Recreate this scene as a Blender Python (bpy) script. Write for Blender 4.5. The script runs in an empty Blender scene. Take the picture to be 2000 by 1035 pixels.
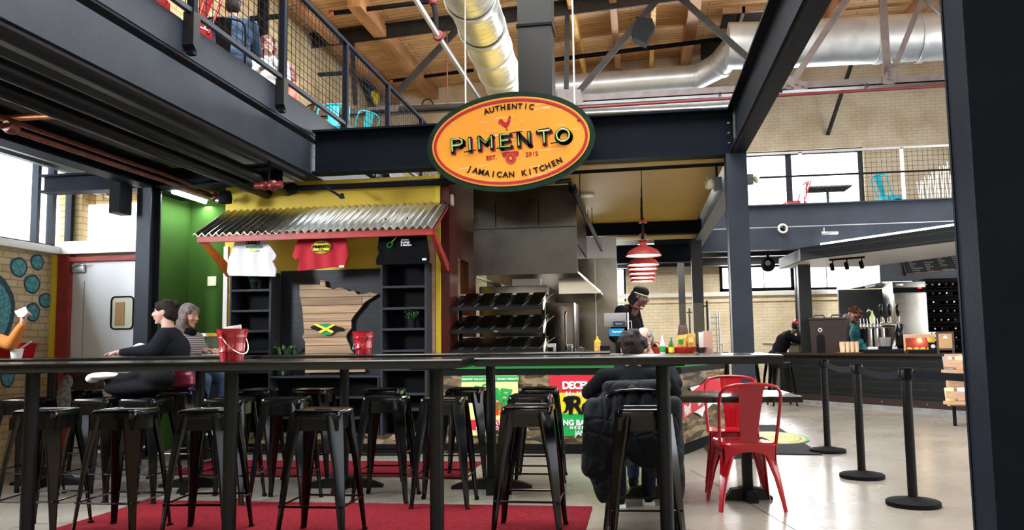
import bpy, bmesh, math, random
from math import sin, cos, pi, radians, sqrt, atan2
from mathutils import Vector, Matrix
random.seed(7)
S = bpy.context.scene
COL = S.collection

# ---------------------------------------------------------------- camera
F, YAW, PIT, ROL, EYE = 1609.6, .1522233, .0934649, .0135295, 1.15
cam_d = bpy.data.cameras.new('camera'); cam = bpy.data.objects.new('camera', cam_d); COL.objects.link(cam)
cam_d.sensor_fit = 'HORIZONTAL'; cam_d.sensor_width = 36.0; cam_d.lens = F / 2000 * 36.0
cam_d.clip_start = .05; cam_d.clip_end = 200
cam.matrix_world = (Matrix.Translation((0, 0, EYE)) @ Matrix.Rotation(YAW, 4, 'Z') @
                    Matrix.Rotation(pi / 2 + PIT, 4, 'X') @ Matrix.Rotation(-ROL, 4, 'Z'))
S.camera = cam

# ---------------------------------------------------------------- world, exposure
S.view_settings.view_transform = 'Standard'; S.view_settings.look = 'None'
S.view_settings.exposure = 0.8; S.view_settings.gamma = 1.0
S.view_settings.use_curve_mapping = False
W = bpy.data.worlds.new('sky'); S.world = W; W.use_nodes = True
W.node_tree.nodes['Background'].inputs[0].default_value = (.86, .93, 1, 1)
W.node_tree.nodes['Background'].inputs[1].default_value = 2.6
S.cycles.use_denoising = True
S.cycles.max_bounces = 8; S.cycles.diffuse_bounces = 5; S.cycles.glossy_bounces = 4
S.cycles.transmission_bounces = 6; S.cycles.transparent_max_bounces = 12
S.cycles.sample_clamp_indirect = 6.0
S.cycles.caustics_reflective = False; S.cycles.caustics_refractive = False

def area(name, loc, size, power, rot, col=(1, 1, 1), spread=180):
    l = bpy.data.lights.new(name, 'AREA'); l.shape = 'RECTANGLE'; l.size = size[0]; l.size_y = size[1]
    l.energy = power; l.color = col; l.spread = radians(spread)
    o = bpy.data.objects.new(name, l); COL.objects.link(o); o.location = loc; o.rotation_euler = rot
    return o
# area lights outside the window bands; front, right and roof ones are added fill
area('daylight_left', (-7.1, 3.6, 2.95), (9.8, 1.3), 4200, (0, radians(-90), 0), (.9, .95, 1))
area('daylight_front', (1.0, -6.7, 4.6), (12, 2.0), 60, (radians(90), 0, 0), (.95, .97, 1))
area('daylight_far_upper', (1.8, 20.8, 5.0), (7.2, 1.5), 600, (radians(-90), 0, 0), (.93, .96, 1))
area('daylight_far_lower', (3.2, 20.8, 2.6), (2.8, .7), 200, (radians(-90), 0, 0), (.93, .96, 1))
area('daylight_far_tall', (-1.0, 20.8, 1.9), (2.6, 2.1), 200, (radians(-90), 0, 0), (1, .97, .9))
area('daylight_right', (9.8, 8.0, 4.0), (18, 5.6), 1200, (0, radians(90), 0), (.96, .97, 1))
area('daylight_roof', (-1.0, 8.0, 8.6), (6.0, 11.6), 1000, (0, 0, 0), (1, .98, .95))

# ---------------------------------------------------------------- un-projection of measured pixels onto world planes
def ray(px, py):
    X = (px - 1000) / F; Y = (py - 517.5) / F
    cx = X * cos(ROL) - Y * sin(ROL); up = -(X * sin(ROL) + Y * cos(ROL))
    a = cos(PIT) - up * sin(PIT); z = sin(PIT) + up * cos(PIT)
    return Vector((cx * cos(YAW) - a * sin(YAW), cx * sin(YAW) + a * cos(YAW), z))
O = Vector((0, 0, EYE))
def aY(px, py, y): r = ray(px, py); return O + r * (y / r.y)
def aZ(px, py, z): r = ray(px, py); return O + r * ((z - EYE) / r.z)
def aX(px, py, x): r = ray(px, py); return O + r * (x / r.x)
V = Vector

# ---------------------------------------------------------------- materials
M = {}
def nd(nt, t, **kw):
    n = nt.nodes.new(t)
    for k, v in kw.items(): setattr(n, k, v)
    return n
def mat(name, col, rough=.5, metal=0., noise=0., nscale=8., bump=0., bscale=60., spec=.5, coat=0., emit=None, estr=0., alpha=None, trans=0., stretch=None, col2=None, rnoise=0.):
    m = bpy.data.materials.new(name); m.use_nodes = True; nt = m.node_tree; b = nt.nodes['Principled BSDF']
    b.inputs['Base Color'].default_value = (*col, 1); b.inputs['Roughness'].default_value = rough
    b.inputs['Metallic'].default_value = metal; b.inputs['Specular IOR Level'].default_value = spec
    b.inputs['Coat Weight'].default_value = coat; b.inputs['Coat Roughness'].default_value = .08
    b.inputs['Transmission Weight'].default_value = trans
    if emit: b.inputs['Emission Color'].default_value = (*emit, 1); b.inputs['Emission Strength'].default_value = estr
    if alpha is not None: b.inputs['Alpha'].default_value = alpha
    tc = nd(nt, 'ShaderNodeTexCoord'); mp = nd(nt, 'ShaderNodeMapping')
    nt.links.new(tc.outputs['Object'], mp.inputs[0])
    if stretch: mp.inputs['Scale'].default_value = stretch
    if noise or col2 or rnoise:
        n = nd(nt, 'ShaderNodeTexNoise'); n.inputs['Scale'].default_value = nscale; n.inputs['Detail'].default_value = 6
        nt.links.new(mp.outputs[0], n.inputs['Vector'])
        if noise or col2:
            r = nd(nt, 'ShaderNodeValToRGB'); c2 = col2 or tuple(max(0, c * (1 - noise)) for c in col)
            c1 = col if col2 else tuple(min(1, c * (1 + noise)) for c in col)
            r.color_ramp.elements[0].position = .35; r.color_ramp.elements[1].position = .65
            r.color_ramp.elements[0].color = (*c2, 1); r.color_ramp.elements[1].color = (*c1, 1)
            nt.links.new(n.outputs['Fac'], r.inputs[0]); nt.links.new(r.outputs[0], b.inputs['Base Color'])
        if rnoise:
            mr = nd(nt, 'ShaderNodeMapRange'); mr.inputs['To Min'].default_value = max(.02, rough - rnoise); mr.inputs['To Max'].default_value = rough + rnoise
            nt.links.new(n.outputs['Fac'], mr.inputs['Value']); nt.links.new(mr.outputs[0], b.inputs['Roughness'])
    if bump:
        n2 = nd(nt, 'ShaderNodeTexNoise'); n2.inputs['Scale'].default_value = bscale; n2.inputs['Detail'].default_value = 4
        nt.links.new(mp.outputs[0], n2.inputs['Vector'])
        bp = nd(nt, 'ShaderNodeBump'); bp.inputs['Strength'].default_value = bump; bp.inputs['Distance'].default_value = .01
        nt.links.new(n2.outputs['Fac'], bp.inputs['Height']); nt.links.new(bp.outputs[0], b.inputs['Normal'])
    M[name] = m
    return m
def swizzle(nt, axes):
    """world-scale object coordinates re-ordered so a texture's own x,y run along the given axes"""
    tc = nd(nt, 'ShaderNodeTexCoord'); s = nd(nt, 'ShaderNodeSeparateXYZ'); c = nd(nt, 'ShaderNodeCombineXYZ')
    nt.links.new(tc.outputs['Object'], s.inputs[0])
    for i, a in enumerate(axes): nt.links.new(s.outputs['XYZ'.index(a)], c.inputs[i])
    return c.outputs[0]
def brickmat(name, axes, c1, c2, mortar, bw=.22, bh=.075, msize=.007, rough=.75, bumps=.6, dirt=None):
    m = bpy.data.materials.new(name); m.use_nodes = True; nt = m.node_tree; b = nt.nodes['Principled BSDF']
    v = swizzle(nt, axes)
    t = nd(nt, 'ShaderNodeTexBrick'); t.inputs['Scale'].default_value = 1
    t.inputs['Color1'].default_value = (*c1, 1); t.inputs['Color2'].default_value = (*c2, 1); t.inputs['Mortar'].default_value = (*mortar, 1)
    t.inputs['Brick Width'].default_value = bw; t.inputs['Row Height'].default_value = bh
    t.inputs['Mortar Size'].default_value = msize; t.inputs['Mortar Smooth'].default_value = .5
    nt.links.new(v, t.inputs['Vector'])
    n = nd(nt, 'ShaderNodeTexNoise'); n.inputs['Scale'].default_value = 1.6; n.inputs['Detail'].default_value = 8
    nt.links.new(v, n.inputs['Vector'])
    r = nd(nt, 'ShaderNodeValToRGB'); r.color_ramp.elements[0].position = .38; r.color_ramp.elements[1].position = .6
    d = dirt or (.82, .78, .72)
    r.color_ramp.elements[0].color = (*d, 1); r.color_ramp.elements[1].color = (1, 1, 1, 1)
    nt.links.new(n.outputs['Fac'], r.inputs[0])
    mx = nd(nt, 'ShaderNodeMix', data_type='RGBA', blend_type='MULTIPLY'); mx.inputs[0].default_value = 1
    nt.links.new(t.outputs['Color'], mx.inputs[6]); nt.links.new(r.outputs[0], mx.inputs[7]); nt.links.new(mx.outputs[2], b.inputs['Base Color'])
    b.inputs['Roughness'].default_value = rough
    bp = nd(nt, 'ShaderNodeBump'); bp.inputs['Strength'].default_value = bumps; bp.inputs['Distance'].default_value = .008
    iv = nd(nt, 'ShaderNodeMath', operation='SUBTRACT'); iv.inputs[0].default_value = 1
    nt.links.new(t.outputs['Fac'], iv.inputs[1]); nt.links.new(iv.outputs[0], bp.inputs['Height']); nt.links.new(bp.outputs[0], b.inputs['Normal'])
    M[name] = m; return m
def plankmat(name, axes, cols, bw, bh, msize=.004, rough=.5, grain=.5, gap=(.05, .03, .02), coat=0., gscale=(1.5, 26, 26)):
    """boards: brick cells give each board its own tone, stretched noise gives the grain"""
    m = bpy.data.materials.new(name); m.use_nodes = True; nt = m.node_tree; b = nt.nodes['Principled BSDF']
    v = swizzle(nt, axes)
    t = nd(nt, 'ShaderNodeTexBrick'); t.inputs['Scale'].default_value = 1
    t.inputs['Color1'].default_value = (*cols[0], 1); t.inputs['Color2'].default_value = (*cols[1], 1); t.inputs['Mortar'].default_value = (*gap, 1)
    t.inputs['Brick Width'].default_value = bw; t.inputs['Row Height'].default_value = bh; t.inputs['Mortar Size'].default_value = msize
    t.inputs['Mortar Smooth'].default_value = .2
    nt.links.new(v, t.inputs['Vector'])
    mp = nd(nt, 'ShaderNodeMapping'); mp.inputs['Scale'].default_value = gscale; nt.links.new(v, mp.inputs[0])
    n = nd(nt, 'ShaderNodeTexNoise'); n.inputs['Scale'].default_value = 1; n.inputs['Detail'].default_value = 8; n.inputs['Distortion'].default_value = .6
    nt.links.new(mp.outputs[0], n.inputs['Vector'])
    r = nd(nt, 'ShaderNodeValToRGB'); r.color_ramp.elements[0].position = .3; r.color_ramp.elements[1].position = .7
    g = 1 - grain
    r.color_ramp.elements[0].color = (g, g * .92, g * .85, 1); r.color_ramp.elements[1].color = (1, 1, 1, 1)
    nt.links.new(n.outputs['Fac'], r.inputs[0])
    mx = nd(nt, 'ShaderNodeMix', data_type='RGBA', blend_type='MULTIPLY'); mx.inputs[0].default_value = 1
    nt.links.new(t.outputs['Color'], mx.inputs[6]); nt.links.new(r.outputs[0], mx.inputs[7]); nt.links.new(mx.outputs[2], b.inputs['Base Color'])
    b.inputs['Roughness'].default_value = rough; b.inputs['Coat Weight'].default_value = coat; b.inputs['Coat Roughness'].default_value = .06; b.inputs['Specular IOR Level'].default_value = .3
    M[name] = m; return m

mat('navy_steel', (.0055, .0085, .015), .6, noise=.18, nscale=3, bump=.15, bscale=90, spec=.1)
mat('navy_light', (.022, .03, .044), .55, noise=.15, nscale=3, bump=.2, bscale=90, spec=.35)
mat('black_steel', (.005, .006, .008), .5, noise=.2, nscale=4)
mat('gloss_black', (.002, .0024, .003), .17, coat=.25, spec=.3)
mat('satin_black', (.004, .005, .006), .4, spec=.25)
mat('matte_black', (.006, .006, .007), .75, spec=.12)
mat('girder_brown', (.022, .018, .016), .65, noise=.25, nscale=5, spec=.2)
mat('truss_taupe', (.12, .097, .093), .55, noise=.2, nscale=6)
mat('galvanised', (.66, .69, .7), .36, metal=.5, noise=.1, nscale=3, rnoise=.08)
mat('dark_duct', (.012, .0115, .011), .45, spec=.3)
mat('stainless', (.24, .225, .195), .26, metal=1, noise=.12, nscale=2.5, rnoise=.08)
mat('stainless_dark', (.1, .095, .08), .3, metal=1, noise=.3, nscale=2.2, rnoise=.1)
mat('chrome', (.85, .86, .88), .12, metal=1)
mat('conduit', (.55, .56, .58), .35, metal=.9)
mat('rust_pipe', (.17, .045, .03), .5, noise=.3, nscale=12)
mat('copper', (.55, .2, .1), .35, metal=.8, noise=.2, nscale=20)
mat('red_pipe', (.13, .01, .012), .45)
mat('red_gloss', (.52, .008, .016), .16, coat=.5)
mat('red_enamel', (.38, .007, .016), .18, coat=.3)
mat('dark_red', (.16, .012, .012), .35)
mat('fascia_red', (.36, .035, .03), .5, noise=.15, nscale=9, bump=.2)
mat('orange_wood', (.75, .16, .03), .5, noise=.15, nscale=9)
mat('wall_yellow', (.72, .5, .04), .6, noise=.05, nscale=2)
mat('trim_yellow', (.85, .66, .05), .5)
mat('ceil_yellow', (.64, .43, .06), .6, noise=.05, nscale=1.5)
mat('deck_grey', (.1, .11, .105), .5); mat('wall_green', (.045, .115, .022), .9, spec=.1, noise=.08, nscale=2)
mat('wall_red', (.09, .012, .01), .3, noise=.1, nscale=3)
mat('door_white', (.86, .88, .92), .35)
mat('white', (.82, .82, .8), .5)
mat('white_gloss', (.85, .85, .85), .2)
mat('plaster', (.55, .55, .55), .7, noise=.06, nscale=3)
mat('canopy_white', (.8, .79, .78), .45)
mat('bar_grey', (.12, .14, .155), .6)
mat('concrete_step', (.26, .26, .26), .6, noise=.2, nscale=6)
mat('lamp_glow', (1, 1, 1), .5, emit=(1, .96, .9), estr=9)
mat('led_glow', (1, 1, 1), .5, emit=(.95, .98, 1), estr=6)
mat('tube_glow', (1, 1, 1), .5, emit=(.95, 1, .97), estr=7)
mat('carpet', (.16, .011, .017), .95, spec=.08, noise=.25, nscale=60, bump=.8, bscale=220)
mat('mat_black', (.014, .014, .016), .95, bump=.5, bscale=200)
mat('clear', (.95, .97, .98), .03, trans=1.0)
mat('skin', (.45, .23, .16), .5, spec=.3); mat('skin_pale', (.6, .35, .28), .5, spec=.3); mat('skin_dark', (.12, .06, .04), .5)
mat('lip', (.45, .13, .12), .5); mat('eye_white', (.4, .38, .36), .5, spec=.2); mat('eye_dark', (.02, .015, .01), .2)
mat('hair_dark', (.016, .01, .008), .6, noise=.4, nscale=60, bump=1, bscale=90, spec=.2)
mat('hair_black', (.006, .006, .007), .6, spec=.2, noise=.3, nscale=60, bump=1, bscale=90)
mat('hair_ash', (.16, .12, .115), .5, noise=.5, nscale=40, bump=1, bscale=80)
mat('hair_auburn', (.13, .035, .02), .5, noise=.5, nscale=50, bump=1, bscale=80)
mat('hair_grey', (.2, .19, .18), .55, noise=.4, nscale=60, bump=1, bscale=90)
mat('cloth_black', (.0055, .006, .0075), .9, spec=.1, bump=.5, bscale=120)
mat('cloth_charcoal', (.011, .013, .017), .9, spec=.12, bump=.5, bscale=150)
mat('cloth_navy', (.02, .03, .055), .8, bump=.4, bscale=90)
mat('cloth_orange', (.6, .2, .04), .85, bump=.4, bscale=120)
mat('cloth_white', (.85, .85, .88), .8, bump=.4, bscale=60)
mat('cloth_red', (.5, .012, .03), .8, bump=.3, bscale=60)
mat('cloth_teal', (.02, .16, .18), .8, noise=.4, nscale=30)
mat('cloth_coral', (.7, .18, .12), .8)
mat('denim', (.022, .05, .1), .85, noise=.3, nscale=18, bump=.4, bscale=160)
mat('leather_brown', (.075, .045, .035), .42, noise=.15, nscale=10, bump=.3, bscale=40)
mat('leather_maroon', (.17, .012, .03), .3, bump=.3, bscale=25)
mat('fur_grey', (.3, .28, .25), .95, noise=.5, nscale=45, bump=1.5, bscale=70)
mat('turquoise', (.0, .42, .55), .4)
mat('blue_plastic', (.01, .08, .7), .3)
mat('light_wood', (.55, .34, .22), .5, noise=.15, nscale=6, stretch=(1, 1, 8))
mat('brown_plastic', (.032, .018, .016), .35)
mat('kraft', (.5, .3, .14), .8)
mat('cup_amber', (.82, .6, .4), .3)
mat('yellow_plastic', (.85, .5, .02), .35)
mat('foliage', (.045, .14, .03), .6, noise=.4, nscale=40)
mat('bottle_green', (.08, .35, .03), .1, trans=.5)
mat('ivory', (.8, .8, .62), .5)
mat('sign_orange', (.88, .34, .03), .35, noise=.05, nscale=2)
mat('sign_green', (.003, .022, .012), .5, spec=.2, noise=.3, nscale=8)
mat('sign_red', (.42, .012, .025), .35)
mat('neon_tube', (.3, .62, .2), .15, coat=.5)
mat('flag_green', (.0, .22, .04), .5); mat('flag_yellow', (.9, .75, .03), .5)
mat('poster_cream', (.9, .88, .36), .5); mat('poster_green', (.01, .4, .08), .5); mat('poster_red', (.68, .02, .04), .5)
mat('poster_yellow', (.9, .72, .02), .5); mat('ink_white', (.9, .9, .9), .5); mat('ink_black', (.005, .005, .005), .6, spec=.15); mat('ink_blue', (.0, .3, .6), .5)
mat('ink_green', (.02, .25, .05), .5)
mat('glass_jar', (.9, .95, .95), .05, trans=.9); mat('milk', (.85, .86, .84), .4)
mat('snack', (.8, .42, .08), .6, noise=.4, nscale=30)
mat('blackboard', (.01, .01, .01), .7); mat('chalk', (.5, .5, .46), .8)
mat('screen_blue', (.0, .25, .5), .3, emit=(.0, .35, .7), estr=.5)
mat('led_red', (.8, .0, .0), .4, emit=(1, .03, .02), estr=3)
mat('basket_red', (.5, .02, .015), .6, bump=1, bscale=60)
mat('laptop', (.42, .42, .44), .35, metal=.7)
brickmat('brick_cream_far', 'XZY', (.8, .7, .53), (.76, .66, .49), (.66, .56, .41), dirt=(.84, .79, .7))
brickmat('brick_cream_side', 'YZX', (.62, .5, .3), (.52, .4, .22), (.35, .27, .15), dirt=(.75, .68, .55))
brickmat('brick_tan', 'XZY', (.62, .46, .24), (.5, .36, .18), (.3, .22, .12))
plankmat('roof_deck', 'XYZ', ((.93, .59, .29), (.78, .46, .2)), 3.2, .15, .006, .6, .42)
plankmat('bar_top', 'XYZ', ((.018, .016, .013), (.01, .0095, .008)), 1.6, .19, .002, .2, .8, (.004, .003, .002), coat=.15)
plankmat('pallet_wood', 'XZY', ((.7, .47, .28), (.4, .28, .18)), 6.0, .088, .004, .65, .45, (.08, .05, .03))
mat('shelf_grey', (.03, .034, .045), .6, spec=.2)
plankmat('ply_black', 'XZY', ((.02, .024, .032), (.018, .021, .028)), 9, 9, .0, .5, .5)
plankmat('bar_cladding', 'XZY', ((.009, .012, .014), (.007, .01, .012)), 9, .11, .004, .45, .3)

def floor_mat():
    m = bpy.data.materials.new('concrete'); m.use_nodes = True; nt = m.node_tree; b = nt.nodes['Principled BSDF']
    tc = nd(nt, 'ShaderNodeTexCoord')
    n = nd(nt, 'ShaderNodeTexNoise'); n.inputs['Scale'].default_value = .9; n.inputs['Detail'].default_value = 10; n.inputs['Distortion'].default_value = .8
    nt.links.new(tc.outputs['Object'], n.inputs['Vector'])
    r = nd(nt, 'ShaderNodeValToRGB'); r.color_ramp.elements[0].position = .35; r.color_ramp.elements[1].position = .68
    r.color_ramp.elements[0].color = (.235, .21, .175, 1); r.color_ramp.elements[1].color = (.3, .275, .235, 1)
    nt.links.new(n.outputs['Fac'], r.inputs[0]); nt.links.new(r.outputs[0], b.inputs['Base Color'])
    n2 = nd(nt, 'ShaderNodeTexNoise'); n2.inputs['Scale'].default_value = 1.7; n2.inputs['Detail'].default_value = 3
    nt.links.new(tc.outputs['Object'], n2.inputs['Vector'])
    mr = nd(nt, 'ShaderNodeMapRange'); mr.inputs['To Min'].default_value = .2; mr.inputs['To Max'].default_value = .36
    nt.links.new(n2.outputs['Fac'], mr.inputs['Value']); nt.links.new(mr.outputs[0], b.inputs['Roughness'])
    bp = nd(nt, 'ShaderNodeBump'); bp.inputs['Strength'].default_value = .05; bp.inputs['Distance'].default_value = .01
    nt.links.new(n2.outputs['Fac'], bp.inputs['Height']); nt.links.new(bp.outputs[0], b.inputs['Normal'])
    b.inputs['Specular IOR Level'].default_value = .6; M['concrete'] = m
floor_mat()
def stone_mat(name, c=((.03, .022, .014), (.16, .11, .055), (.4, .28, .15))):
    m = bpy.data.materials.new(name); m.use_nodes = True; nt = m.node_tree; b = nt.nodes['Principled BSDF']
    v = swizzle(nt, 'XZY')
    mp = nd(nt, 'ShaderNodeMapping'); mp.inputs['Scale'].default_value = (8, 24, 1); nt.links.new(v, mp.inputs[0])
    n = nd(nt, 'ShaderNodeTexNoise'); n.inputs['Scale'].default_value = 3; nt.links.new(v, n.inputs['Vector'])
    ad = nd(nt, 'ShaderNodeMix', data_type='RGBA', blend_type='ADD'); ad.inputs[0].default_value = 1.2
    nt.links.new(mp.outputs[0], ad.inputs[6]); nt.links.new(n.outputs['Color'], ad.inputs[7])
    vo = nd(nt, 'ShaderNodeTexVoronoi'); vo.inputs['Scale'].default_value = 1; nt.links.new(ad.outputs[2], vo.inputs['Vector'])
    n3 = nd(nt, 'ShaderNodeTexNoise'); n3.inputs['Scale'].default_value = 9; n3.inputs['Detail'].default_value = 6; nt.links.new(v, n3.inputs['Vector'])
    s = nd(nt, 'ShaderNodeSeparateColor'); nt.links.new(vo.outputs['Color'], s.inputs[0])
    a2 = nd(nt, 'ShaderNodeMath', operation='MULTIPLY'); nt.links.new(s.outputs[0], a2.inputs[0]); nt.links.new(n3.outputs['Fac'], a2.inputs[1])
    r = nd(nt, 'ShaderNodeValToRGB'); e = r.color_ramp.elements
    e[0].position = .08; e[0].color = (*c[0], 1); e[1].position = .5; e[1].color = (*c[2], 1)
    x = e.new(.25); x.color = (*c[1], 1)
    nt.links.new(a2.outputs[0], r.inputs[0]); nt.links.new(r.outputs[0], b.inputs['Base Color'])
    b.inputs['Roughness'].default_value = .6; M[name] = m
stone_mat('stone_print')
def corr_mat():
    m = mat('corrugated', (.6, .63, .64), .26, metal=.85, noise=.3, nscale=1.6, rnoise=.06, col2=(.38, .37, .34))
corr_mat()
def stripes_mat():
    m = bpy.data.materials.new('striped_knit'); m.use_nodes = True; nt = m.node_tree; b = nt.nodes['Principled BSDF']
    v = swizzle(nt, 'ZXY'); w = nd(nt, 'ShaderNodeTexWave'); w.inputs['Scale'].default_value = 14; w.inputs['Distortion'].default_value = 1.5; w.inputs['Detail'].default_value = 1
    nt.links.new(v, w.inputs['Vector'])
    r = nd(nt, 'ShaderNodeValToRGB'); r.color_ramp.interpolation = 'CONSTANT'
    r.color_ramp.elements[0].color = (.04, .035, .04, 1); r.color_ramp.elements[1].color = (.38, .34, .34, 1); r.color_ramp.elements[1].position = .35
    nt.links.new(w.outputs['Fac'], r.inputs[0]); nt.links.new(r.outputs[0], b.inputs['Base Color']); b.inputs['Roughness'].default_value = .85
    M['striped_knit'] = m
stripes_mat()

def quilt_mat():
    m = mat('quilted', (.009, .011, .015), .75, spec=.2); nt = m.node_tree; b = nt.nodes['Principled BSDF']
    tc = nd(nt, 'ShaderNodeTexCoord'); v = nd(nt, 'ShaderNodeTexVoronoi', feature='DISTANCE_TO_EDGE'); v.inputs['Scale'].default_value = 9
    nt.links.new(tc.outputs['Object'], v.inputs['Vector']); mr = nd(nt, 'ShaderNodeMapRange'); mr.inputs['From Max'].default_value = .15
    nt.links.new(v.outputs['Distance'], mr.inputs['Value']); bp = nd(nt, 'ShaderNodeBump'); bp.inputs['Strength'].default_value = .4; bp.inputs['Distance'].default_value = .02
    nt.links.new(mr.outputs[0], bp.inputs['Height']); nt.links.new(bp.outputs[0], b.inputs['Normal'])
quilt_mat()
# ---------------------------------------------------------------- mesh helpers
class MB:
    def __init__(s): s.b = bmesh.new()
    def _new(s, geom, mtx=None, smooth=False):
        if mtx is not None: bmesh.ops.transform(s.b, matrix=mtx, verts=geom)
        if smooth:
            for v in geom:
                for f in v.link_faces: f.smooth = True
        return s
    def box(s, a, b, bev=0., mtx=None):
        """axis aligned box between corners a and b"""
        a, b = V(a), V(b); c = (a + b) / 2; d = b - a
        g = bmesh.ops.create_cube(s.b, size=1)['verts']
        bmesh.ops.transform(s.b, matrix=Matrix.Translation(c) @ Matrix.Diagonal((abs(d.x), abs(d.y), abs(d.z), 1)), verts=g)
        if bev:
            es = list({e for v in g for e in v.link_edges})
            r = bmesh.ops.bevel(s.b, geom=es, offset=bev, segments=2, profile=.6, affect='EDGES')
            g = [v for v in r['verts']] + [v for v in g if v.is_valid]
            g = list({v for f in r['faces'] for v in f.verts} | set(v for v in g if v.is_valid))
        if mtx is not None: bmesh.ops.transform(s.b, matrix=mtx, verts=g)
        return s
    def cyl(s, p0, p1, r, r2=None, n=16, caps=True):
        p0, p1 = V(p0), V(p1); d = p1 - p0
        g = bmesh.ops.create_cone(s.b, cap_ends=caps, segments=n, radius1=r, radius2=r if r2 is None else r2, depth=d.length)['verts']
        q = d.to_track_quat('Z', 'Y').to_matrix().to_4x4()
        return s._new(g, Matrix.Translation((p0 + p1) / 2) @ q, True)
    def ball(s, c, r, mtx=None, n=16):
        if not hasattr(r, '__len__'): r = (r, r, r)
        g = bmesh.ops.create_uvsphere(s.b, u_segments=n, v_segments=max(6, n // 2 + 2), radius=1)['verts']
        m = Matrix.Translation(c) @ (mtx or Matrix.Identity(4)) @ Matrix.Diagonal((*r, 1))
        return s._new(g, m, True)
    def tube(s, pts, r, n=8, closed=False, caps=True):
        pts = [V(p) for p in pts]; rings = []; N = len(pts)
        rad = r if hasattr(r, '__len__') else [r] * N
        up = None
        for i, p in enumerate(pts):
            if closed: t = (pts[(i + 1) % N] - pts[i - 1])
            else: t = pts[min(i + 1, N - 1)] - pts[max(i - 1, 0)]
            t.normalize()
            if up is None:
                up = V((0, 0, 1)) if abs(t.z) < .9 else V((1, 0, 0))
            x = up.cross(t)
            if x.length < 1e-5: x = V((1, 0, 0)).cross(t)
            x.normalize(); y = t.cross(x); up = y
            rings.append([s.b.verts.new(p + (x * cos(2 * pi * k / n) + y * sin(2 * pi * k / n)) * rad[i]) for k in range(n)])
        R = N if closed else N - 1
        for i in range(R):
            A, B = rings[i], rings[(i + 1) % N]
            for k in range(n):
                f = s.b.faces.new((A[k], A[(k + 1) % n], B[(k + 1) % n], B[k])); f.smooth = True
        if caps and not closed:
            s.b.faces.new(rings[0][::-1]); s.b.faces.new(rings[-1])
        return s
    def lathe(s, prof, c=(0, 0, 0), n=24, mtx=None):
        c = V(c); rings = []; nv = []
        for r, z in prof:
            if r < 1e-5: ring = [s.b.verts.new(c + V((0, 0, z)))]
            else: ring = [s.b.verts.new(c + V((r * cos(2 * pi * k / n), r * sin(2 * pi * k / n), z))) for k in range(n)]
            rings.append(ring); nv += ring
        for A, B in zip(rings, rings[1:]):
            for k in range(n):
                a0, a1 = A[k % len(A)], A[(k + 1) % len(A)]; b0, b1 = B[k % len(B)], B[(k + 1) % len(B)]
                vs = []
                for v in (a0, a1, b1, b0):
                    if v not in vs: vs.append(v)
                if len(vs) > 2:
                    try: s.b.faces.new(vs).smooth = True
                    except ValueError: pass
        if mtx is not None: bmesh.ops.transform(s.b, matrix=mtx, verts=nv)
        return s
    def prism(s, pts, d):
        """closed polygon pts (3D, planar) extruded by vector d"""
        d = V(d); A = [s.b.verts.new(V(p)) for p in pts]; B = [s.b.verts.new(V(p) + d) for p in pts]
        n = len(pts)
        fa = s.b.faces.new(A); fb = s.b.faces.new(B[::-1])
        for k in range(n): s.b.faces.new((A[(k + 1) % n], A[k], B[k], B[(k + 1) % n]))
        return s
    def loft(s, rings, smooth=False, closed_ring=True, caps=True):
        R = [[s.b.verts.new(V(p)) for p in r] for r in rings]
        for A, B in zip(R, R[1:]):
            n = len(A)
            for k in range(n if closed_ring else n - 1):
                f = s.b.faces.new((A[k], A[(k + 1) % n], B[(k + 1) % n], B[k])); f.smooth = smooth
        if caps and closed_ring:
            s.b.faces.new(R[0][::-1]); s.b.faces.new(R[-1])
        return s
    def quad(s, *p):
        s.b.faces.new([s.b.verts.new(V(q)) for q in p]); return s
    def build(s, name, m, parent=None, smooth=None, loc=None, bevel=0., xf=None, keep=False):
        bmesh.ops.recalc_face_normals(s.b, faces=s.b.faces)
        if smooth:
            for f in s.b.faces: f.smooth = True
        me = bpy.data.meshes.new(name); s.b.to_mesh(me)
        if not keep: s.b.free()
        me.set_sharp_from_angle(angle=radians(38))
        if isinstance(m, (list, tuple)):
            for q in m: me.materials.append(M[q])
        else: me.materials.append(M[m])
        if xf is not None: me.transform(xf)
        o = bpy.data.objects.new(name, me); COL.objects.link(o)
        if parent: o.parent = parent
        if loc: o.location = loc
        if bevel:
            bm = o.modifiers.new('edge', 'BEVEL'); bm.width = bevel; bm.segments = 2; bm.limit_method = 'ANGLE'; bm.angle_limit = radians(40)
        return o
def tag(o, label=None, cat=None, group=None, kind=None):
    if label: o['label'] = label
    if cat: o['category'] = cat
    if group: o['group'] = group
    if kind: o['kind'] = kind
    return o
def thing(name, label, cat, loc=(0, 0, 0), rz=0., group=None):
    o = bpy.data.objects.new(name, None); COL.objects.link(o); o.location = loc; o.rotation_euler = (0, 0, rz)
    o.empty_display_size = .1
    return tag(o, label, cat, group)
def struct(mb, name, m, label=None): return tag(mb.build(name, m), label, None, None, 'structure')
def kids(o): return KID.get(o.name, [c for c in bpy.data.objects if c.parent == o])
KID = {}
def copy_tree(o, parent=None):
    c = o.copy(); COL.objects.link(c); c.parent = parent
    for ch in [x for x in bpy.data.objects if x.parent == o]: copy_tree(ch, c)
    return c
def place(root, loc, rz, label, group=None):
    c = copy_tree(root); c.location = loc; c.rotation_euler = (0, 0, rz); c['label'] = label
    if group: c['group'] = group
    return c
FONT = bpy.data.fonts[0] if bpy.data.fonts else None
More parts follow.
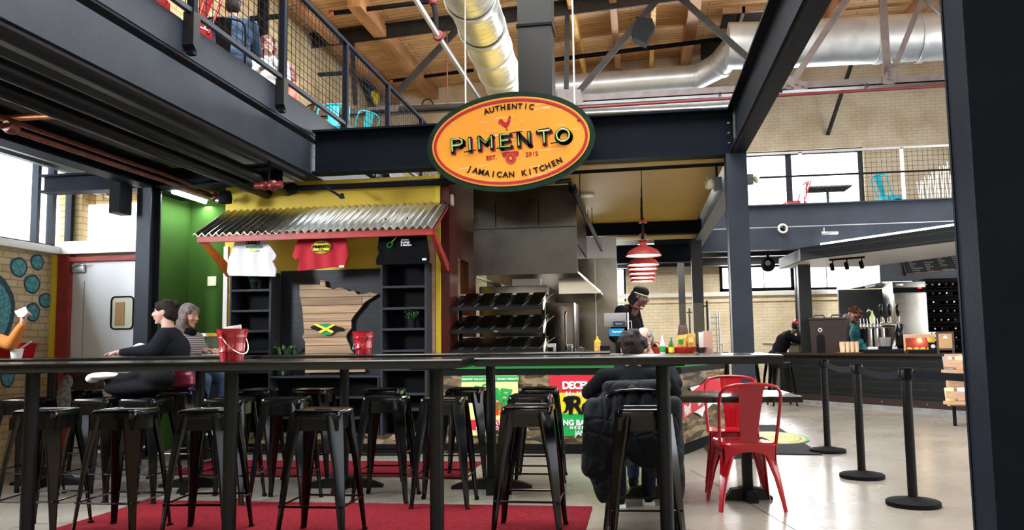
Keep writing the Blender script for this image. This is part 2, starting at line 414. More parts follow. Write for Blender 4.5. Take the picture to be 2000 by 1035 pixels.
def text_mesh(txt, size, depth=.004, bold=0., align='CENTER', spacing=1., shear=0.):
    cu = bpy.data.curves.new('t', 'FONT'); cu.body = txt; cu.size = size; cu.extrude = depth; cu.offset = bold
    cu.align_x = align; cu.align_y = 'CENTER'; cu.space_character = spacing; cu.shear = shear; cu.resolution_u = 3
    o = bpy.data.objects.new('t', cu); COL.objects.link(o)
    dg = bpy.context.evaluated_depsgraph_get(); me = bpy.data.meshes.new_from_object(o.evaluated_get(dg))
    bpy.data.objects.remove(o); bpy.data.curves.remove(cu)
    return me
def text(name, items, m, parent=None):
    """items: (string, matrix, size, kwargs); all strings of one line or block become one mesh"""
    bm = bmesh.new()
    for txt, mtx, size, kw in items:
        me = text_mesh(txt, size, **kw); me.transform(mtx); bm.from_mesh(me); bpy.data.meshes.remove(me)
    me = bpy.data.meshes.new(name); bm.to_mesh(me); bm.free(); me.materials.clear(); me.materials.append(M[m])
    for p in me.polygons: p.material_index = 0
    o = bpy.data.objects.new(name, me); COL.objects.link(o)
    if parent: o.parent = parent
    return o
FACE = Matrix.Rotation(pi / 2, 4, 'X')      # text standing upright, read from -Y
def T(x, y, z): return Matrix.Translation((x, y, z))
def R(a, ax): return Matrix.Rotation(a, 4, ax)
def organic(name, blobs, m, parent=None, voxel=.012, smooth=4):
    """blobs: ('e', centre, radii, rot) ellipsoids, ('c', p0, p1, r0, r1) tapered limbs, fused into one continuous skin"""
    mb = MB()
    for q in blobs:
        if q[0] == 'e':
            mb.ball(q[1], q[2], (q[3] if len(q) > 3 and q[3] is not None else None), n=18)
        else:
            _, p0, p1, r0, r1 = q
            p0, p1 = V(p0), V(p1)
            mb.cyl(p0, p1, r0, r1, n=14)
            mb.ball(p0, r0, n=14); mb.ball(p1, r1, n=14)
    o = mb.build(name, m, None, smooth=True)
    rm = o.modifiers.new('r', 'REMESH'); rm.mode = 'VOXEL'; rm.voxel_size = voxel; rm.use_smooth_shade = True
    if smooth:
        sm = o.modifiers.new('s', 'SMOOTH'); sm.factor = .5; sm.iterations = smooth
    dg = bpy.context.evaluated_depsgraph_get(); me = bpy.data.meshes.new_from_object(o.evaluated_get(dg))
    old = o.data; o.modifiers.clear(); o.data = me; bpy.data.meshes.remove(old); me.name = name
    if not me.materials: me.materials.append(M[m])
    if parent: o.parent = parent
    return o
# ================================================================ SETTING
XL, XR, YF = -6.5, 9.0, 20.0           # left wall, right wall, far wall
def roof_z(x): return .1 + 7.42 + .075 * (x + 6.5) if x < .5 else 8.045 + .012 * (x - .5)
struct(MB().box((XL - .3, -6, -.15), (XR + .3, YF + .3, 0)), 'floor', 'concrete', 'polished beige concrete floor with cloudy wear marks')
mb = MB()
def roofpart(xs, ya, yb): mb.loft([[(x, y, roof_z(x)) for x in xs] + [(x, y, roof_z(x) + .15) for x in xs[::-1]] for y in (ya, yb)])
xs = [XL - .3, .5, XR + .3]
roofpart(xs, -6, 2); roofpart(xs, 14, YF + .3); roofpart([XL - .3, -4.2], 2, 14); roofpart([2.2, XR + .3], 2, 14)  # gap in the unseen part of the roof, added to let the fill in
struct(mb, 'ceiling', 'roof_deck', 'high timber plank roof deck with orange-brown boards')

def wall_y(name, y0, y1, x0, x1, z0, z1, holes, m, label):
    """wall facing -Y/+Y between y0..y1 with rectangular holes (xa,xb,za,zb), all cut from one slab grid"""
    mb = MB(); xs = sorted({x0, x1, *[h[0] for h in holes], *[h[1] for h in holes]}); zs = sorted({z0, z1, *[h[2] for h in holes], *[h[3] for h in holes]})
    for xa, xb in zip(xs, xs[1:]):
        for za, zb in zip(zs, zs[1:]):
            cx, cz = (xa + xb) / 2, (za + zb) / 2
            if any(h[0] < cx < h[1] and h[2] < cz < h[3] for h in holes): continue
            mb.box((xa, y0, za), (xb, y1, zb))
    return struct(mb, name, m, label)
def wall_x(name, x0, x1, y0, y1, z0, z1, holes, m, label):
    mb = MB(); ys = sorted({y0, y1, *[h[0] for h in holes], *[h[1] for h in holes]}); zs = sorted({z0, z1, *[h[2] for h in holes], *[h[3] for h in holes]})
    for ya, yb in zip(ys, ys[1:]):
        for za, zb in zip(zs, zs[1:]):
            cy, cz = (ya + yb) / 2, (za + zb) / 2
            if any(h[0] < cy < h[1] and h[2] < cz < h[3] for h in holes): continue
            mb.box((x0, ya, za), (x1, yb, zb))
    return struct(mb, name, m, label)
# far wall with upper and lower window openings
wall_y('wall_far', YF, YF + .3, XL, XR, 0, 8.3, [(-1.6, 1.85, 4.2, 5.6), (1.95, 5.28, 4.2, 5.6), (1.9, 3.62, 2.27, 2.92), (3.8, 6.3, 2.27, 2.92), (-2.2, -.3, .9, 2.92)], 'brick_cream_far', 'cream painted brick wall at the far end of the hall')
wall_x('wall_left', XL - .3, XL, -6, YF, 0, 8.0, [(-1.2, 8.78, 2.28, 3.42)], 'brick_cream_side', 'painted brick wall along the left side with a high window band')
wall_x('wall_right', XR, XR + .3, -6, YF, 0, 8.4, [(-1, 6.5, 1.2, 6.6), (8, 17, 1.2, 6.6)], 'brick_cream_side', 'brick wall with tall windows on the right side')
wall_y('wall_front', -6.3, -6, XL, XR, 0, 8.3, [(-4.5, -.5, 3.9, 5.4), (2.2, 6.5, 3.9, 5.4)], 'brick_cream_far', 'glazed brick wall behind the camera')

def window(name, plane, a0, a1, z0, z1, pos, verts, horiz, m='navy_light', fr=.07, label=None):
    w = thing(name, label, None); w['kind'] = 'structure'
    mb = MB()
    def bar(a, b, c, d):
        if plane == 'Y': mb.box((a, pos - .04, c), (b, pos + .04, d))
        else: mb.box((pos - .04, a, c), (pos + .04, b, d))
    bar(a0, a1, z0, z0 + fr); bar(a0, a1, z1 - fr, z1); bar(a0, a0 + fr, z0, z1); bar(a1 - fr, a1, z0, z1)
    for v, t in verts: bar(v - t / 2, v + t / 2, z0, z1)
    for h in horiz: bar(a0, a1, h - .012, h + .012)
    mb.build('window_frame', m, w)
    g = MB()
    if plane == 'Y': g.box((a0, pos - .003, z0), (a1, pos + .003, z1))
    else: g.box((pos - .003, a0, z0), (pos + .003, a1, z1))
    g.build('glass', 'pane', w)
    return w
m = bpy.data.materials.new('pane'); m.use_nodes = True; nt = m.node_tree
for n in list(nt.nodes): nt.nodes.remove(n)
o_ = nd(nt, 'ShaderNodeOutputMaterial'); mx = nd(nt, 'ShaderNodeMixShader'); tr = nd(nt, 'ShaderNodeBsdfTransparent'); gl = nd(nt, 'ShaderNodeBsdfGlossy'); gl.inputs['Roughness'].default_value = .05
mx.inputs[0].default_value = .06; nt.links.new(tr.outputs[0], mx.inputs[1]); nt.links.new(gl.outputs[0], mx.inputs[2]); nt.links.new(mx.outputs[0], o_.inputs[0]); M['pane'] = m
mat('transom', (.9, .9, .88), .4, emit=(1, .99, .95), estr=1.6)  # emission in place of daylight falling on the panel over the door
window('window_1', 'Y', 1.95, 5.28, 4.2, 5.6, YF + .12, [(3.6, .14)], [], label='large bright upper window in the far brick wall', fr=.11)
window('window_2', 'Y', -1.6, 1.85, 4.2, 5.6, YF + .12, [(.1, .14)], [], label='upper far window left of the overhead beam', fr=.11)
window('window_3', 'Y', 1.9, 3.62, 2.27, 2.92, YF + .12, [(2.45, .012), (2.93, .012)], [], m='matte_black', label='low wide window in the far wall behind the bar stools', fr=.08)
window('window_4', 'Y', 3.8, 6.3, 2.27, 2.92, YF + .12, [(4.35, .015)], [], m='matte_black', label='small low window above the bar taps', fr=.06)
window('window_5', 'Y', -2.2, -.3, .9, 2.92, YF + .12, [(-.9, .03)], [], m='matte_black', label='tall far window seen past the cook', fr=.05)
window('window_6', 'X', -1.2, 8.78, 2.28, 3.42, XL - .14, [(8.2, .05), (8.45, .06), (5.0, .06), (1.8, .06)], [], m='navy_light', label='long bright window band above the painted brick on the left', fr=.05)
window('window_7', 'X', -1, 6.5, 1.2, 6.6, XR + .14, [(1.5, .08), (4, .08)], [3.9], label='tall right-hand window near the camera')  # this and the next three are out of view, added for ambient light
window('window_8', 'X', 8, 17, 1.2, 6.6, XR + .14, [(11, .08), (14, .08)], [3.9], label='tall right-hand window beside the bar')
window('window_9', 'Y', -4.5, -.5, 3.9, 5.4, -6.14, [(-2.5, .08)], [], label='high window left of the entrance behind the camera')
window('window_10', 'Y', 2.2, 6.5, 3.9, 5.4, -6.14, [(4.3, .08)], [], label='high window right of the entrance behind the camera')
# stone sill and pipe under the far windows
tag(MB().box((-.8, YF - .12, 2.16), (5.0, YF, 2.26), .01).build('trim_1', 'white'), 'pale stone sill course under the low far windows', kind='structure')
tag(MB().box((-.9, YF - .05, 2.02), (5.2, YF, 2.09), .01).build('trim_2', 'brick_cream_far'), 'projecting brick course on the far wall', kind='structure')

# left wall ledge below the windows
tag(MB().box((XL, -1.2, 2.2), (XL + .12, 8.42, 2.28), .008).build('trim_3', 'white'), 'pale sloped sill under the left windows', kind='structure')
# door wall (vestibule) and the brick wall above and behind it
YD = 8.45
wall_y('wall_back', YD, YD + .12, XL, -4.7 - .62, 0, 2.32, [(-6.17, -5.42, 0, 2.14)], 'white', 'pale wall around the red framed door')
wall_y('wall_back_upper', 9.0, 9.15, XL, -5.43, 0, 3.6, [], 'brick_tan', 'tan brick wall high behind the door')
tag(MB().box((XL, aX(97, 600, XL).y, 0), (XL + .025, YD - .09, 2.2)).build('trim_10', 'trim_yellow'), 'yellow trim strip on the brick side of the corner', kind='structure')
# red and yellow jambs
d1 = aY(118, 600, YD - .03).x; d2 = aY(97, 600, YD - .03).x; d3 = aY(141, 600, YD - .03).x
tag(MB().box((XL, YD - .09, 0), (d1, YD, 2.22)).build('trim_4', 'trim_yellow'), 'yellow upright trim between the mural brick and the red door frame', kind='structure')
door = thing('door_1', 'white double-leaf door in a red frame with a small round-cornered window', None); door['kind'] = 'structure'
MB().box((d1, YD - .1, 0), (d3, YD + .04, 2.2)).box((d3, YD - .1, 2.12), (-5.32, YD + .04, 2.17)).build('door_frame', 'fascia_red', door)
MB().box((d1, YD - .16, 2.2), (-5.32, YD + .1, 2.34)).build('door_header', 'white', door)
MB().box((d3, YD - .04, 0), (-5.32, YD + .02, 2.12), .004).build('door_leaf', 'door_white', door)
a = aY(218, 580, YD - .05); b = aY(259, 642, YD - .05)
def rrect(x0, x1, z0, z1, r, n=5):
    p = []
    for cx, cz, a0 in ((x1 - r, z1 - r, 0), (x0 + r, z1 - r, 90), (x0 + r, z0 + r, 180), (x1 - r, z0 + r, 270)):
        for k in range(n + 1): t = radians(a0 + 90 * k / n); p.append((cx + r * cos(t), cz + r * sin(t)))
    return p
pr = rrect(a.x, b.x, b.z, a.z, .045)
MB().tube([(x, YD - .05, z) for x, z in pr], .009, 6, closed=True).build('window_gasket', 'matte_black', door)
MB().prism([(x, YD - .045, z) for x, z in pr], (0, .006, 0)).build('window_pane', 'ivory', door)
mb = MB().box((a.x + .05, YD - .055, b.z + .04), (a.x + .16, YD - .046, a.z - .06), mtx=None)
mb.build('clipboard_paper', 'kraft', door)
x = aY(164, 516, YD).x
MB().box((d3 + .02, YD - .09, 2.0), (d3 + .16, YD - .045, 2.09), .008).cyl((d3 + .03, YD - .1, 2.06), (d3 + .22, YD - .14, 2.1), .008).build('door_closer', 'conduit', door)
x = aY(168, 600, YD).x
MB().box((x - .004, YD - .046, 0), (x + .004, YD - .039, 1.9)).build('door_seam', 'conduit', door)
# white panel above the door; its glow stands in for window light on it
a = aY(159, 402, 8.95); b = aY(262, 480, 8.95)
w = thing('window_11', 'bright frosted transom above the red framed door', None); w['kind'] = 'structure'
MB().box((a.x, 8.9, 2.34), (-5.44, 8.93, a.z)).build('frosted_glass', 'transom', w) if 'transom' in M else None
t = thing('wall_conduit', 'white pipe loop fixed on the tan brick above the door', 'pipe')
q = [aY(x, y, 8.97) for x, y in ((178, 326), (180, 378), (206, 382), (206, 330))]; MB().tube(q, .016, 8).build('loop_pipe', 'white', t)
q = [aY(x, y, 8.97) for x, y in ((208, 348), (228, 350))]; MB().tube(q, .012, 8).build('rung', 'conduit', t)
q = [aY(x, y, 8.97) for x, y in ((184, 341), (206, 343))]; MB().tube(q, .012, 8).build('rung', 'conduit', t)
q = [aY(x, y, 8.97) for x, y in ((206, 382), (228, 388))]; MB().tube(q, .014, 8).build('lower_pipe', 'white', t)
# green corridor walls
wall_x('wall_green_side', -5.42, -5.3, YD, 9.12, 0, 3.1, [], 'wall_green', 'green side wall of the corridor beside the stall')
wall_y('wall_green', 9.1, 9.2, -5.4, -4.66, 0, 3.1, [], 'wall_green', 'green back wall of the corridor beside the stall')
# mezzanine floors
ZG0, ZG1 = 3.01, 3.49
mb = MB(); prof = []
x = XL; k = 0
while x < -3.74:
    z = 3.19 if k % 2 == 0 else 3.13
    prof += [(x, z), (min(x + .075, -3.74), z)]
    x += .105 if k % 2 == 0 else .105; k += 1
ring = [(px, pz) for px, pz in prof] + [(-3.74, 3.298), (XL, 3.298)]
mb.loft([[(px, y, pz) for px, pz in ring] for y in (-6, YF)])
struct(mb, 'ceiling_mezzanine_left', 'deck_grey', 'dark corrugated deck under the left mezzanine')
tag(MB().box((XL, -6, 3.3), (-3.72, YF, 3.42)).build('floor_mezzanine_left', 'concrete_step'), 'upper floor slab of the left mezzanine', kind='structure')
tag(MB().box((1.2, 15.07, 3.1), (XR, YF, 3.27)).build('floor_mezzanine_far', 'navy_steel'), 'upper floor slab of the far mezzanine', kind='structure')
tag(MB().box((-3.4, 13.2, 3.1), (1.2, YF, 3.44)).build('floor_mezzanine_middle', 'navy_steel'), 'upper floor slab behind the stall', kind='structure')
# brick mural blobs on the left wall are painted flat plaques of colour on the brick
# ================================================================ STEEL FRAME
def ibeam_pts(w, h, tf, tw):
    """I section in (u, v), u across, v up, centred on u, base at v=0"""
    return [(-w/2, 0), (w/2, 0), (w/2, tf), (tw/2, tf), (tw/2, h - tf), (w/2, h - tf), (w/2, h), (-w/2, h), (-w/2, h - tf), (-tw/2, h - tf), (-tw/2, tf), (-w/2, tf)]
def beam_y(mb, x, z0, y0, y1, w, h, tf=.022, tw=.014): mb.prism([(x + u, y0, z0 + v) for u, v in ibeam_pts(w, h, tf, tw)], (0, y1 - y0, 0)); return mb
def beam_x(mb, y, z0, x0, x1, w, h, tf=.022, tw=.014): mb.prism([(x0, y + u, z0 + v) for u, v in ibeam_pts(w, h, tf, tw)], (x1 - x0, 0, 0)); return mb
def bolts(mb, pts, d, r=.014, l=.02):
    for p in pts: mb.cyl(p, V(p) + V(d) * l, r, n=6)
    return mb
def beamthing(name, mb, m, label, bolt=None, group=None):
    o = mb.build(name, m); tag(o, label, 'steel beam', group)
    if bolt: bolts(MB(), *bolt).build('bolt_row', m, o)
    return o
XE = -3.5                                        # inner edge of the left mezzanine
# long left girder carrying the mezzanine edge
o = beamthing('steel_girder', MB().box((XE - .014, -6, 3.0), (XE, 14.6, 3.36)).box((XE - .22, -6, 3.0), (XE - .014, 14.6, 3.02)).box((XE - .22, -6, 3.34), (XE - .014, 14.6, 3.36)).box((XE - .0, -6, 3.0), (XE + .02, 14.6, 3.012)), 'navy_light', 'long dark blue girder under the railing of the left mezzanine')
o = tag(MB().box((XE - .012, -6, 3.46), (XE, 14.6, 3.72)).box((XE - .2, -6, 3.43), (XE - .012, 14.6, 3.46)).box((XE - .05, -6, 3.45), (XE - .0, 14.6, 3.46)).build('deck_edge_plate', 'navy_light'), 'tall blue-grey edge plate standing on the left mezzanine girder', 'edge plate')
beamthing('steel_girder', beam_y(MB(), -5.2, 2.86, -6, 8.9, .2, .268), 'navy_steel', 'dark girder above the left windows, carrying the rusty pipes')
# front beam of the stall
bolt_l = [(XE + .2 + 0, 8.36, z) for z in (3.07, 3.17, 3.27, 3.37)]
beamthing('steel_beam', beam_x(MB(), 8.5, ZG0, XE + .02, 1.0, .2, ZG1 - ZG0), 'navy_steel', 'wide dark beam across the front of the stall behind the oval sign')
bolts(MB(), [(XE + .03, 8.42, z) for z in (3.09, 3.19, 3.29, 3.39)], (1, 0, 0), .007, .01).build('bolt_row', 'conduit', bpy.data.objects['steel_beam'])
beamthing('steel_beam', beam_x(MB(), 13.05, 2.8, -3.3, 1.0, .2, .22), 'navy_steel', 'dark beam across the rear of the yellow stall ceiling')
beamthing('steel_beam', beam_x(MB(), 13.75, 2.42, -.6, 1.0, .2, .3), 'navy_steel', 'lower dark beam behind the pendant lamps')
beamthing('steel_beam', beam_y(MB(), 1.02, ZG0, -4.5, 8.6, .16, ZG1 - ZG0), 'navy_steel', 'overhead dark beam running from the stall corner toward the top of the picture')
bolts(MB(), [(.94, 8.3, z) for z in (3.1, 3.2, 3.3)], (-1, 0, 0), .007, .02).build('bolt_row', 'conduit', bpy.data.objects['steel_beam.003'])
beamthing('steel_beam', beam_y(MB(), 1.0, 2.72, 8.65, 14.9, .16, .5), 'bar_grey', 'grey side beam receding from the stall corner column')
beamthing('steel_beam', beam_x(MB(), 14.95, 2.7, .3, XR, .22, .8), 'navy_light', 'deep blue-grey edge beam of the far mezzanine above the bar')
beamthing('steel_beam', beam_x(MB(), 8.15, 2.86, XL, XE - .2, .2, .2), 'navy_steel', 'short dark cross beam over the column beside the white door')
beamthing('steel_beam', beam_x(MB(), 17.0, 2.8, .3, XR, .18, .28), 'black_steel', 'black cross beam under the far mezzanine floor')
beamthing('steel_beam', beam_x(MB(), 19.2, 2.82, -3, 4.5, .18, .26), 'black_steel', 'rearmost black cross beam near the far brick wall')
# columns: H sections
def column(x0, x1, y0, y1, z1, m, label, z0=0):
    w = x1 - x0; d = y1 - y0; t = .018; cx = (x0 + x1) / 2
    mb = MB().box((x0, y0, z0), (x1, y0 + t, z1)).box((x0, y1 - t, z0), (x1, y1, z1)).box((cx - .009, y0 + t, z0), (cx + .009, y1 - t, z1)).box((x0 + .004, y0 + t, z0), (x0 + .014, y1 - t, z1))
    o = mb.build('steel_column', m); tag(o, label, 'column')
    MB().box((x0 - .04, y0 - .04, z0), (x1 + .04, y1 + .04, z0 + .015)).build('base_plate', m, o)
    return o
column(.905, 1.105, 8.38, 8.6, 3.01, 'navy_light', 'blue-grey steel column at the right front corner of the stall')
column(1.225, 1.52, 3.2, 3.42, 7.9, 'navy_steel', 'massive dark column filling the right edge of the picture')
column(-5.275, -5.115, 8.0, 8.2, 2.85, 'navy_light', 'blue-grey column in front of the white door, carrying a speaker')
column(.84, 1.01, 13.3, 13.5, 2.72, 'black_steel', 'dark column at the rear right corner of the stall')
column(.80, .93, 17.0, 17.15, 2.8, 'black_steel', 'thin dark column seen behind the food counter')
column(2.9, 3.12, 15.7, 15.92, 2.69, 'black_steel', 'dark column standing on the left end of the bar', .892)
column(3.5, 3.63, 19.3, 19.45, 2.8, 'navy_steel', 'slim column between the two low far windows')
# mezzanine railing (left): posts, rails, welded mesh
def railing(label, x, ys, z0, z1, zb, y_last=None):
    t = thing('mesh_railing', label, 'railing')
    MB().box((x - .025, ys[0], z1 - .04), (x + .025, ys[-1], z1)).build('top_rail', 'navy_steel', t)
    MB().box((x - .02, ys[0], z0), (x + .02, ys[-1], z0 + .04)).build('bottom_rail', 'navy_light', t)
    for y in ys:
        p = MB().box((x - .03, y - .03, zb + .05), (x + .03, y + .03, z1 - .04)); p.prism([(x - .045, y - .04, zb + .2), (x + .045, y - .04, zb + .2), (x + .045, y + .04, zb), (x - .045, y + .04, zb)][::1], (0, 0, .04)) if False else None
        p.build('post', 'navy_steel', t)
        MB().prism([(XE + .002, y - .05, 3.79), (XE + .002, y + .05, 3.79), (XE + .002, y + .05, 3.55), (XE + .002, y, 3.48), (XE + .002, y - .05, 3.52)], (.09, 0, 0)).build('bracket', 'black_steel', t)
        MB().box((x - .35, y - .02, z1 - .42), (x, y + .02, z1 - .38)).build('stub_arm', 'matte_black', t)
    for ya, yb in zip(ys, ys[1:]):
        mb = MB(); n = max(2, int((yb - ya) / .1))
        for k in range(1, n): y = ya + (yb - ya) * k / n; mb.cyl((x, y, z0 + .03), (x, y, z1 - .03), .0035, n=5)
        m_ = 12
        for k in range(1, m_): z = z0 + (z1 - z0) * k / m_; mb.cyl((x, ya, z), (x, yb, z), .0035, n=5)
        mb.build('wire_mesh', 'navy_steel', t)
    return t
YP = [-.2, 1.0, 2.4] + [aX(px, py, -3.45).y for px, py in ((375, 60), (552, 110), (675, 170), (757, 210), (822, 250))]
YP = sorted(YP); YP += [YP[-1] + 1.9]
railing('black wire mesh railing along the edge of the left mezzanine', -3.45, YP, 3.78, 4.84, 3.4)
# mezzanine railing (far)
t = thing('mesh_railing', 'fine wire railing on the far mezzanine in front of the upper window', 'railing')
xs = [1.2, 2.9, 4.6, 6.3, 8.0]
MB().box((1.2, 15.0, 4.42), (8.6, 15.04, 4.46)).build('top_rail', 'conduit', t)
MB().box((1.2, 15.0, 4.0), (8.6, 15.03, 4.03)).build('middle_rail', 'matte_black', t)
for x in xs: MB().box((x - .025, 15.0, 3.5), (x + .025, 15.04, 4.44)).build('post', 'white', t)
mb = MB()
x = 1.2
while x < 8.6: mb.cyl((x, 15.02, 3.5), (x, 15.02, 4.44), .003, n=4); x += .085
for k in range(11): mb.cyl((1.2, 15.02, 3.52 + k * .085), (8.6, 15.02, 3.52 + k * .085), .003, n=4)
mb.build('wire_mesh', 'girder_brown', t)

# ---------------------------------------------------------------- roof truss and joists
YT = 15.6
def bar2(mb, p, q, w, y0, y1):
    """flat bar of width w from p=(x,z) to q between y0,y1"""
    p = V((p[0], 0, p[1])); q = V((q[0], 0, q[1])); d = (q - p).normalized(); n = V((d.z, 0, -d.x)) * (w / 2)
    mb.prism([(v.x, y0, v.z) for v in (p + n, q + n, q - n, p - n)], (0, y1 - y0, 0)); return mb
def pz(px, py): v = aY(px, py, YT); return (v.x, v.z)
t = thing('roof_truss', 'riveted steel roof truss with diagonals spanning the whole hall', 'roof truss')
_a = aY(677, 85, YT); _b = aY(1330, 0, YT); tc = lambda x: _a.z + (_b.z - _a.z) / (_b.x - _a.x) * (x - _a.x)
mb = MB(); x0, x1, x2 = XL, 1.3, XR
mb.prism([(x0, YT, tc(x0)), (x1, YT, tc(x1)), (x2, YT, tc(x1) + .02), (x2, YT, tc(x1) + .3), (x1, YT, tc(x1) + .26), (x0, YT, tc(x0) + .27)], (0, .03, 0))
mb.prism([(x0, YT - .09, tc(x0) + .25), (x1, YT - .09, tc(x1) + .25), (x1, YT - .09, tc(x1) + .28), (x0, YT - .09, tc(x0) + .28)], (0, .2, 0))
x = x0 + .2
while x < x1: mb.ball((x, YT - .005, tc(x) + .21), .02, n=6); x += .2
mb.build('top_chord', 'girder_brown', t)
zc = aY(1500, 181, YT).z
MB().box((XL, YT - .1, zc), (XR, YT + .1, zc + .02)).box((XL, YT - .1, zc), (XR, YT - .085, zc + .14)).build('bottom_chord', 'truss_taupe', t)
for a, b, m_, w in (((688, 82), (694, 205), 'girder_brown', .09), ((893, 58), (775, 182), 'girder_brown', .13), ((1108, 28), (1106, 175), 'girder_brown', .09),
                  ((1281, 3), (1122, 190), 'girder_brown', .12), ((1318, -14), (1470, 122), 'girder_brown', .12), ((1470, 122), (1530, 178), 'girder_brown', .12), ((1665, -20), (1545, 165), 'truss_taupe', .12),
                  ((1722, -30), (1734, 160), 'truss_taupe', .13), ((1812, -30), (1738, 155), 'truss_taupe', .09), ((1790, -20), (1900, 80), 'truss_taupe', .1)):
    bar2(MB(), pz(*a), pz(*b), w, YT - .03, YT + .02).build('web_member', m_, t)
for c, pts in (('gusset_plate', [(1535, 150), (1575, 166), (1575, 178), (1520, 178)]), ('gusset_plate', [(1720, 155), (1745, 120), (1750, 160), (1742, 168), (1720, 168)]), ('gusset_plate', [(1090, 178), (1135, 178), (1140, 204), (1090, 206)])):
    pp = [pz(*q) for q in pts]; MB().prism([(a, YT - .12, b) for a, b in pp], (0, .02, 0)).build(c, 'truss_taupe', t)
mb = MB()
for q in [(1733, 134), (1732, 142), (1734, 150), (1733, 158), (1741, 122), (1742, 132), (1537, 170), (1553, 168), (1565, 172), (1545, 174), (1530, 175)]:
    mb = MB(); a, b = pz(*q); mb.ball((a, YT - .13, b), .026, n=8); mb.build('rivet', 'truss_taupe', t); mb = MB()
# rear bracing bar low on the brick wall
a = aY(1662, 128, 18.6); b = aY(1617, 262, 19.97)
tag(MB().tube([a, b], .05, 6).build('knee_brace', 'girder_brown'), 'dark slanting knee brace against the far brick wall', 'brace')
# timber joists
JS = [((748, 20), (845, 188), .13, 'light'), ((1105, 30), (1143, 147), .05, 'y'), ((1200, 20), (1208, 143), .07, 'l'), ((1278, 30), (1272, 137), .05, 'y'), ((1358, 0), (1338, 128), .12, 'l')]
mat('joist_wood', (.42, .2, .08), .6, noise=.3, nscale=4, stretch=(1, .2, 1)); mat('joist_yellow', (.75, .42, .1), .6, noise=.2, nscale=5)
for i, (a, b, w, k) in enumerate(JS):
    pb = aY(*b, YF - .1); x = pb.x
    zt = roof_z(x)
    tag(MB().box((x - w, 14.05, zt - .3), (x + w, YF, zt + .002), .01).build('roof_joist', 'joist_yellow' if k == 'y' else 'joist_wood'),
        ['thick brown timber joist nearest the left railing', 'thin yellow joist just right of the square black duct', 'brown joist between the two thin yellow ones', 'thin yellow joist behind the hanging roof speaker', 'thick brown joist right of the roof speaker'][i], 'roof joist', 'timber joists under the roof deck')
for x, lab in ((-6.0, 'brown timber joist close to the left wall'), (4.2, 'brown timber joist above the round right-hand duct'), (5.9, 'brown timber joist near the right end of the large duct')):
    zt = roof_z(x); tag(MB().box((x - .1, 14.05, zt - .3), (x + .1, YF, zt), .01).build('roof_joist', 'joist_wood'), lab, 'roof joist', 'timber joists under the roof deck')
# wooden hatch frame in the roof at the right
a = aY(1440, 22, 17.5); t = thing('roof_hatch', 'pale timber framed opening in the roof beside the right beam', 'roof hatch')
zz = roof_z(2.4)
MB().box((1.9, 17.2, zz - .12), (3.4, 17.26, zz)).box((1.9, 18.3, zz - .12), (3.4, 18.36, zz)).box((2.3, 17.2, zz - .12), (2.36, 18.36, zz)).build('frame', 'light_wood', t)
MB().box((1.95, 17.27, zz - .03), (3.35, 18.3, zz - .01)).build('panel', 'girder_brown', t)

# ---------------------------------------------------------------- ducts
def spiral(name, pts, r, label, m='galvanised', seam=.14, parent=None, cat='air duct', bands=None):
    t = thing(name, label, cat) if parent is None else parent
    MB().tube(pts, r, 32).build('duct_body', m, t)
    mb = MB(); pts = [V(p) for p in pts]
    for a, b in zip(pts, pts[1:]):
        L = (b - a).length; k = seam / 2
        d = (b - a).normalized()
        while k < L:
            c = a + d * k; q = d.to_track_quat('Z', 'Y').to_matrix().to_4x4()
            mb.lathe([(r - .004, -.005), (r + .0025, -.003), (r + .0025, .003), (r - .004, .005)], n=32, mtx=Matrix.Translation(c) @ q); k += seam
    mb.build('seam_rings', m, t)
    for c, d in (bands or []):
        mb = MB(); q = V(d).to_track_quat('Z', 'Y').to_matrix().to_4x4()
        mb.lathe([(r - .004, -.05), (r + .016, -.045), (r + .016, .045), (r - .004, .05)], n=32, mtx=Matrix.Translation(c) @ q); mb.build('coupling', m, t)
    return t
c0 = aY(921, 0, 9.2); c1 = aY(992, 185, 13.4); dd = c1 - c0
P0 = c0 - dd * .9; P1 = c1 + dd * .35
spiral('spiral_duct', [P0, c0 + dd * .35 + V((.0, 0, .03)), c0 + dd * .36, P1], .30, 'big shiny spiral duct running back toward the roof at the centre top', seam=.16,
       bands=[(c0 + dd * k, dd) for k in (-.3, -.02, .22, .42, .66)])
t = bpy.data.objects['spiral_duct']
a = aY(1012, 150, 9.45); b = aY(1078, 150, 9.45)
t = thing('square_duct', 'square black exhaust duct rising behind the oval sign', 'air duct')
MB().box((a.x, 9.45, 3.062), (b.x, 9.85, 7.8)).build('duct_body', 'dark_duct', t)
MB().box((a.x - .015, 9.43, 3.93), (b.x + .015, 9.87, 3.96)).build('flange', 'matte_black', t); MB().box((a.x - .015, 9.43, 4.9), (b.x + .015, 9.87, 4.93)).build('flange', 'matte_black', t)
# far horizontal duct with a rising elbow, then the large duct to the right
A = aY(1050, 175, 18.4); B = aY(1358, 152, 18.4); C1 = aY(1405, 128, 18.2); C2 = aY(1440, 85, 17.6); D = aY(1520, 88, 16.9); Eh = V((8.95, 16.9, aY(1960, 66, 16.9).z))
spiral('spiral_duct', [A, B, C1, C2 + V((.1, 0, .1))], .29, 'dull grey spiral duct behind the truss with an elbow rising at its right end', seam=.3, bands=[(B, B - A), (C1, C2 - C1)])
spiral('spiral_duct', [D + V((-1, 0, .05)), D, Eh], .47, 'very large shiny duct crossing the upper right behind the truss bars', seam=.28, bands=[(aY(1712, 78, 16.9), (1, 0, 0)), (aY(1795, 75, 16.9), (1, 0, 0))])
A = aY(1140, 213, 19.0); B = aY(1372, 202, 19.0)
spiral('spiral_duct', [A, B, aY(1480, 195, 19.0)], .1, 'thin bright duct low along the far wall under the truss', seam=.25)
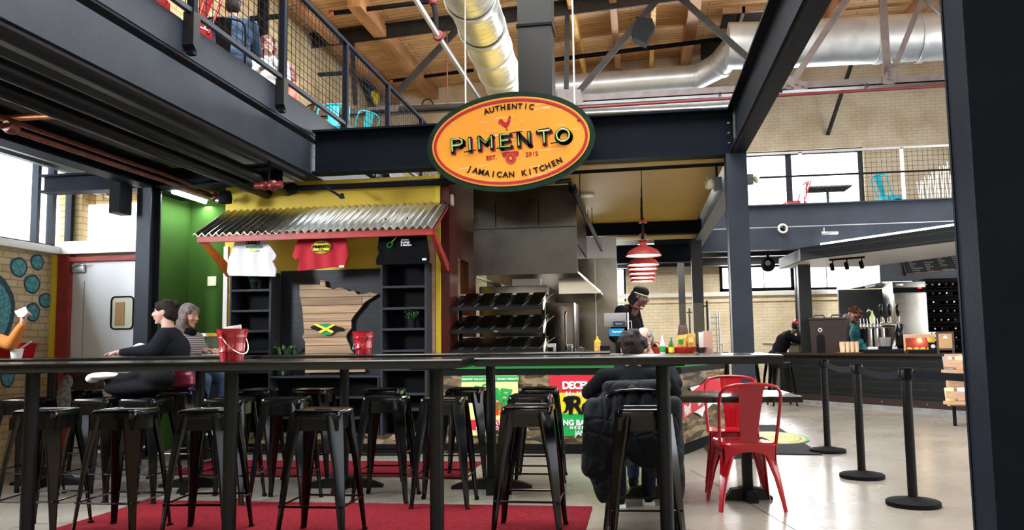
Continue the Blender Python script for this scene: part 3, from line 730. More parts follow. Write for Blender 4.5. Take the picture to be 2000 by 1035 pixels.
tag(MB().box(aY(1372, 212, 19.2), (aY(1462, 180, 19.6).x, 20.0, aY(1462, 180, 19.6).z), .01).build('square_duct', 'galvanised'), 'pale square duct fitting at the right end of the thin duct', 'air duct')
tag(MB().box(aY(1372, 118, 18.9), (aY(1422, 25, 19.4).x, 19.4, 8.0), .01).build('square_duct', 'dark_duct'), 'grey vertical duct box in front of the roof near the right beam', 'air duct')
# ---------------------------------------------------------------- pipes
def pipe(name, pts, r, m, label, cat='pipe', parts=None):
    o = MB().tube(pts, r, 12).build(name, m); tag(o, label, cat)
    if parts: parts(o)
    return o
def collars(ps, d, r, m):
    def f(o):
        for p in ps:
            q = V(d).to_track_quat('Z', 'Y').to_matrix().to_4x4()
            MB().lathe([(0, -.05), (r, -.05), (r * 1.25, -.02), (r * 1.25, .02), (r, .05), (0, .05)], n=12, mtx=Matrix.Translation(p) @ q).build('coupling', m, o)
    return f
YB = 15.2
pipe('sprinkler_pipe', [aY(806, -10, 12.5), aY(856, 70, 13.2), aY(935, 192, 14.3)], .045, 'conduit', 'silver slanting pipe with a red coupling left of the large duct', 'pipe', collars([aY(856, 70, 13.2)], dd, .075, 'red_pipe'))
pipe('sprinkler_pipe', [aY(845, 2, 13.2), aY(851, 28, 13.2), aY(852, 68, 13.2)], .045, 'matte_black', 'short black drop pipe meeting the silver slanting pipe', 'pipe', collars([aY(846, 3, 13.2)], (0, 0, 1), .06, 'red_pipe'))
pipe('sprinkler_pipe', [aY(650, 26, 14.4), aY(845, 2, 14.4)], .045, 'matte_black', 'black sprinkler pipe high above the railing with a copper end', 'pipe', collars([aY(648, 26, 14.4)], (1, 0, .1), .05, 'copper'))
pipe('sprinkler_pipe', [aY(766, 158, 18.6), aY(925, 137, 18.6)], .04, 'matte_black', 'short black sprinkler pipe behind the left truss diagonal', 'pipe', collars([aY(764, 158, 18.6)], (1, 0, .1), .045, 'copper'))
pipe('sprinkler_pipe', [aY(1070, 118, 18.0), aY(1430, 74, 18.0)], .05, 'matte_black', 'long black sprinkler pipe behind the roof speaker')
pipe('sprinkler_pipe', [aY(1560, 52, 18.0), aY(1740, 40, 18.0)], .05, 'matte_black', 'black pipe running above the very large right duct')
pipe('drop_pipe', [aY(873, 60, 15.4), aY(874, 205, 15.4)], .014, 'red_pipe', 'thin red vertical pipe left of the sign')
pipe('water_pipe', [aY(1100, 212, 15.42), aY(1860, 166.3, 15.42)], .028, 'red_pipe', 'long thin red pipe along the bottom of the truss')
_w = bpy.data.objects['water_pipe']
for _x in (-1.5, 1.6, 4.2): MB().box((_x - .02, 15.4, zc - .06), (_x + .02, 15.52, zc + .01)).build('clamp', 'girder_brown', _w)
pipe('water_pipe', [aY(780, 214, 15.42), aY(960, 206, 15.42)], .07, 'girder_brown', 'stout brown pipe left of the sign top')
o = MB().tube([aY(835 + 10 * cos(a), 206 + 9 * sin(a) - 3, 15.42) for a in [k * pi / 8 for k in range(16)]], .014, 6, closed=True).build('pipe_hanger', 'matte_black'); tag(o, 'round black ring hanger on the brown pipe left of the sign', 'pipe hanger')
# pipes under the left mezzanine (all run front to back)
def yrun(px, py, z): return aZ(px, py, z)
def runpipe(q0, z, r, m, label, y1, parts=None, y0=-2.):
    p = aZ(*q0, z); return pipe('drain_pipe' if r > .04 else 'sprinkler_pipe', [(p.x, y0, z), (p.x, y1, z)], r, m, label, 'pipe', parts)
runpipe((100, 175), 2.9, .066, 'satin_black', 'fat black drain pipe under the left mezzanine, nearer the girder', 8.95)
p2 = runpipe((100, 211), 2.88, .066, 'satin_black', 'fat black drain pipe under the left mezzanine, nearer the windows', 8.85)
x1 = aZ(60, 262, 2.8).x; x2 = aZ(60, 247, 2.88).x
runpipe((60, 266), 2.8, .022, 'rust_pipe', 'rusty red sprinkler pipe, lower of the pair above the left windows', 8.55, collars([(x1, 3.1, 2.8), (x1, 5.4, 2.8), (x1, 8.4, 2.8)], (0, 1, 0), .04, 'rust_pipe'))
runpipe((60, 249), 2.88, .02, 'rust_pipe', 'rusty red sprinkler pipe, upper of the pair above the left windows', 8.6)
pipe('water_pipe', [aZ(-30, 232, 2.97), aZ(115, 226, 2.97)], .028, 'copper', 'short copper pipe crossing toward the windows at the left edge')
runpipe((30, 62), 2.98, .03, 'black_steel', 'thin black pipe running just under the left girder', 8.3)
mb = MB(); 
o = thing('pipe_hanger', 'pair of thin hanger rods with clamps holding the rusty pipes', 'pipe hanger')
for x in (x1, x2): MB().cyl((x, 4.4, 2.8), (x, 4.4, 3.16), .008, n=6).build('rod', 'conduit', o)
MB().tube([(x1 + .03 * cos(a), 4.4, 2.8 + .03 * sin(a)) for a in [k * pi / 5 for k in range(10)]], .006, 5, closed=True).build('clamp', 'conduit', o)
# pipes in front of the yellow wall
pipe('conduit_pipe', [(-4.2, 8.62, 2.9), (-3.6, 8.62, 2.9), (1.0, 8.62, 2.955)], .02, 'matte_black', 'thin black conduit along the underside of the stall beam')
a = aY(570, 368, 8.55); b = aY(868, 356, 8.55)
pipe('gas_pipe', [a, b, (b.x + .9, 8.55, b.z + .04)], .032, 'matte_black', 'black gas pipe running behind the sign over the awning', 'pipe', collars([a], (1, 0, 0), .05, 'matte_black'))
a = aY(1112, 352, 8.6); b = aY(1119, 372, 8.75); c = aY(1176, 488, 10.6)
pipe('gas_pipe', [aY(1085, 355, 8.55), a, b, c], .026, 'satin_black', 'black gas pipe slanting down from behind the sign toward the kitchen', 'pipe', collars([b], c - b, .035, 'matte_black'))
o = thing('pipe_valve', 'dark red valve fitting hanging under the left girder corner', 'valve', aY(525, 362, 7.6))
MB().ball((-.04, 0, 0), .05).ball((.04, 0, 0), .055).cyl((-.14, 0, 0), (.14, 0, 0), .035).build('body', 'dark_red', o)
MB().cyl((0, 0, .02), (0, 0, .25), .012).build('stem', 'matte_black', o)
o = thing('pipe_valve', 'small black sprinkler fitting below the beam at the left of the awning', 'valve', aY(668, 382, 8.4))
MB().tube([(-.18, 0, .1), (0, 0, -.02)], .014, 8).build('arm', 'matte_black', o); MB().lathe([(0, -.03), (.03, -.03), (.02, .02), (0, .03)]).build('head', 'matte_black', o)
o = thing('wall_lamp', 'round black emergency lamp under the deck near the green wall', 'lamp', aY(440, 386, 8.3))
MB().lathe([(0, -.06), (.07, -.06), (.075, .0), (.06, .07), (0, .08)], n=20).build('housing', 'matte_black', o)
MB().cyl((-.1, 0, -.03), (-.06, 0, -.03), .03).build('lens', 'conduit', o)
# fluorescent tube in the green corridor
a = aZ(336, 374, 2.86); b = aZ(430, 402, 2.86)
o = thing('fluorescent_light', 'glowing fluorescent tube slanting above the green wall', 'lamp')
MB().box((a.x - .05, a.y, 2.88), (a.x + .05, min(b.y, 9.05), 2.93), .008).build('fitting', 'white', o)
MB().cyl((a.x, a.y + .02, 2.86), (a.x, min(b.y, 9.05) - .02, 2.86), .022).build('tube', 'tube_glow', o)
l = bpy.data.lights.new('tube_light', 'AREA'); l.shape = 'RECTANGLE'; l.size = .08; l.size_y = .9; l.energy = 9; l.color = (.95, 1, .97)
lo = bpy.data.objects.new('tube_light', l); COL.objects.link(lo); lo.location = (a.x, (a.y + 9.05) / 2, 2.82)

tag(MB().cyl((.965, -2, 3.0), (.965, 8.3, 3.0), .012, n=8).build('conduit_pipe', 'matte_black'), 'thin black conduit fixed along the underside of the long overhead beam', 'conduit')
_d = bpy.data.objects['spiral_duct.003']
for _x in (A.x + .4, B.x - .3): MB().cyl((_x, 19.0, A.z + .08), (_x, 19.0, roof_z(_x) + .02), .008, n=6).build('hanger_rod', 'conduit', _d)
# ================================================================ THE STALL
YW = 8.75
# walls
xl, xr = -4.66, -2.13
wall_y('wall_stall_front', YW, YW + .1, xl, xr, .0, 3.0, [], 'wall_yellow', 'yellow plaster wall of the merchandise side of the stall')
wall_x('wall_stall_side', xr - .002, xr + .1, YW + .0, 10.2, 0, 3.0, [(9.15, 9.75, .9, 2.12)], 'wall_red', 'glossy dark red side wall of the kitchen with a pass opening')
wall_x('wall_pass', xr - .55, xr - .5, 9.0, 10.2, 0, 3.0, [], 'plaster', 'pale wall seen through the pass opening')
tag(MB().box((xr - .05, YW - .025, .0), (xr + .0, YW - .001, 3.0)).build('trim_5', 'trim_yellow'), 'bright yellow upright trim at the corner of the red wall', kind='structure')
tag(MB().box((xl, YW - .025, .0), (xl + .05, YW - .001, 2.28)).build('trim_6', 'white'), 'white upright trim at the left end of the shelving', kind='structure')  # white stands for bright light on the yellow wall edge
tag(MB().box((-2.9 + .62, YW - .02, .2), (xr - .06, YW - .001, 2.28)).build('trim_7', 'light_wood'), 'pale strip between the right shelf and the yellow trim', kind='structure')
struct(MB().box((xr, 8.62, 3.0), (.93, 13.0, 3.06)), 'ceiling_kitchen', 'ceil_yellow', 'mustard yellow ceiling over the kitchen counter')
struct(MB().box((xr, 13.16, 2.8), (.93, 13.7, 2.86)), 'ceiling_kitchen_rear', 'ceil_yellow', 'rear strip of the yellow kitchen ceiling')
# stainless back wall
xa = -2.03; xb = aY(1207, 600, 11.5).x
wall_y('wall_kitchen', 11.5, 11.6, xr, xb, 0, 2.6, [], 'stainless', 'stainless steel clad wall behind the cooking hood')
tag(MB().box((xa, 11.485, 2.3), (xb, 11.5, 2.6)).box((aY(1163, 600, 11.48).x, 11.484, 0), (aY(1164.5, 600, 11.48).x, 11.5, 2.3)).build('trim_8', 'plaster'), 'pale panel strip at the top of the stainless wall', kind='structure')
# round white ceiling speaker and thin rods
v = aZ(1143, 381, 2.995); o = MB().lathe([(0, -.02), (.11, -.02), (.12, 0), (0, .001)], n=28, mtx=T(v.x, v.y, 2.999)).build('ceiling_speaker', 'white'); tag(o, 'flat white disc on the yellow ceiling right of the sign', 'ceiling speaker')
for i, (px, py, q) in enumerate(((1132, 335, 385), (1156, 405, 450), (1148, 410, 480))):
    v = aZ(px, py, 3.0); b = aY(px + 1, q, v.y)
    tag(MB().cyl((v.x, v.y, 3.0), (v.x, v.y, b.z), .006, n=6).build('hanger_rod', 'girder_brown'), ['thin rod hanging from the ceiling beside the flat white disc', 'short rod hanging near the rear of the yellow ceiling', 'long rod hanging just left of the slanting gas pipe end'][i], 'hanger rod')

# awning
t = thing('awning', 'corrugated metal awning on a red fascia board over the t-shirts', 'awning')
ax0, ax1 = -4.64, -2.03
mb = MB(); N = 34 * 8; top = []; bot = []
rings = []
for j, (y, z) in enumerate(((8.03, 2.325), (8.74, 2.69))):
    up = [(ax0 + (ax1 - ax0) * i / N, y, z + .016 * sin(2 * pi * 33 * i / N)) for i in range(N + 1)]
    rings.append(up + [(p[0], p[1], p[2] - .003) for p in up[::-1]])
mb.loft(rings, smooth=True); mb.build('corrugated_sheet', 'corrugated', t)
MB().box((ax0 + .03, 8.06, 2.245), (ax1 - .02, 8.1, 2.318), .004).build('fascia_board', 'fascia_red', t)
for i, x in enumerate((ax0 + .07, ax1 - .03)):
    m_ = 'orange_wood' if i == 0 else 'fascia_red'
    MB().prism([(x - .02, 8.1, 2.3), (x - .02, 8.1, 2.25), (x - .02, 8.66, 1.93), (x - .02, 8.74, 1.93), (x - .02, 8.74, 2.02)], (.045, 0, 0)).build('bracket', m_, t)
    MB().prism([(x - .015, 8.11, 2.285), (x - .015, 8.74, 2.62), (x - .015, 8.74, 2.655), (x - .015, 8.11, 2.32)], (.035, 0, 0)).build('side_rafter', m_, t)

# shelving against a black plywood panel
def bookcase(x0, x1, z0, z1, shelves, label, lower=None):
    t = thing('shelving_unit', label, 'shelving unit'); y0, y1 = 8.5, 8.73; k = .022
    MB().box((x0, y0, z0), (x0 + k, y1, z1)).build('side_panel', 'shelf_grey', t); MB().box((x1 - k, y0, z0), (x1, y1, z1)).build('side_panel', 'shelf_grey', t)
    MB().box((x0 + k, y1 - .012, z0), (x1 - k, y1, z1)).build('back_panel', 'matte_black', t); MB().box((x0, y0, z1), (x1, y1, z1 + .02)).build('top_panel', 'ply_black', t)
    for z in shelves: MB().box((x0 + k, y0 + .004, z - .012), (x1 - k, y1 - .012, z + .012)).build('shelf', 'shelf_grey', t)
    return t
def zs(x, l): return [aY(x, y, 8.51).z for y in l]
bl = aY(449, 540, 8.5).x; br = aY(530, 540, 8.5).x
bookcase(bl, br, .2, zs(490, [536])[0], zs(490, [567, 607, 647, 687, 727, 768]), 'black shelving unit at the left end of the panel under the white t-shirt')
cl = aY(743, 540, 8.5).x; cr = aY(833, 540, 8.5).x
bookcase(cl, cr, .2, zs(788, [516])[0], zs(788, [560, 602, 643, 685, 722, 770, 800]), 'black shelving unit at the right end of the panel under the black t-shirt')
# the low shelves between
t = thing('low_shelf', 'low black shelf with open bays below the wooden state map', 'shelf')
z_a, z_b, z_c = zs(640, [734])[0], zs(640, [775])[0], .2
MB().box((br + .002, 8.5, z_a - .02), (cl - .002, 8.73, z_a)).build('top_board', 'shelf_grey', t)
for z in (z_b, zs(640, [815])[0]): MB().box((br + .002, 8.505, z - .018), (cl - .002, 8.73, z)).build('shelf', 'shelf_grey', t)
MB().box((br + .002, 8.718, z_c), (cl - .002, 8.73, z_a - .02)).build('back_panel', 'ink_black', t)
for x in (aY(737, 760, 8.5).x,): MB().box((x, 8.5, z_c), (x + .02, 8.718, z_a - .02)).build('divider', 'ply_black', t)
tag(MB().box((br + .002, 8.734, z_a + .002), (cl - .002, 8.749, aY(640, 527, 8.73).z)).build('backing_panel', 'ply_black'), 'big black plywood panel behind the wooden state map', 'panel')
tag(MB().box((bl - .06, 8.52, .1), (xr - .02, 8.749, .198)).build('plinth', 'stone_print'), 'stone patterned plinth strip below the black shelving', 'plinth')
tag(MB().box((bl - .06, 8.5, .0), (xr - .02, 8.749, .1)).build('baseboard_front', 'matte_black'), 'black toe board under the shelving', kind='structure')

# wooden state map with a small flag map
px = lambda x, y, Y=8.68: (lambda v: (v.x, v.z))(aY(x, y, Y))
outl = [(585, 556), (625, 556), (625, 548), (634, 548), (636, 560), (652, 565), (659, 562), (668, 562), (684, 569), (690, 567), (699, 575), (712, 574), (722, 571), (738, 574), (735, 576), (712, 590), (705, 600), (690, 618), (686, 625), (686, 642), (680, 648), (676, 655), (677, 664), (682, 673), (684, 682), (693, 693), (706, 722), (716, 722.5), (716, 727), (596, 727), (596, 667), (590, 658), (594, 650), (591, 610), (590, 600), (585, 575)]
# the lower edge reappears under the bar table
outl = outl[:26] + [(697, 710), (712, 721), (713, 726), (596, 728)] + outl[30:]
t = thing('state_map', 'map of a state cut from rough pallet boards, hung on the black panel', 'wooden map')
MB().prism([(x, 8.68, z) for x, z in [px(*q) for q in outl]], (0, .03, 0)).build('boards', 'pallet_wood', t)
t2 = thing('flag_map', 'small island map painted as a black, green and yellow flag on the wooden map', 'flag map')
isl = [(607, 638), (614, 635), (623, 634), (632, 633), (640, 632), (650, 635), (658, 638), (666, 639), (672, 642), (669, 646), (660, 646), (652, 648), (646, 653), (640, 655), (632, 653), (624, 648), (614, 644), (607, 641)]
f = lambda l, Y: [(v.x, Y, v.z) for v in [aY(x, y, 8.66) for x, y in l]]
MB().prism(f(isl, 8.655), (0, .022, 0)).build('base_shape', 'ink_black', t2)
MB().prism(f([(617, 634), (640, 632), (652, 634.5), (640, 642.5)], 8.65), (0, .005, 0)).build('upper_field', 'flag_green', t2)
MB().prism(f([(640, 645), (650, 650), (645, 654.5), (634, 654.5), (625, 650)], 8.65), (0, .005, 0)).build('lower_field', 'flag_green', t2)
MB().prism(f([(613, 634), (619, 632), (653, 647), (650, 651)], 8.646), (0, .004, 0)).build('saltire_bar', 'flag_yellow', t2)
MB().prism(f([(652, 633), (656, 635), (627, 651), (622, 648)], 8.642), (0, .004, 0)).build('saltire_bar', 'flag_yellow', t2)

def plant(x, y, z, s, label, tall=False, pot=True, wild=False):
    t = thing('potted_plant', label, 'plant', (x, y, z))
    if pot: MB().lathe([(0, 0), (.035 * s, 0), (.05 * s, .1 * s), (.044 * s, .1 * s), (.04 * s, .09 * s), (0, .09 * s)], n=16).build('pot', 'cloth_charcoal', t)
    mb = MB(); rnd = random.Random(int(x * 100))
    for i in range(150 if not wild else 60):
        a = rnd.random() * 6.28; u = rnd.random() ** .5; h = rnd.random()
        if wild: c = V((u * .06 * s * cos(a), u * .05 * s * sin(a), .02 + h * .17 * s))
        else: c = V((u * .085 * s * cos(a), u * .07 * s * sin(a), .1 * s + h * .12 * s))
        m_ = T(*c) @ R(rnd.random() * 6, 'Z') @ R(rnd.random() * 3, 'X')
        l = .016 * s
        q = [m_ @ V(p) for p in ((0, -l, 0), (l * .6, 0, .003), (0, l, 0), (-l * .6, 0, .003))]
        mb.quad(*q)
    for k in range(5): mb.tube([(0, 0, .05 * s), (.04 * s * cos(k * 1.3), .03 * s * sin(k * 1.3), .15 * s)], .003 * s, 4)
    mb.build('foliage', 'foliage', t); return t
p = aY(496, 565, 8.6); plant(p.x, 8.6, zs(490, [567])[0] + .012, .85, 'small potted plant on the top left shelf, half hidden by the white t-shirt')
p = aY(805, 642, 8.6); plant(p.x, 8.6, zs(788, [643])[0] + .012, 1.0, 'bushy potted plant on the right shelf, level with the flag map')
p = aY(555, 693, 8.6); plant(p.x, 8.6, z_a, 2.1, 'loose green sprig in a pot left of the wooden map', wild=True)

# t-shirts hung below the awning
def shirt(name, pts, Y, m, label, th=.03, folds=4, amp=.012):
    t = thing('t_shirt', label, 't-shirt'); P = [aY(x, y, Y) for x, y in pts]
    mb = MB(); fr = mb.b; vs = [fr.verts.new((p.x, Y, p.z)) for p in P]; fr.faces.new(vs)
    bmesh.ops.triangulate(fr, faces=fr.faces[:]); 
    for _ in range(4): bmesh.ops.subdivide_edges(fr, edges=[e for e in fr.edges if e.calc_length() > .035], cuts=1, use_grid_fill=False); bmesh.ops.triangulate(fr, faces=fr.faces[:])
    zt = max(p.z for p in P)
    for v in fr.verts: v.co.y += amp * sin(v.co.x * folds * 9 + 2 * sin((zt - v.co.z) * 7)) * min(1, (zt - v.co.z) * 7)
    g = bmesh.ops.extrude_face_region(fr, geom=fr.faces[:])
    for v in [q for q in g['geom'] if isinstance(q, bmesh.types.BMVert)]: v.co.y += th
    mb.build('cloth', m, t, smooth=True)
    xm = sum(p.x for p in P) / len(P)
    for dx in (-.12, .12): MB().box((xm + dx - .006, Y, zt - .03), (xm + dx + .006, Y + .01, 2.47)).build('clip', 'matte_black', t)
    return t
YS = 8.3
t = shirt('w', [(460, 468), (515, 470), (528, 480), (538, 498), (536, 504), (531, 510), (538, 526), (536, 540), (490, 539), (446, 538), (443, 530), (449, 515), (444, 508), (452, 490)], YS, 'cloth_white', 'white t-shirt with green and black lettering hanging under the awning', folds=4)
def mark(parent, items, m, nm='print'): return text(nm, items, m, parent)
v = aY(494, 481, YS - .025); mark(t, [('exquisite', T(v.x, YS - .025, v.z) @ FACE, .045, dict(bold=.002, shear=.3))], 'flag_green', 'green_lettering')
v = aY(494, 474, YS - .025); mark(t, [('ODDLY', T(v.x, YS - .025, v.z) @ FACE, .05, dict(bold=.002))], 'ink_black', 'black_lettering')
v = aY(494, 489, YS - .025); MB().box((v.x - .05, YS - .02, v.z - .006), (v.x + .04, YS - .025, v.z + .004)).build('yellow_stripe', 'flag_yellow', t)
t = shirt('r', [(583, 464), (670, 462), (676, 470), (680, 500), (673, 504), (671, 497), (674, 520), (632, 523), (581, 529), (586, 504), (577, 507), (570, 500)], YS, 'cloth_red', 'red t-shirt with a yellow oval print hanging under the awning')
v = aY(627, 482, YS - .03)
MB().lathe([(0, 0), (.108, 0), (.108, .004), (0, .004)], n=36, mtx=T(v.x, YS - .02, v.z) @ R(pi / 2, 'X') @ Matrix.Diagonal((1, .66, 1, 1))).build('oval_print', 'flag_yellow', t)
MB().tube([(v.x + .1 * cos(a), YS - .028, v.z + .065 * sin(a)) for a in [k * pi / 16 for k in range(32)]], .0025, 4, closed=True).build('oval_outline', 'ink_black', t)
mark(t, [('PIMENTO', T(v.x, YS - .028, v.z) @ FACE, .042, dict(bold=.0018, spacing=1.05)), ('AUTHENTIC', T(v.x, YS - .028, v.z + .043) @ FACE, .016, {}), ('JAMAICAN KITCHEN', T(v.x, YS - .028, v.z - .045) @ FACE, .015, {}), ('EST. 2012', T(v.x, YS - .028, v.z - .026) @ FACE, .013, {})], 'ink_black', 'oval_lettering')
v = aY(668, 521, YS - .02); MB().box((v.x - .03, YS - .03, v.z - .008), (v.x + .025, YS - .024, v.z + .014)).build('hem_tag', 'white', t)
t = shirt('b', [(740, 460), (832, 458), (838, 500), (837, 514), (735, 517), (735, 505), (740, 495), (738, 485)], YS, 'cloth_black', 'black t-shirt with small white lettering hanging under the awning', amp=.006)
v = aY(791, 468, YS - .025)
mark(t, [('Justice', T(v.x, YS - .025, v.z) @ FACE, .03, dict(bold=.001)), ('Burleigh', T(v.x + .003, YS - .025, v.z - .028) @ FACE, .03, dict(bold=.001)), ('& libation', T(v.x + .012, YS - .025, v.z - .056) @ FACE, .03, dict(bold=.001))], 'ink_white', 'white_lettering')
v = aY(765, 473, YS - .025)
MB().tube([(v.x - .045, YS - .025, v.z - .05), (v.x - .05, YS - .025, v.z - .02), (v.x - .02, YS - .025, v.z + .0), (v.x + .01, YS - .025, v.z - .01), (v.x + .0, YS - .025, v.z - .045), (v.x - .02, YS - .025, v.z - .055)], .006, 6, closed=True).build('guitar_outline', 'flag_green', t)
MB().tube([(v.x + .0, YS - .025, v.z - .0), (v.x + .05, YS - .025, v.z + .05)], .005, 6).build('guitar_neck', 'flag_yellow', t)
v = aY(829, 507, YS - .02); MB().box((v.x - .022, YS - .03, v.z - .008), (v.x + .022, YS - .024, v.z + .014)).build('hem_tag', 'white', t)

# small box on red wall, yellow note on the green wall
v = aX(880, 391, xr + .1)
tag(MB().box((xr + .101, v.y - .04, v.z - .06), (xr + .13, v.y + .04, v.z + .06), .006).build('wall_box', 'ivory'), 'small cream box high on the dark red wall', 'wall box')
v = aY(415, 549, 9.1)
tag(MB().box((v.x - .055, 9.085, v.z - .055), (v.x + .055, 9.0995, v.z + .055)).build('wall_switch', 'ivory'), 'square cream switch plate on the green wall', 'switch')

# ---------------------------------------------------------------- counter
cx0, cx1 = xr + .02, .40
px1 = aZ(1408, 858, 0); q0 = V((.40, 8.62, 0)); q1 = V((px1.x + .1, px1.y + .25, 0))
t = thing('food_counter', 'stone patterned food counter with a green edge and an angled right end', 'counter')
nv = V((q1.y - q0.y, -(q1.x - q0.x), 0)).normalized()
def poly(off, back=.8):
    A = V((cx0, 8.62 - off, 0)); B = V((q0.x + off * .45, q0.y - off, 0)); C = q1 + nv * off
    return [A, B, C, V((C.x - .62, C.y + .35, 0)), V((.0, 9.42, 0)), V((cx0, 9.42, 0))]
def slab(name, off, z0, z1, m): 
    P = poly(off); MB().prism([(p.x, p.y, z0) for p in P], (0, 0, z1 - z0)).build(name, m, t)
slab('toe_base', .03, 0, .1, 'matte_black'); slab('stone_panel', 0, .1, .81, 'stone_print'); slab('black_rail', .015, .81, .875, 'satin_black'); slab('green_edge', .03, .875, .92, 'ink_green'); slab('worktop', .05, .92, 1.0, 'satin_black')
v = aY(1424, 800, 9.9)
MB().cyl((q1.x + .02, q1.y, 0), (q1.x + .02, q1.y, .92), .03).build('end_post', 'matte_black', t)
# posters on the counter front
def on(px_, py_, Y=8.595): v = aY(px_, py_, Y); return v
def rect(mb, x0, y0, x1, y1, Y): a = on(x0, y0, Y); b = on(x1, y1, Y); mb.box((a.x, Y, b.z), (b.x, Y + .003, a.z)); return mb
t = thing('poster', 'pale yellow and green reggae event poster on the stone counter', 'poster')
rect(MB(), 901, 734, 1013, 851, 8.6).build('paper', 'poster_cream', t)
rect(MB(), 901, 735, 1013, 745, 8.597).build('green_band', 'poster_green', t)
rect(MB(), 930, 791, 1000, 811, 8.597).build('orange_band', 'sign_orange', t)
rect(MB(), 905, 820, 1005, 840, 8.597).build('red_band', 'poster_red', t)
v = on(957, 740.5, 8.594); text('band_lettering', [('ORGANIC R.E.A.S.T ORGANIC SPARKS PRESENTS', T(v.x, v.y, v.z) @ FACE, .028, dict(bold=.001))], 'ink_white', t)
v = on(967, 770, 8.594); text('title_lettering', [('REBEL', T(v.x - .03, v.y, v.z) @ R(.1, 'Y') @ FACE, .17, dict(bold=.008, shear=.2)), ('Salute', T(v.x, v.y, v.z - .11) @ R(-.1, 'Y') @ FACE, .14, dict(bold=.006, shear=.2))], 'poster_green', t)
v = on(965, 802, 8.592); text('date_lettering', [('2015', T(v.x, v.y, v.z) @ FACE, .12, dict(bold=.003)), ('SUNDAY', T(v.x, v.y, v.z + .075) @ FACE, .05, dict(bold=.001))], 'poster_red', t)
v = on(965, 826, 8.592); text('place_lettering', [('PLANTATION', T(v.x, v.y, v.z) @ FACE, .06, dict(bold=.002)), ('ORCHARD COVE', T(v.x, v.y, v.z - .055) @ FACE, .05, dict(bold=.001))], 'ink_white', t)
v = on(965, 845, 8.592); text('foot_lettering', [('ST. ANN, JA', T(v.x, v.y, v.z) @ FACE, .06, dict(bold=.002))], 'ink_black', t)
# curly mark in the title
v = on(950, 757, 8.594); MB().tube([(v.x + .05 * cos(a) , v.y, v.z + .04 * sin(a)) for a in [k * .5 for k in range(11)]], .006, 6).build('curl_mark', 'poster_green', t)
t = thing('poster', 'red, yellow and green festival poster with a lion on the stone counter', 'poster')
rect(MB(), 1073, 733, 1260, 770, 8.6).build('red_field', 'poster_red', t); rect(MB(), 1073, 767, 1260, 808, 8.597).build('yellow_field', 'poster_yellow', t); rect(MB(), 1073, 808, 1260, 852, 8.598).build('green_field', 'poster_green', t)
v = on(1098, 753, 8.594); text('month_lettering', [('DECEMBER', T(v.x, v.y, v.z) @ FACE, .105, dict(bold=.005, align='LEFT', spacing=.85)), ('14 - 16TH', T(v.x + .03, v.y, v.z - .087) @ FACE, .06, dict(bold=.003, align='LEFT'))], 'ink_white', t)
v = on(1108, 793, 8.593); text('title_lettering', [('Roots', T(v.x, v.y, v.z) @ FACE, .25, dict(bold=.008, align='LEFT', shear=.1, spacing=.9))], 'ink_black', t)
f2 = lambda l, Y: [(v.x, Y, v.z) for v in [on(x, y, 8.594) for x, y in l]]
MB().prism(f2([(1101, 776), (1112, 773), (1122, 775), (1119, 780), (1112, 781), (1113, 788), (1116, 798), (1118, 806), (1112, 807), (1110, 799), (1106, 806), (1098, 807), (1103, 802), (1106, 792), (1103, 785), (1099, 783)], 8.592), (0, .004, 0)).build('lion_mark', 'ink_black', t)
v = on(1098, 826, 8.593); text('place_lettering', [('LONG BAY BEACH', T(v.x - .09, v.y, v.z) @ FACE, .075, dict(bold=.003, align='LEFT')), ('N E G R I L', T(v.x + .08, v.y, v.z - .05) @ FACE, .042, dict(bold=.002, align='LEFT')), ('JAMAICA', T(v.x + .13, v.y, v.z - .105) @ FACE, .075, dict(bold=.001, align='LEFT', spacing=.8))], 'ink_white', t)
# red sign panel on the angled end
ang = atan2(q1.y - q0.y, q1.x - q0.x)
E1 = lambda s, z, o=.02: V((q0.x, q0.y, 0)) + (q1 - q0).normalized() * s + nv * o + V((0, 0, z))
t = thing('tin_sign', 'red and white beer sign shaped like a ribbon on the angled counter end', 'sign')
def e(l, o): return [E1(s, z, o) for s, z in l]
def hit(px_, py_):
    r = ray(px_, py_); n = nv; k = ((V((q0.x, q0.y, EYE)) + nv * .02) - O).dot(n) / r.dot(n); p = O + r * k
    return ((p - V((q0.x, q0.y, 0))).dot((q1 - q0).normalized()), p.z)
loop = [hit(x, y) for x, y in ((1324, 786), (1392, 733), (1402, 745), (1420, 745), (1420, 775), (1392, 780), (1331, 820), (1327, 820), (1325, 805))]
MB().prism(e(loop, .03), nv * -.012).build('ribbon', 'poster_red', t)
loop = [hit(x, y) for x, y in ((1347, 757), (1366, 752), (1410, 765), (1408, 792), (1392, 788), (1384, 796), (1375, 802), (1372, 814), (1362, 807), (1350, 804), (1372, 785), (1355, 770))]
MB().prism(e(loop, .022), nv * -.008).build('white_shape', 'ink_white', t)
s0, z0_ = hit(1333, 806); s1, z1_ = hit(1393, 758); sl = atan2(z1_ - z0_, s1 - s0)
for w_, k in (('Red', .0), ('Stripe', .42)):
    text('script_lettering', [(w_, Matrix.Translation(E1(s0 + (s1 - s0) * k, z0_ + (z1_ - z0_) * k, .034)) @ R(ang, 'Z') @ R(-sl, 'Y') @ FACE, .15, dict(bold=.004, align='LEFT', shear=.3, spacing=.85))], 'ink_white', t)

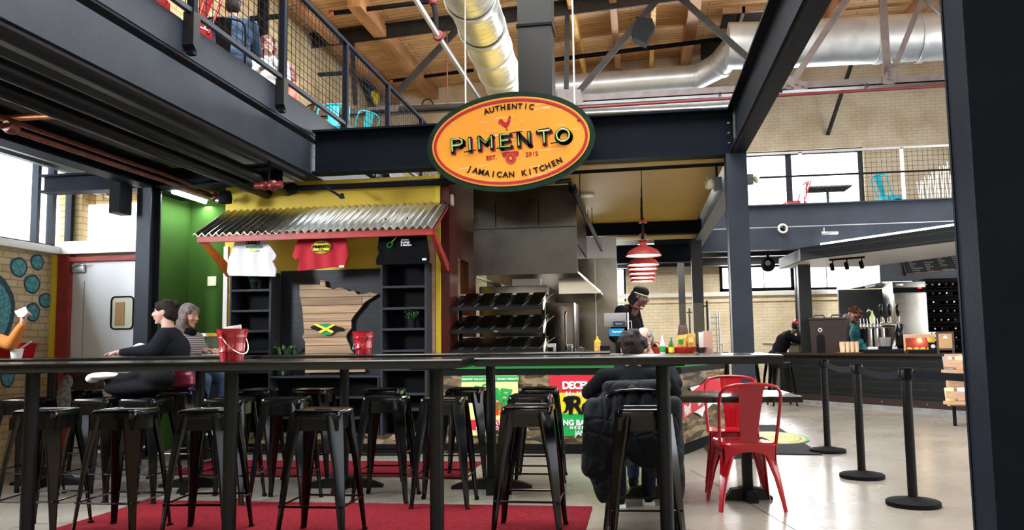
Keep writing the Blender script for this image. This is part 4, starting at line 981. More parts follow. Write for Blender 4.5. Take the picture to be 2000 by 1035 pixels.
# ---------------------------------------------------------------- kitchen
t = thing('range_hood', 'large dull stainless cooking hood hanging over the kitchen', 'range hood')
hx0 = aY(925, 450, 9.6).x; hx1 = aY(1127, 450, 9.6).x
hx0 = max(hx0, xr + .12)
MB().box((hx0, 9.6, aY(1000, 536, 9.6).z), (hx1, 9.63, 2.995)).box((hx0, 9.63, 2.5), (hx1, 11.4, 2.53)).box((hx1 - .02, 9.63, 2.3), (hx1, 11.4, 2.995)).build('front_panel', 'stainless_dark', t)
for x in (968, 1052): v = aY(x, 430, 9.59).x; MB().box((v - .004, 9.59, 2.52), (v + .004, 9.6, 2.82)).build('seam', 'matte_black', t)
v = aY(1000, 446, 9.59).z; MB().box((hx0, 9.592, v - .003), (hx1, 9.6, v + .003)).build('seam', 'matte_black', t)
zb = aY(1000, 536, 9.6).z
MB().prism([(hx1, 9.65, zb), (hx1 + .22, 10.3, zb - .19), (hx1 + .22, 11.4, zb - .19), (hx1, 11.4, zb)], (0, 0, .02)).build('side_wing', 'chrome', t)
MB().prism([(hx1 - .3, 10.35, zb), (hx1, 10.35, zb), (hx1 + .25, 10.35, zb - .2), (hx1 - .3, 10.35, zb - .2)], (0, .02, 0)).build('filter_bank', 'chrome', t)
MB().prism([(hx0, 9.65, zb), (hx0, 9.65, zb - .02), (hx0 + .3, 10.4, zb - .16), (hx0 + .3, 10.4, zb - .1)], (.02, 0, 0)).build('side_wing', 'stainless', t)
# ovens and equipment behind the rack
t = thing('oven', 'tall stainless oven with a long vertical handle behind the wire rack', 'oven')
ox0 = aY(1066, 630, 9.9).x; ox1 = aY(1122, 630, 9.9).x
MB().box((ox0, 9.9, .3), (ox1, 10.7, 1.62), .01).build('body', 'stainless_dark', t)
MB().box((ox0 + .1, 9.87, .75), (ox1 - .02, 9.9, 1.58), .008).build('door', 'stainless', t)
MB().tube([(ox1 - .1, 9.87, 1.5), (ox1 - .1, 9.82, 1.48), (ox1 - .1, 9.82, .95), (ox1 - .1, 9.87, .93)], .014, 8).build('handle', 'chrome', t)
MB().box((ox0, 9.9, 0), (ox1, 10.6, .3)).build('stand', 'matte_black', t)
t = thing('deck_oven', 'wide stainless deck oven with papers on top behind the wire rack', 'oven')
MB().box((-1.95, 10.0, .2), (-1.12, 10.9, 1.0)).build('base', 'stainless_dark', t)
MB().box((-1.95, 10.0, 1.0), (-1.12, 10.9, 1.28), .01).build('lower_deck', 'stainless', t)
MB().box((-1.95, 10.0, 1.3), (-1.1, 10.9, 1.84), .01).build('upper_deck', 'stainless', t)
MB().box((-1.25, 9.985, 1.38), (-1.14, 10.0, 1.5)).build('copper_plate', 'copper', t)
MB().box((-1.55, 10.1, 1.84), (-1.2, 10.3, 1.93)).build('top_tray', 'white', t)
# heated wire display rack on the counter
t = thing('display_rack', 'three-tier black wire merchandising rack on the counter', 'display rack')
rl = aY(878, 690, 8.72).x; rr = aY(1062, 690, 8.72).x
for k, (zf, zb_) in enumerate(((aY(960, 600, 8.72).z, aY(960, 578, 9.2).z), (aY(960, 645, 8.72).z, aY(960, 621, 9.2).z), (aY(960, 684, 8.72).z, aY(960, 663, 9.2).z))):
    MB().prism([(rl, 8.72, zf - .03), (rl, 8.72, zf + .008), (rl, 8.74, zf + .01), (rl, 9.25, zb_ + .01), (rl, 9.25, zb_ - .02), (rl, 8.76, zf - .03)], (rr - rl, 0, 0)).build('tray', 'satin_black', t)
    mb = MB()
    for i in range(44): x = rl + .02 + (rr - rl - .04) * i / 43; mb.cyl((x, 9.22, zb_ + .01), (x, 9.22, zb_ + .025), .004, n=5)
    mb.cyl((rl, 9.22, zb_ + .025), (rr, 9.22, zb_ + .025), .005, n=6)
    for i in range(6): x = rl + .1 + (rr - rl - .15) * i / 5; mb.cyl((x, 8.74, zf + .014), (x + .12, 9.2, zb_ + .014), .004, n=5)
    mb.build('wire_guard', 'conduit', t)
    for i in range(5):
        x = rl + .08 + i * .19; MB().prism([(x, 8.8, zf + .016), (x + .14, 8.8, zf + .016), (x + .18, 9.1, zb_ + .012), (x + .04, 9.1, zb_ + .012)], (0, 0, .012)).build('pan', 'stainless_dark', t)
    MB().prism([(rr, 8.71, zf - .04), (rr, 8.9, zf + .05), (rr, 8.9, zf + .12), (rr, 8.71, zf + .03)], (.01, 0, 0)).build('price_flag', 'ivory', t)
    v = (rl + rr) / 2; text('maker_mark', [('atlas', T(v, 8.717, zf - .01) @ FACE, .025, {})], 'chalk', t) if k < 2 else None
for x, m_ in ((rl + .06, 'satin_black'), (rr - .03, 'satin_black')): 
    MB().box((x - .02, 9.0, 1.0), (x + .02, 9.04, 1.62)).build('upright', m_, t); MB().box((x - .02, 8.76, 1.0), (x + .02, 9.2, 1.03)).build('foot', m_, t)
# pendant lamps, a receding row
lamp0 = None
for i, (Y, px_, py_) in enumerate(((8.95, 1257, 500), (9.95, 1256.5, 518), (10.75, 1255.5, 526), (11.5, 1255, 535), (12.2, 1255, 543), (12.9, 1255, 550))):
    lab = ['red enamel pendant lamp hanging nearest over the food counter', 'second red pendant lamp of the row, just behind the nearest', 'third red pendant lamp of the row over the counter', 'fourth red pendant lamp of the row over the counter', 'fifth red pendant lamp of the row, next to last', 'farthest red pendant lamp of the row, lowest in the picture'][i]
    b = aY(px_, py_, Y); r = .19
    if lamp0 is None:
        t = thing('pendant_lamp', lab, 'pendant lamp', b, 0, 'red pendant lamps over the counter'); lamp0 = t
        MB().lathe([(r, 0), (r * .99, .012), (r * .8, .06), (r * .45, .095), (r * .24, .11), (r * .2, .15), (r * .3, .165), (r * .3, .175), (0, .18), (0, .172), (r * .16, .15), (r * .2, .108), (r * .42, .09), (r * .78, .055), (r * .97, .008)], n=32).build('shade', 'enamel_shade' if 'enamel_shade' in M else 'fascia_red', t)
        MB().lathe([(0, .012), (r * .93, .012), (r * .93, .016), (0, .016)], n=28).build('diffuser', 'lamp_glow', t)
        MB().cyl((0, 0, .17), (0, 0, .42), .014).build('stem', 'matte_black', t)
        MB().lathe([(0, .36), (.045, .36), (.05, .365), (.03, .385), (0, .39)], n=20).build('upper_collar', 'fascia_red', t)
        MB().cyl((0, 0, .42), (0, 0, 3.0 - b.z), .005, n=6).build('cord', 'matte_black', t)
    else: t = place(lamp0, b, 0, lab)
    l = bpy.data.lights.new('lamp', 'POINT'); l.energy = 4; l.shadow_soft_size = .1; l.color = (1, .93, .8)
    lo = bpy.data.objects.new('lamp_light', l); COL.objects.link(lo); lo.location = b + V((0, 0, -.06))
l = bpy.data.lights.new('hood_light', 'POINT'); l.energy = .8; l.shadow_soft_size = .15; l.color = (1, .95, .85); lo = bpy.data.objects.new('hood_light', l); COL.objects.link(lo); lo.location = (-1.3, 10.9, 2.1)

# ---------------------------------------------------------------- oval sign
t = thing('oval_sign', 'big orange oval shop sign with green border and neon lettering hung on cables', 'sign', (-1.265, 8.22, 3.205))
t.rotation_euler = (0, radians(-2.6), 0)
a_, b_ = .875, .52
def oval(ra, rb, y0, y1): return R(pi / 2, 'X') @ Matrix.Diagonal((ra, rb, 1, 1))
def disc(name, ra, rb, y, th, m):
    MB().lathe([(0, 0), (.992, 0), (1, th * .4), (1, th), (0, th)], n=72, mtx=T(0, y + th, 0) @ R(pi / 2, 'X') @ Matrix.Diagonal((ra, rb, 1, 1))).build(name, m, t)
def ring(name, ra, rb, w, y, th, m):
    N = 96; mb = MB(); rg = []
    for k in range(N):
        c, s = cos(2 * pi * k / N), sin(2 * pi * k / N)
        rg.append([(ra * c, y, rb * s), (ra * c, y + th, rb * s), ((ra - w) * c, y + th, (rb - w) * s), ((ra - w) * c, y, (rb - w) * s)])
    rg.append(rg[0]); mb.loft(rg, smooth=False, caps=False); mb.build(name, m, t)
disc('backing', a_, b_, 0, .07, 'sign_green'); disc('face', a_ - .055, b_ - .055, -.008, .02, 'sign_orange')
ring('red_ring', a_ - .075, b_ - .075, .026, -.016, .014, 'sign_red')
mat('worn_paint', (.9, .7, .45), .6)
rnd = random.Random(3); mb = MB()
for i in range(46):
    x = rnd.uniform(-.75, .78); z = rnd.uniform(-.42, .42)
    if (x / .8) ** 2 + (z / .45) ** 2 > .95: continue
    L = rnd.uniform(.01, .12) if i % 4 else rnd.uniform(.12, .3); L = min(L, .8 * sqrt(max(0, 1 - (z / .45) ** 2)) - x); h = rnd.uniform(.0012, .003)
    if L > .01: mb.box((x, -.0095, z - h), (x + L, -.0082, z + h))
o = mb.build('scratches', 'worn_paint', t); o['kind'] = 'stuff'
def arc_text(s, R_, cx, cz, a0, step, size, up=True, m='ink_black', nm='arc_lettering', y=-.012):
    items = []
    for i, ch in enumerate(s):
        if ch == ' ': continue
        a = a0 + (i - (len(s) - 1) / 2) * step
        if up: items.append((ch, T(cx + R_ * sin(a), y, cz + R_ * cos(a)) @ R(a, 'Y') @ FACE, size, dict(bold=.002)))
        else: items.append((ch, T(cx + R_ * sin(a), y, cz - R_ * cos(a)) @ R(-a, 'Y') @ FACE, size, dict(bold=.002)))
    return text(nm, items, m, t)
arc_text('AUTHENTIC', 1.1, .01, -.74, 0, .054, .078, True, nm='upper_lettering')
arc_text('JAMAICAN', 1.15, .03, .80, -.2220, .0555, .082, False, nm='lower_lettering')
arc_text('KITCHEN', 1.15, .03, .80, .25, .0555, .082, False, nm='lower_lettering')
text('date_lettering', [('EST.', T(-.2, -.012, -.155) @ FACE, .06, dict(bold=.001, spacing=1.1)), ('2012', T(.22, -.012, -.155) @ FACE, .06, dict(bold=.001, spacing=1.1))], 'sign_red', t)
text('trade_mark', [('TM', T(.72, -.012, .14) @ FACE, .03, {})], 'ink_black', t)
# rooster
rs = [(-.085, .02), (-.09, .055), (-.075, .08), (-.05, .085), (-.035, .07), (-.02, .045), (.0, .035), (.02, .05), (.03, .075), (.035, .1), (.05, .115), (.06, .11), (.07, .095), (.062, .085), (.058, .07), (.056, .045), (.045, .01), (.025, -.015), (.01, -.03), (.012, -.05), (.025, -.058), (-.01, -.058), (.0, -.05), (-.002, -.03), (-.02, -.02), (-.045, .0), (-.06, .02), (-.07, .045), (-.075, .02)]
MB().prism([(x * .85 - .03, -.012, z * .85 + .17) for x, z in rs], (0, .006, 0)).build('rooster_mark', 'sign_red', t)
# fruit emblem
MB().prism([(-.09, -.012, -.115), (-.05, -.012, -.105), (.0, -.012, -.11), (.06, -.012, -.105), (.09, -.012, -.12), (.08, -.012, -.16), (.05, -.012, -.17), (-.05, -.012, -.17), (-.08, -.012, -.16)], (0, .006, 0)).build('leaf_mark', 'sign_red', t)
MB().lathe([(0, 0), (.055, 0), (.055, .004), (0, .004)], n=30, mtx=T(0, -.013, -.18) @ R(pi / 2, 'X')).build('fruit_mark', 'sign_red', t)
MB().tube([(.047 * cos(a), -.018, -.18 + .047 * sin(a)) for a in [k * pi / 12 for k in range(24)]], .002, 4, closed=True).build('fruit_outline', 'sign_orange', t)
MB().prism([((.024 if k % 2 == 0 else .01) * sin(k * pi / 5), -.022, -.18 + (.024 if k % 2 == 0 else .01) * cos(k * pi / 5)) for k in range(10)], (0, .004, 0)).build('star_mark', 'sign_orange', t)
# neon word: block letter plates with tubes in front
L_ = {'P': [[(0, 0), (0, 1), (.5, 1), (.68, .86), (.68, .62), (.5, .48), (.05, .48)]], 'I': [[(.0, 0), (.0, 1)]], 'M': [[(0, 0), (0, 1), (.42, .45), (.84, 1), (.84, 0)]],
      'E': [[(.62, 1), (0, 1), (0, 0), (.64, 0)], [(0, .52), (.52, .52)]], 'N': [[(0, 0), (0, 1), (.7, 0), (.7, 1)]], 'T': [[(0, 1), (.8, 1)], [(.4, 1), (.4, 0)]],
      'O': [[(.42 + .42 * cos(a), .5 + .5 * sin(a)) for a in [k * pi / 12 for k in range(25)]]]}
def strip(mb, pts, w, y0, y1):
    for (x0, z0), (x1, z1) in zip(pts, pts[1:]):
        d = V((x1 - x0, 0, z1 - z0)); 
        if d.length < 1e-6: continue
        d.normalize(); n = V((d.z, 0, -d.x)) * w; p = V((x0, y0, z0)) - d * w; q = V((x1, y0, z1)) + d * w
        mb.prism([p + n, q + n, q - n, p - n], (0, y1 - y0, 0))
xc = -.6; hh = .125
adv = {'P': .185, 'I': .10, 'M': .225, 'E': .185, 'N': .2, 'T': .19, 'O': .2}
for ch in 'PIMENTO':
    for nm_, m_, w, y0, y1, dx, dz in (('letter_shadow', 'sign_red', .019, -.011, -.0085, .014, -.014), ('letter_plate', 'ink_black', .019, -.02, -.0115, 0, 0)):
        mb = MB()
        for st in L_[ch]: strip(mb, [(xc + x * .155 + dx, z * hh + dz - .06) for x, z in st], w, y0, y1)
        mb.build(nm_ + '_' + ch.lower(), m_, t)
    mb = MB()
    for st in L_[ch]: mb.tube([(xc + x * .155, -.045, z * hh - .06) for x, z in st], .009, 8)
    mb.build('neon_tube_' + ch.lower(), 'neon_tube', t)
    xc += adv[ch]
for x0, x1, z in ((-.48, -.35, -.075), (-.14, -.06, -.07), (.02, .14, .075), (.3, .42, .08), (.42, .56, -.07)): MB().tube([(x0, -.04, z), (x1, -.04, z + .01)], .006, 6).build('tube_link', 'ink_black', t)
for px_ in (909, 1122):
    v = aY(px_, 200, 8.25); top = 7.8
    tag(MB().cyl((v.x, 8.26, v.z - .06), (v.x, 8.26, top), .009, n=6).build('sign_cable', 'white'), 'thin pale cable holding up the %s end of the oval sign' % ('left' if px_ < 1000 else 'right'), 'cable')
# ================================================================ BAR TABLES
def cross_base(t, x, y, m='satin_black', r=.32):
    mb = MB()
    for a in (.1, .1 + pi / 2):
        d = V((cos(a), sin(a), 0)); n = V((-d.y, d.x, 0))
        for s in (1, -1):
            e_ = d * s
            mb.loft([[V((x, y, z)) + e_ * u + n * w for w, z in ((-hw, 0), (hw, 0), (hw, hz), (-hw, hz))] for u, hw, hz in ((.0, .045, .09), (.12, .042, .075), (r * .8, .035, .045), (r, .032, .02))])
    mb.build('cross_foot', m, t)
def bar_table(label, c, L, W_, poles, rz=0., h=1.07, th=.045, live=True, skirt=False):
    t = thing('bar_table', label, 'bar table', (c[0], c[1], 0), rz, 'dark plank bar-height tables')
    mb = MB(); n = 40; rnd = random.Random(int(L * 100)); rg = []
    for k in range(n + 1):
        x = -L / 2 + L * k / n; w0 = -W_ / 2 + rnd.uniform(-.004, .004); w1 = W_ / 2 + rnd.uniform(-.004, .004)
        rg.append([(x, w0 + .006, h - th), (x, w0, h - th + .008), (x, w0, h - .006), (x, w0 + .006, h), (x, w1 - .006, h), (x, w1, h - .006), (x, w1, h - th + .008), (x, w1 - .006, h - th)])
    mb.loft(rg); mb.build('table_top', 'bar_top', t)
    for x in poles:
        MB().cyl((x, 0, .05), (x, 0, h - th - .012), .038, n=24).build('pole', 'satin_black', t)
        MB().box((x - .11, -.15, h - th - .014), (x + .11, .15, h - th - .0005), .003).build('mounting_plate', 'satin_black', t)
        cross_base(t, x, 0)
    return t
p84 = aZ(84, 745, 1.0); p84 = aY(84, 760, 4.35).x; p456 = aY(456, 760, 4.35).x; p858 = aY(858, 760, 4.38).x; p1296 = aY(1296, 760, 4.6).x
xe = aZ(909, 700, 1.07).x; xs_ = -4.6
ry1 = radians(3.0)
cA = ((xe + xs_) / 2, 4.30)
def loc_(t, X, Y): a = t.rotation_euler.z; dx, dy = X - t.location.x, Y - t.location.y; return dx * cos(a) + dy * sin(a)
L = (xe - xs_)
tA = bar_table('long dark plank bar table nearest the camera on the left, with three big poles', cA, L, .74, [p84 - cA[0], p456 - cA[0], p858 - cA[0] - .015], ry1)
x0 = xe + .03; x1 = aZ(1536, 694, 1.07).x
tB = bar_table('dark plank bar table nearest the camera on the right, one big pole', ((x0 + x1) / 2, 4.66), x1 - x0 + .02, .72, [p1296 - (x0 + x1) / 2], radians(1.5))
a = aZ(508, 695, 1.07); b = aZ(1176, 691, 1.07)
pl, pr = aY(675, 760, 6.55).x, aY(960, 760, 6.6).x
cx = (a.x + b.x) / 2; ry = atan2(.18, 2.2)
tC = bar_table('second row bar table before the wooden map, with a red bucket on it', (cx, 6.55), b.x - a.x, .74, [pl - cx, pr - cx], ry * .5)
x1 = a.x - .04
tD = bar_table('bar table of the second row at the left, where two women sit', (x1 - 1.25, 6.45), 2.5, .74, [aY(397, 760, 6.5).x - (x1 - 1.25), -.75], 0)
for px_, Y in ((673, 6.5), (958, 6.55)):
    v = aY(px_ - 9, 725, Y - .04); tag(MB().cyl((0, 0, 0), (0, 0, .001), .001).build('x', 'white'), None) if False else None
# small white stickers on the second row poles
for x in (pl - cx, pr - cx): MB().box((x - .03, -.042, .96), (x - .012, -.036, .99)).build('sticker', 'white', tC)

# ================================================================ STOOLS
def make_stool(label):
    t = thing('bar_stool', label, 'bar stool', group='black metal bar stools around the bar tables'); H_ = .765
    mb = MB(); s = .15
    # pan seat with a rounded rim
    def rr(s_, z, r=.035, n=4): return [(x, y, z) for x, y in rrect(-s_, s_, -s_, s_, r, n)]
    mb.loft([rr(s - .012, H_ - .05), rr(s, H_ - .05), rr(s + .002, H_ - .018), rr(s - .004, H_ - .004), rr(s - .014, H_), rr(s - .028, H_ - .006, .03)], caps=True)
    mb.build('seat', 'gloss_black', t)
    MB().tube([(.05 * cos(a), .012 * sin(a), H_ - .005) for a in [k * pi / 8 for k in range(16)]], .003, 5, closed=True).build('hand_hole_rim', 'matte_black', t)
    for sx in (1, -1):
        for sy in (1, -1):
            mb = MB(); rg = []
            for z, c, w, dp in ((H_ - .03, .128, .052, .03), (H_ - .11, .137, .05, .028), (.45, .165, .038, .022), (.1, .197, .021, .016), (.02, .204, .018, .014)):
                # folded sheet channel, its web square to the diagonal so the outside corner is flat and tapered
                q = [(-w, -dp), (-w, -.008), (-w + .008, 0), (w - .008, 0), (w, -.008), (w, -dp), (w - .004, -dp), (w - .004, -.01), (w - .012, -.005), (-w + .012, -.005), (-w + .004, -.01), (-w + .004, -dp)]
                k = .7071; rg.append([(sx * (c + k * o + k * u), sy * (c + k * o - k * u), z) for u, o in q])
            mb.loft(rg, smooth=False); mb.build('leg', 'gloss_black', t)
            MB().box((sx * .185, sy * .185, 0), (sx * .215, sy * .215, .022), .002).build('foot_cap', 'matte_black', t)
    for sx in (1, -1):
        MB().cyl((sx * .192, -.19, .215), (sx * .192, .19, .215), .0065, n=8).build('stretcher', 'gloss_black', t)
        MB().cyl((-.19, sx * .192, .215), (.19, sx * .192, .215), .0065, n=8).build('stretcher', 'gloss_black', t)
        MB().box((-.148, sx * .146, H_ - .12), (.148, sx * .143, H_ - .045)).build('apron_plate', 'gloss_black', t)
        MB().box((sx * .146, -.148, H_ - .12), (sx * .143, .148, H_ - .045)).build('apron_plate', 'gloss_black', t)
    return t
SEATS = [ # px, py of the front left top corner, label
 (14, 803, 'black metal bar stool at the far left of the front row behind the first pole'),
 (171, 806, 'black metal bar stool between the first two big poles, second of the front row'),
 (338, 803, 'black metal bar stool just left of the second big pole, third of the front row'),
 (563, 802, 'black metal bar stool alone in the front row between the second and third big poles'),
 (976, 794, 'black metal bar stool of the front row on the right end of the red carpet'),
 (1201, 799, 'black metal bar stool of the front row before the quilted coat'),
 (-10, 780, 'black metal bar stool of the middle row cut by the left edge of the picture'),
 (135, 784, 'black metal bar stool of the middle row beside the stool with the brown handbag'),
 (226, 780, 'black metal bar stool of the middle row below the dark coats'),
 (390, 779, 'black metal bar stool of the middle row directly behind the second big pole'),
 (504, 779, 'black metal bar stool of the middle row right of the second big pole'),
 (703, 774, 'black metal bar stool of the middle row below the red bucket on the second table'),
 (816, 778, 'black metal bar stool of the middle row directly behind the third big pole'),
 (990, 772, 'black metal bar stool of the middle row at the second table right end'),
 (305, 766, 'black metal bar stool of the rear row under the maroon bag'),
 (455, 766, 'black metal bar stool of the rear row in front of the left shelving unit'),
 (567, 765, 'black metal bar stool of the rear row in front of the low shelf'),
 (708, 763, 'black metal bar stool of the rear row below the right shelving unit'),
 (868, 762, 'black metal bar stool of the rear row left of the yellow poster'),
 (1014, 761, 'black metal bar stool of the rear row right of the yellow poster'),
 (90, 768, 'black metal bar stool of the rear row carrying the brown handbag'),
]
stool0 = None; STOOL = []
rows = {0: 4.80, 1: 5.85, 2: 7.0}
for i, (px_, py_, lab) in enumerate(SEATS):
    v = aZ(px_, py_ + 1.5, .762)
    row = 0 if i < 6 else (1 if i < 14 else 2)
    yc = max(min(v.y, rows[row] + .16), rows[row] - .12)
    rz = random.Random(i).uniform(-.06, .06) + .04
    p = aY(px_, py_, yc); loc = (p.x + .155, yc + .155, 0)
    if stool0 is None: stool0 = make_stool(lab); stool0.location = loc; stool0.rotation_euler.z = rz; o = stool0
    else: o = place(stool0, loc, rz, lab)
    STOOL.append(o)
for i in (20,):
    pass

# ================================================================ RED CHAIRS
def make_chair(label, m='red_enamel', group=None, name='metal_chair'):
    t = thing(name, label, 'chair', group=group); zs_ = .45
    def rr(sx, z, r=.06, n=5, dy=0): return [(x, y + dy, z) for x, y in rrect(-sx, sx, -sx, sx, r, n)]
    MB().loft([rr(.178, zs_ - .05), rr(.185, zs_ - .045), rr(.188, zs_ - .012), rr(.18, zs_), rr(.165, zs_ - .004, .05)]).build('seat', m, t)
    for sx in (1, -1):
        for sy in (1, -1):
            mb = MB(); rg = []
            for z, c, w, dp in ((zs_ - .02, .150, .055, .03), (zs_ - .1, .160, .048, .028), (.22, .188, .03, .02), (.07, .212, .02, .016), (.0, .222, .018, .014)):
                # folded sheet channel, its web square to the diagonal so the outside corner is flat and tapered
                q = [(-w, -dp), (-w, -.008), (-w + .008, 0), (w - .008, 0), (w, -.008), (w, -dp), (w - .004, -dp), (w - .004, -.01), (w - .012, -.005), (-w + .012, -.005), (-w + .004, -.01), (-w + .004, -dp)]
                k = .7071; rg.append([(sx * (c + k * o + k * u), sy * (c + k * o - k * u), z) for u, o in q])
            mb.loft(rg, smooth=False); mb.build('leg', m, t)
    # arched apron plates between the legs
    for sy in (1, -1):
        pts = [(-.17, zs_ - .02), (.17, zs_ - .02)] + [(.165 * cos(a), zs_ - .16 + .1 * sin(a)) for a in [k * pi / 10 for k in range(11)]]
        MB().prism([(x, sy * .182, z) for x, z in pts], (0, .004, 0)).build('arched_apron', m, t)
        MB().prism([(sy * .182, x, z) for x, z in pts], (.004, 0, 0)).build('arched_apron', m, t)
    # back hoop and splat; the back is at +y
    hoop = []
    prof = [(.19, .12, zs_ - .04), (.195, .165, .52), (.2, .2, .62), (.205, .235, .72), (.2, .26, .79), (.17, .275, .83), (.1, .285, .845), (0, .29, .85)]
    hoop = prof + [(-x, y, z) for x, y, z in prof[:-1][::-1]]
    MB().tube(hoop, .0115, 10).build('back_hoop', m, t)
    mb = MB(); rg = []
    for y, z, w in ((.17, zs_ - .01, .055), (.2, .56, .062), (.235, .68, .072), (.268, .78, .08), (.286, .838, .085)):
        rg.append([(-w, y, z), (-w * .5, y - .004, z), (-w * .45, y + .003, z), (w * .45, y + .003, z), (w * .5, y - .004, z), (w, y, z), (w, y + .004, z), (-w, y + .004, z)])
    mb.loft(rg); mb.build('back_splat', m, t)
    return t
chair0 = make_chair('glossy red metal chair nearest the camera, its back to us at the low table', group='red metal chairs at the low table')
chair0.location = (.69, 6.02, 0); chair0.rotation_euler.z = pi + .12
place(chair0, (.70, 6.72, 0), -.08, 'glossy red metal chair across the low table, facing the camera')

# low table
t = thing('dining_table', 'low dark table between the red chairs and the seated person in dark clothes', 'table', (.38, 6.26, 0), radians(1.5), None)
MB().box((-.7, -.36, .715), (.7, .36, .755), .004).build('table_top', 'bar_top', t)
for x in (.36, -.36):
    MB().box((x - .035, -.035, .05), (x + .035, .035, .713), .006).build('pole', 'satin_black', t)
    cross_base(t, x, 0, r=.17)

# ================================================================ CARPETS, MAT
def rug(name, pts, z, m, label, cat='rug'):
    mb = MB().prism([(x, y, 0.0005) for x, y in pts], (0, 0, z)); o = mb.build(name, m); return tag(o, label, cat)
xR = aZ(1157, 991, 0); xl_ = aZ(305, 1000, 0)
rug('red_carpet', [(xR.x, xR.y), (xR.x, 4.2), (-3.75, 4.2), (-3.68, xR.y - .04)], .008, 'carpet', 'dark red carpet runner under the front row of stools')
b2 = aZ(945, 903, 0)
rug('red_carpet', [(b2.x, b2.y), (b2.x - .02, 7.05), (-4.3, 7.0), (-4.3, b2.y - .05)], .008, 'carpet', 'dark red carpet runner behind the second row of tables')
mA, mBk = aZ(1606, 889, 0), aZ(1546, 831, 0)
rug('door_mat', [(mA.x, mA.y), (.65, mA.y + .05), (.65, mBk.y), (mA.x, mBk.y)], .01, 'mat_black', 'black entrance mat with the round orange shop logo', 'mat')
o = bpy.data.objects['door_mat']
c = aZ(1538, 858, 0); 
for k, (rx, ry_, m_) in enumerate(((.36, .62, 'flag_green'), (.32, .56, 'poster_yellow'), (.29, .51, 'poster_red'), (.26, .46, 'poster_yellow'))):
    MB().lathe([(0, 0), (1, 0), (1, .0008), (0, .0008)], (0, 0, 0), 40, Matrix.Translation((c.x - .12, c.y + .1, .0112 + k * .001)) @ Matrix.Diagonal((rx, ry_, 1, 1))).build('logo_oval', m_, o)
text('logo_lettering', [('PIMENTO', T(c.x - .12, c.y + .1, .0158) @ R(0, 'Z'), .11, dict(depth=.0005, bold=.003)), ('JAMAICAN KITCHEN', T(c.x - .12, c.y - .1, .0158), .05, dict(depth=.0005, bold=.001))], 'poster_red', o)
tag(MB().prism([(1.12, 4.2, .0003), (1.126, 4.2, .0003), (.42, 7.6, .0003), (.414, 7.6, .0003)], (0, 0, .0006)).build('trim_9', 'matte_black'), 'thin dark control joint in the concrete floor', kind='structure')

# ================================================================ STANCHIONS
def make_stanchion(label):
    t = thing('queue_post', label, 'queue post', group='black queue posts in a line')
    MB().lathe([(0, 0), (.17, 0), (.175, .005), (.175, .03), (.165, .036), (.05, .055), (.04, .06), (0, .06)], n=40).build('base', 'matte_black', t)
    MB().cyl((0, 0, .05), (0, 0, .86), .032, n=24).build('post', 'satin_black', t)
    MB().lathe([(0, .85), (.036, .85), (.036, .925), (.046, .928), (.046, .936), (0, .938)], n=24).build('head', 'matte_black', t)
    for a in (.9, -2.2, 2.4): MB().box((-.012, .034, .865), (.012, .048, .925), .002, R(a, 'Z')).build('belt_clip', 'satin_black', t)
    return t
P = [aZ(1617, 883, 0), aZ(1684, 933, 0), aZ(1784, 987, 0)]
LB = ['black queue post farthest from the camera, by the corner of the logo mat', 'black queue post in the middle of the line', 'black queue post nearest the camera, left of the massive column']
s0_ = None
for p, lab in zip(P, LB):
    if s0_ is None: s0_ = make_stanchion(lab); s0_.location = (p.x, p.y + .0, 0)
    else: place(s0_, (p.x, p.y, 0), 0, lab)
P.append(V((2.6, 5.4, 0)))
for i, (a, b) in enumerate(zip(P, P[1:])):
    mb = MB(); up = []; n = 12
    A = V((a.x, a.y, 0)); B = V((b.x, b.y, 0)); d = (B - A).normalized(); nn = V((-d.y, d.x, 0)) * .0012; A = A + d * .05; B = B - d * .05
    rg = []
    for k in range(n + 1):
        q = A.lerp(B, k / n); s = -.035 * sin(pi * k / n) if i < 2 else -.02 * sin(pi * k / n)
        rg.append([q + nn + V((0, 0, .87 + s)), q + nn + V((0, 0, .92 + s)), q - nn + V((0, 0, .92 + s)), q - nn + V((0, 0, .87 + s))])
    mb.loft(rg); tag(mb.build('queue_belt', 'cloth_charcoal'), ['black belt between the farthest and the middle queue post', 'black belt between the middle and the nearest queue post', 'black belt running from the nearest queue post behind the massive column'][i], 'belt')

# ================================================================ BUCKETS AND TABLE THINGS
def bucket(x, y, h, r0, r1, label, rz):
    t = thing('metal_bucket', label, 'bucket', (x, y, 1.071), rz, 'red buckets on the bar tables')
    MB().lathe([(0, 0), (r0, 0), (r0 + .001, .004), (r0 + .006, .045), (r0 + .01, .048), (r0 + .007, .053), (r1 - .012, h * .72), (r1 - .008, h * .73), (r1 - .009, h * .745), (r1, h - .004), (r1 + .005, h), (r1 - .004, h - .002), (r0 - .002, .006), (0, .006)], n=40).build('body', 'red_enamel', t)
    for s in (1, -1): MB().lathe([(0, 0), (.014, 0), (.014, .005), (0, .007)], n=12, mtx=T(s * (r1 - .004), 0, h - .03) @ R(s * pi / 2, 'Y')).build('ear', 'red_enamel', t)
    hp = [(r1 * cos(a) * 1.02, -.0 - sin(a) * r1 * .95, h - .03 - sin(a) * h * .62) for a in [k * pi / 14 for k in range(15)]]
    MB().tube(hp, .003, 6).build('handle', 'chrome', t)
    return t
p = aZ(453, 704, 1.07)
t = bucket(aY(453, 690, 4.2).x, 4.2, .172, .06, .084, 'larger red metal bucket with paper in it on the near bar table', 1.25)
tag(MB().box((-.045, -.003, .03), (.05, .003, .125), .002).build('paper_sheet', 'white', None, xf=T(aY(453, 690, 4.2).x + .01, 4.21, 1.135) @ R(-.12, 'Y')), 'folded white paper standing in the larger red bucket', 'paper')
q = aY(709, 690, 6.32)
bucket(q.x, 6.33, .182, .06, .087, 'smaller looking red metal bucket on the second row table before the wooden map', -.9)
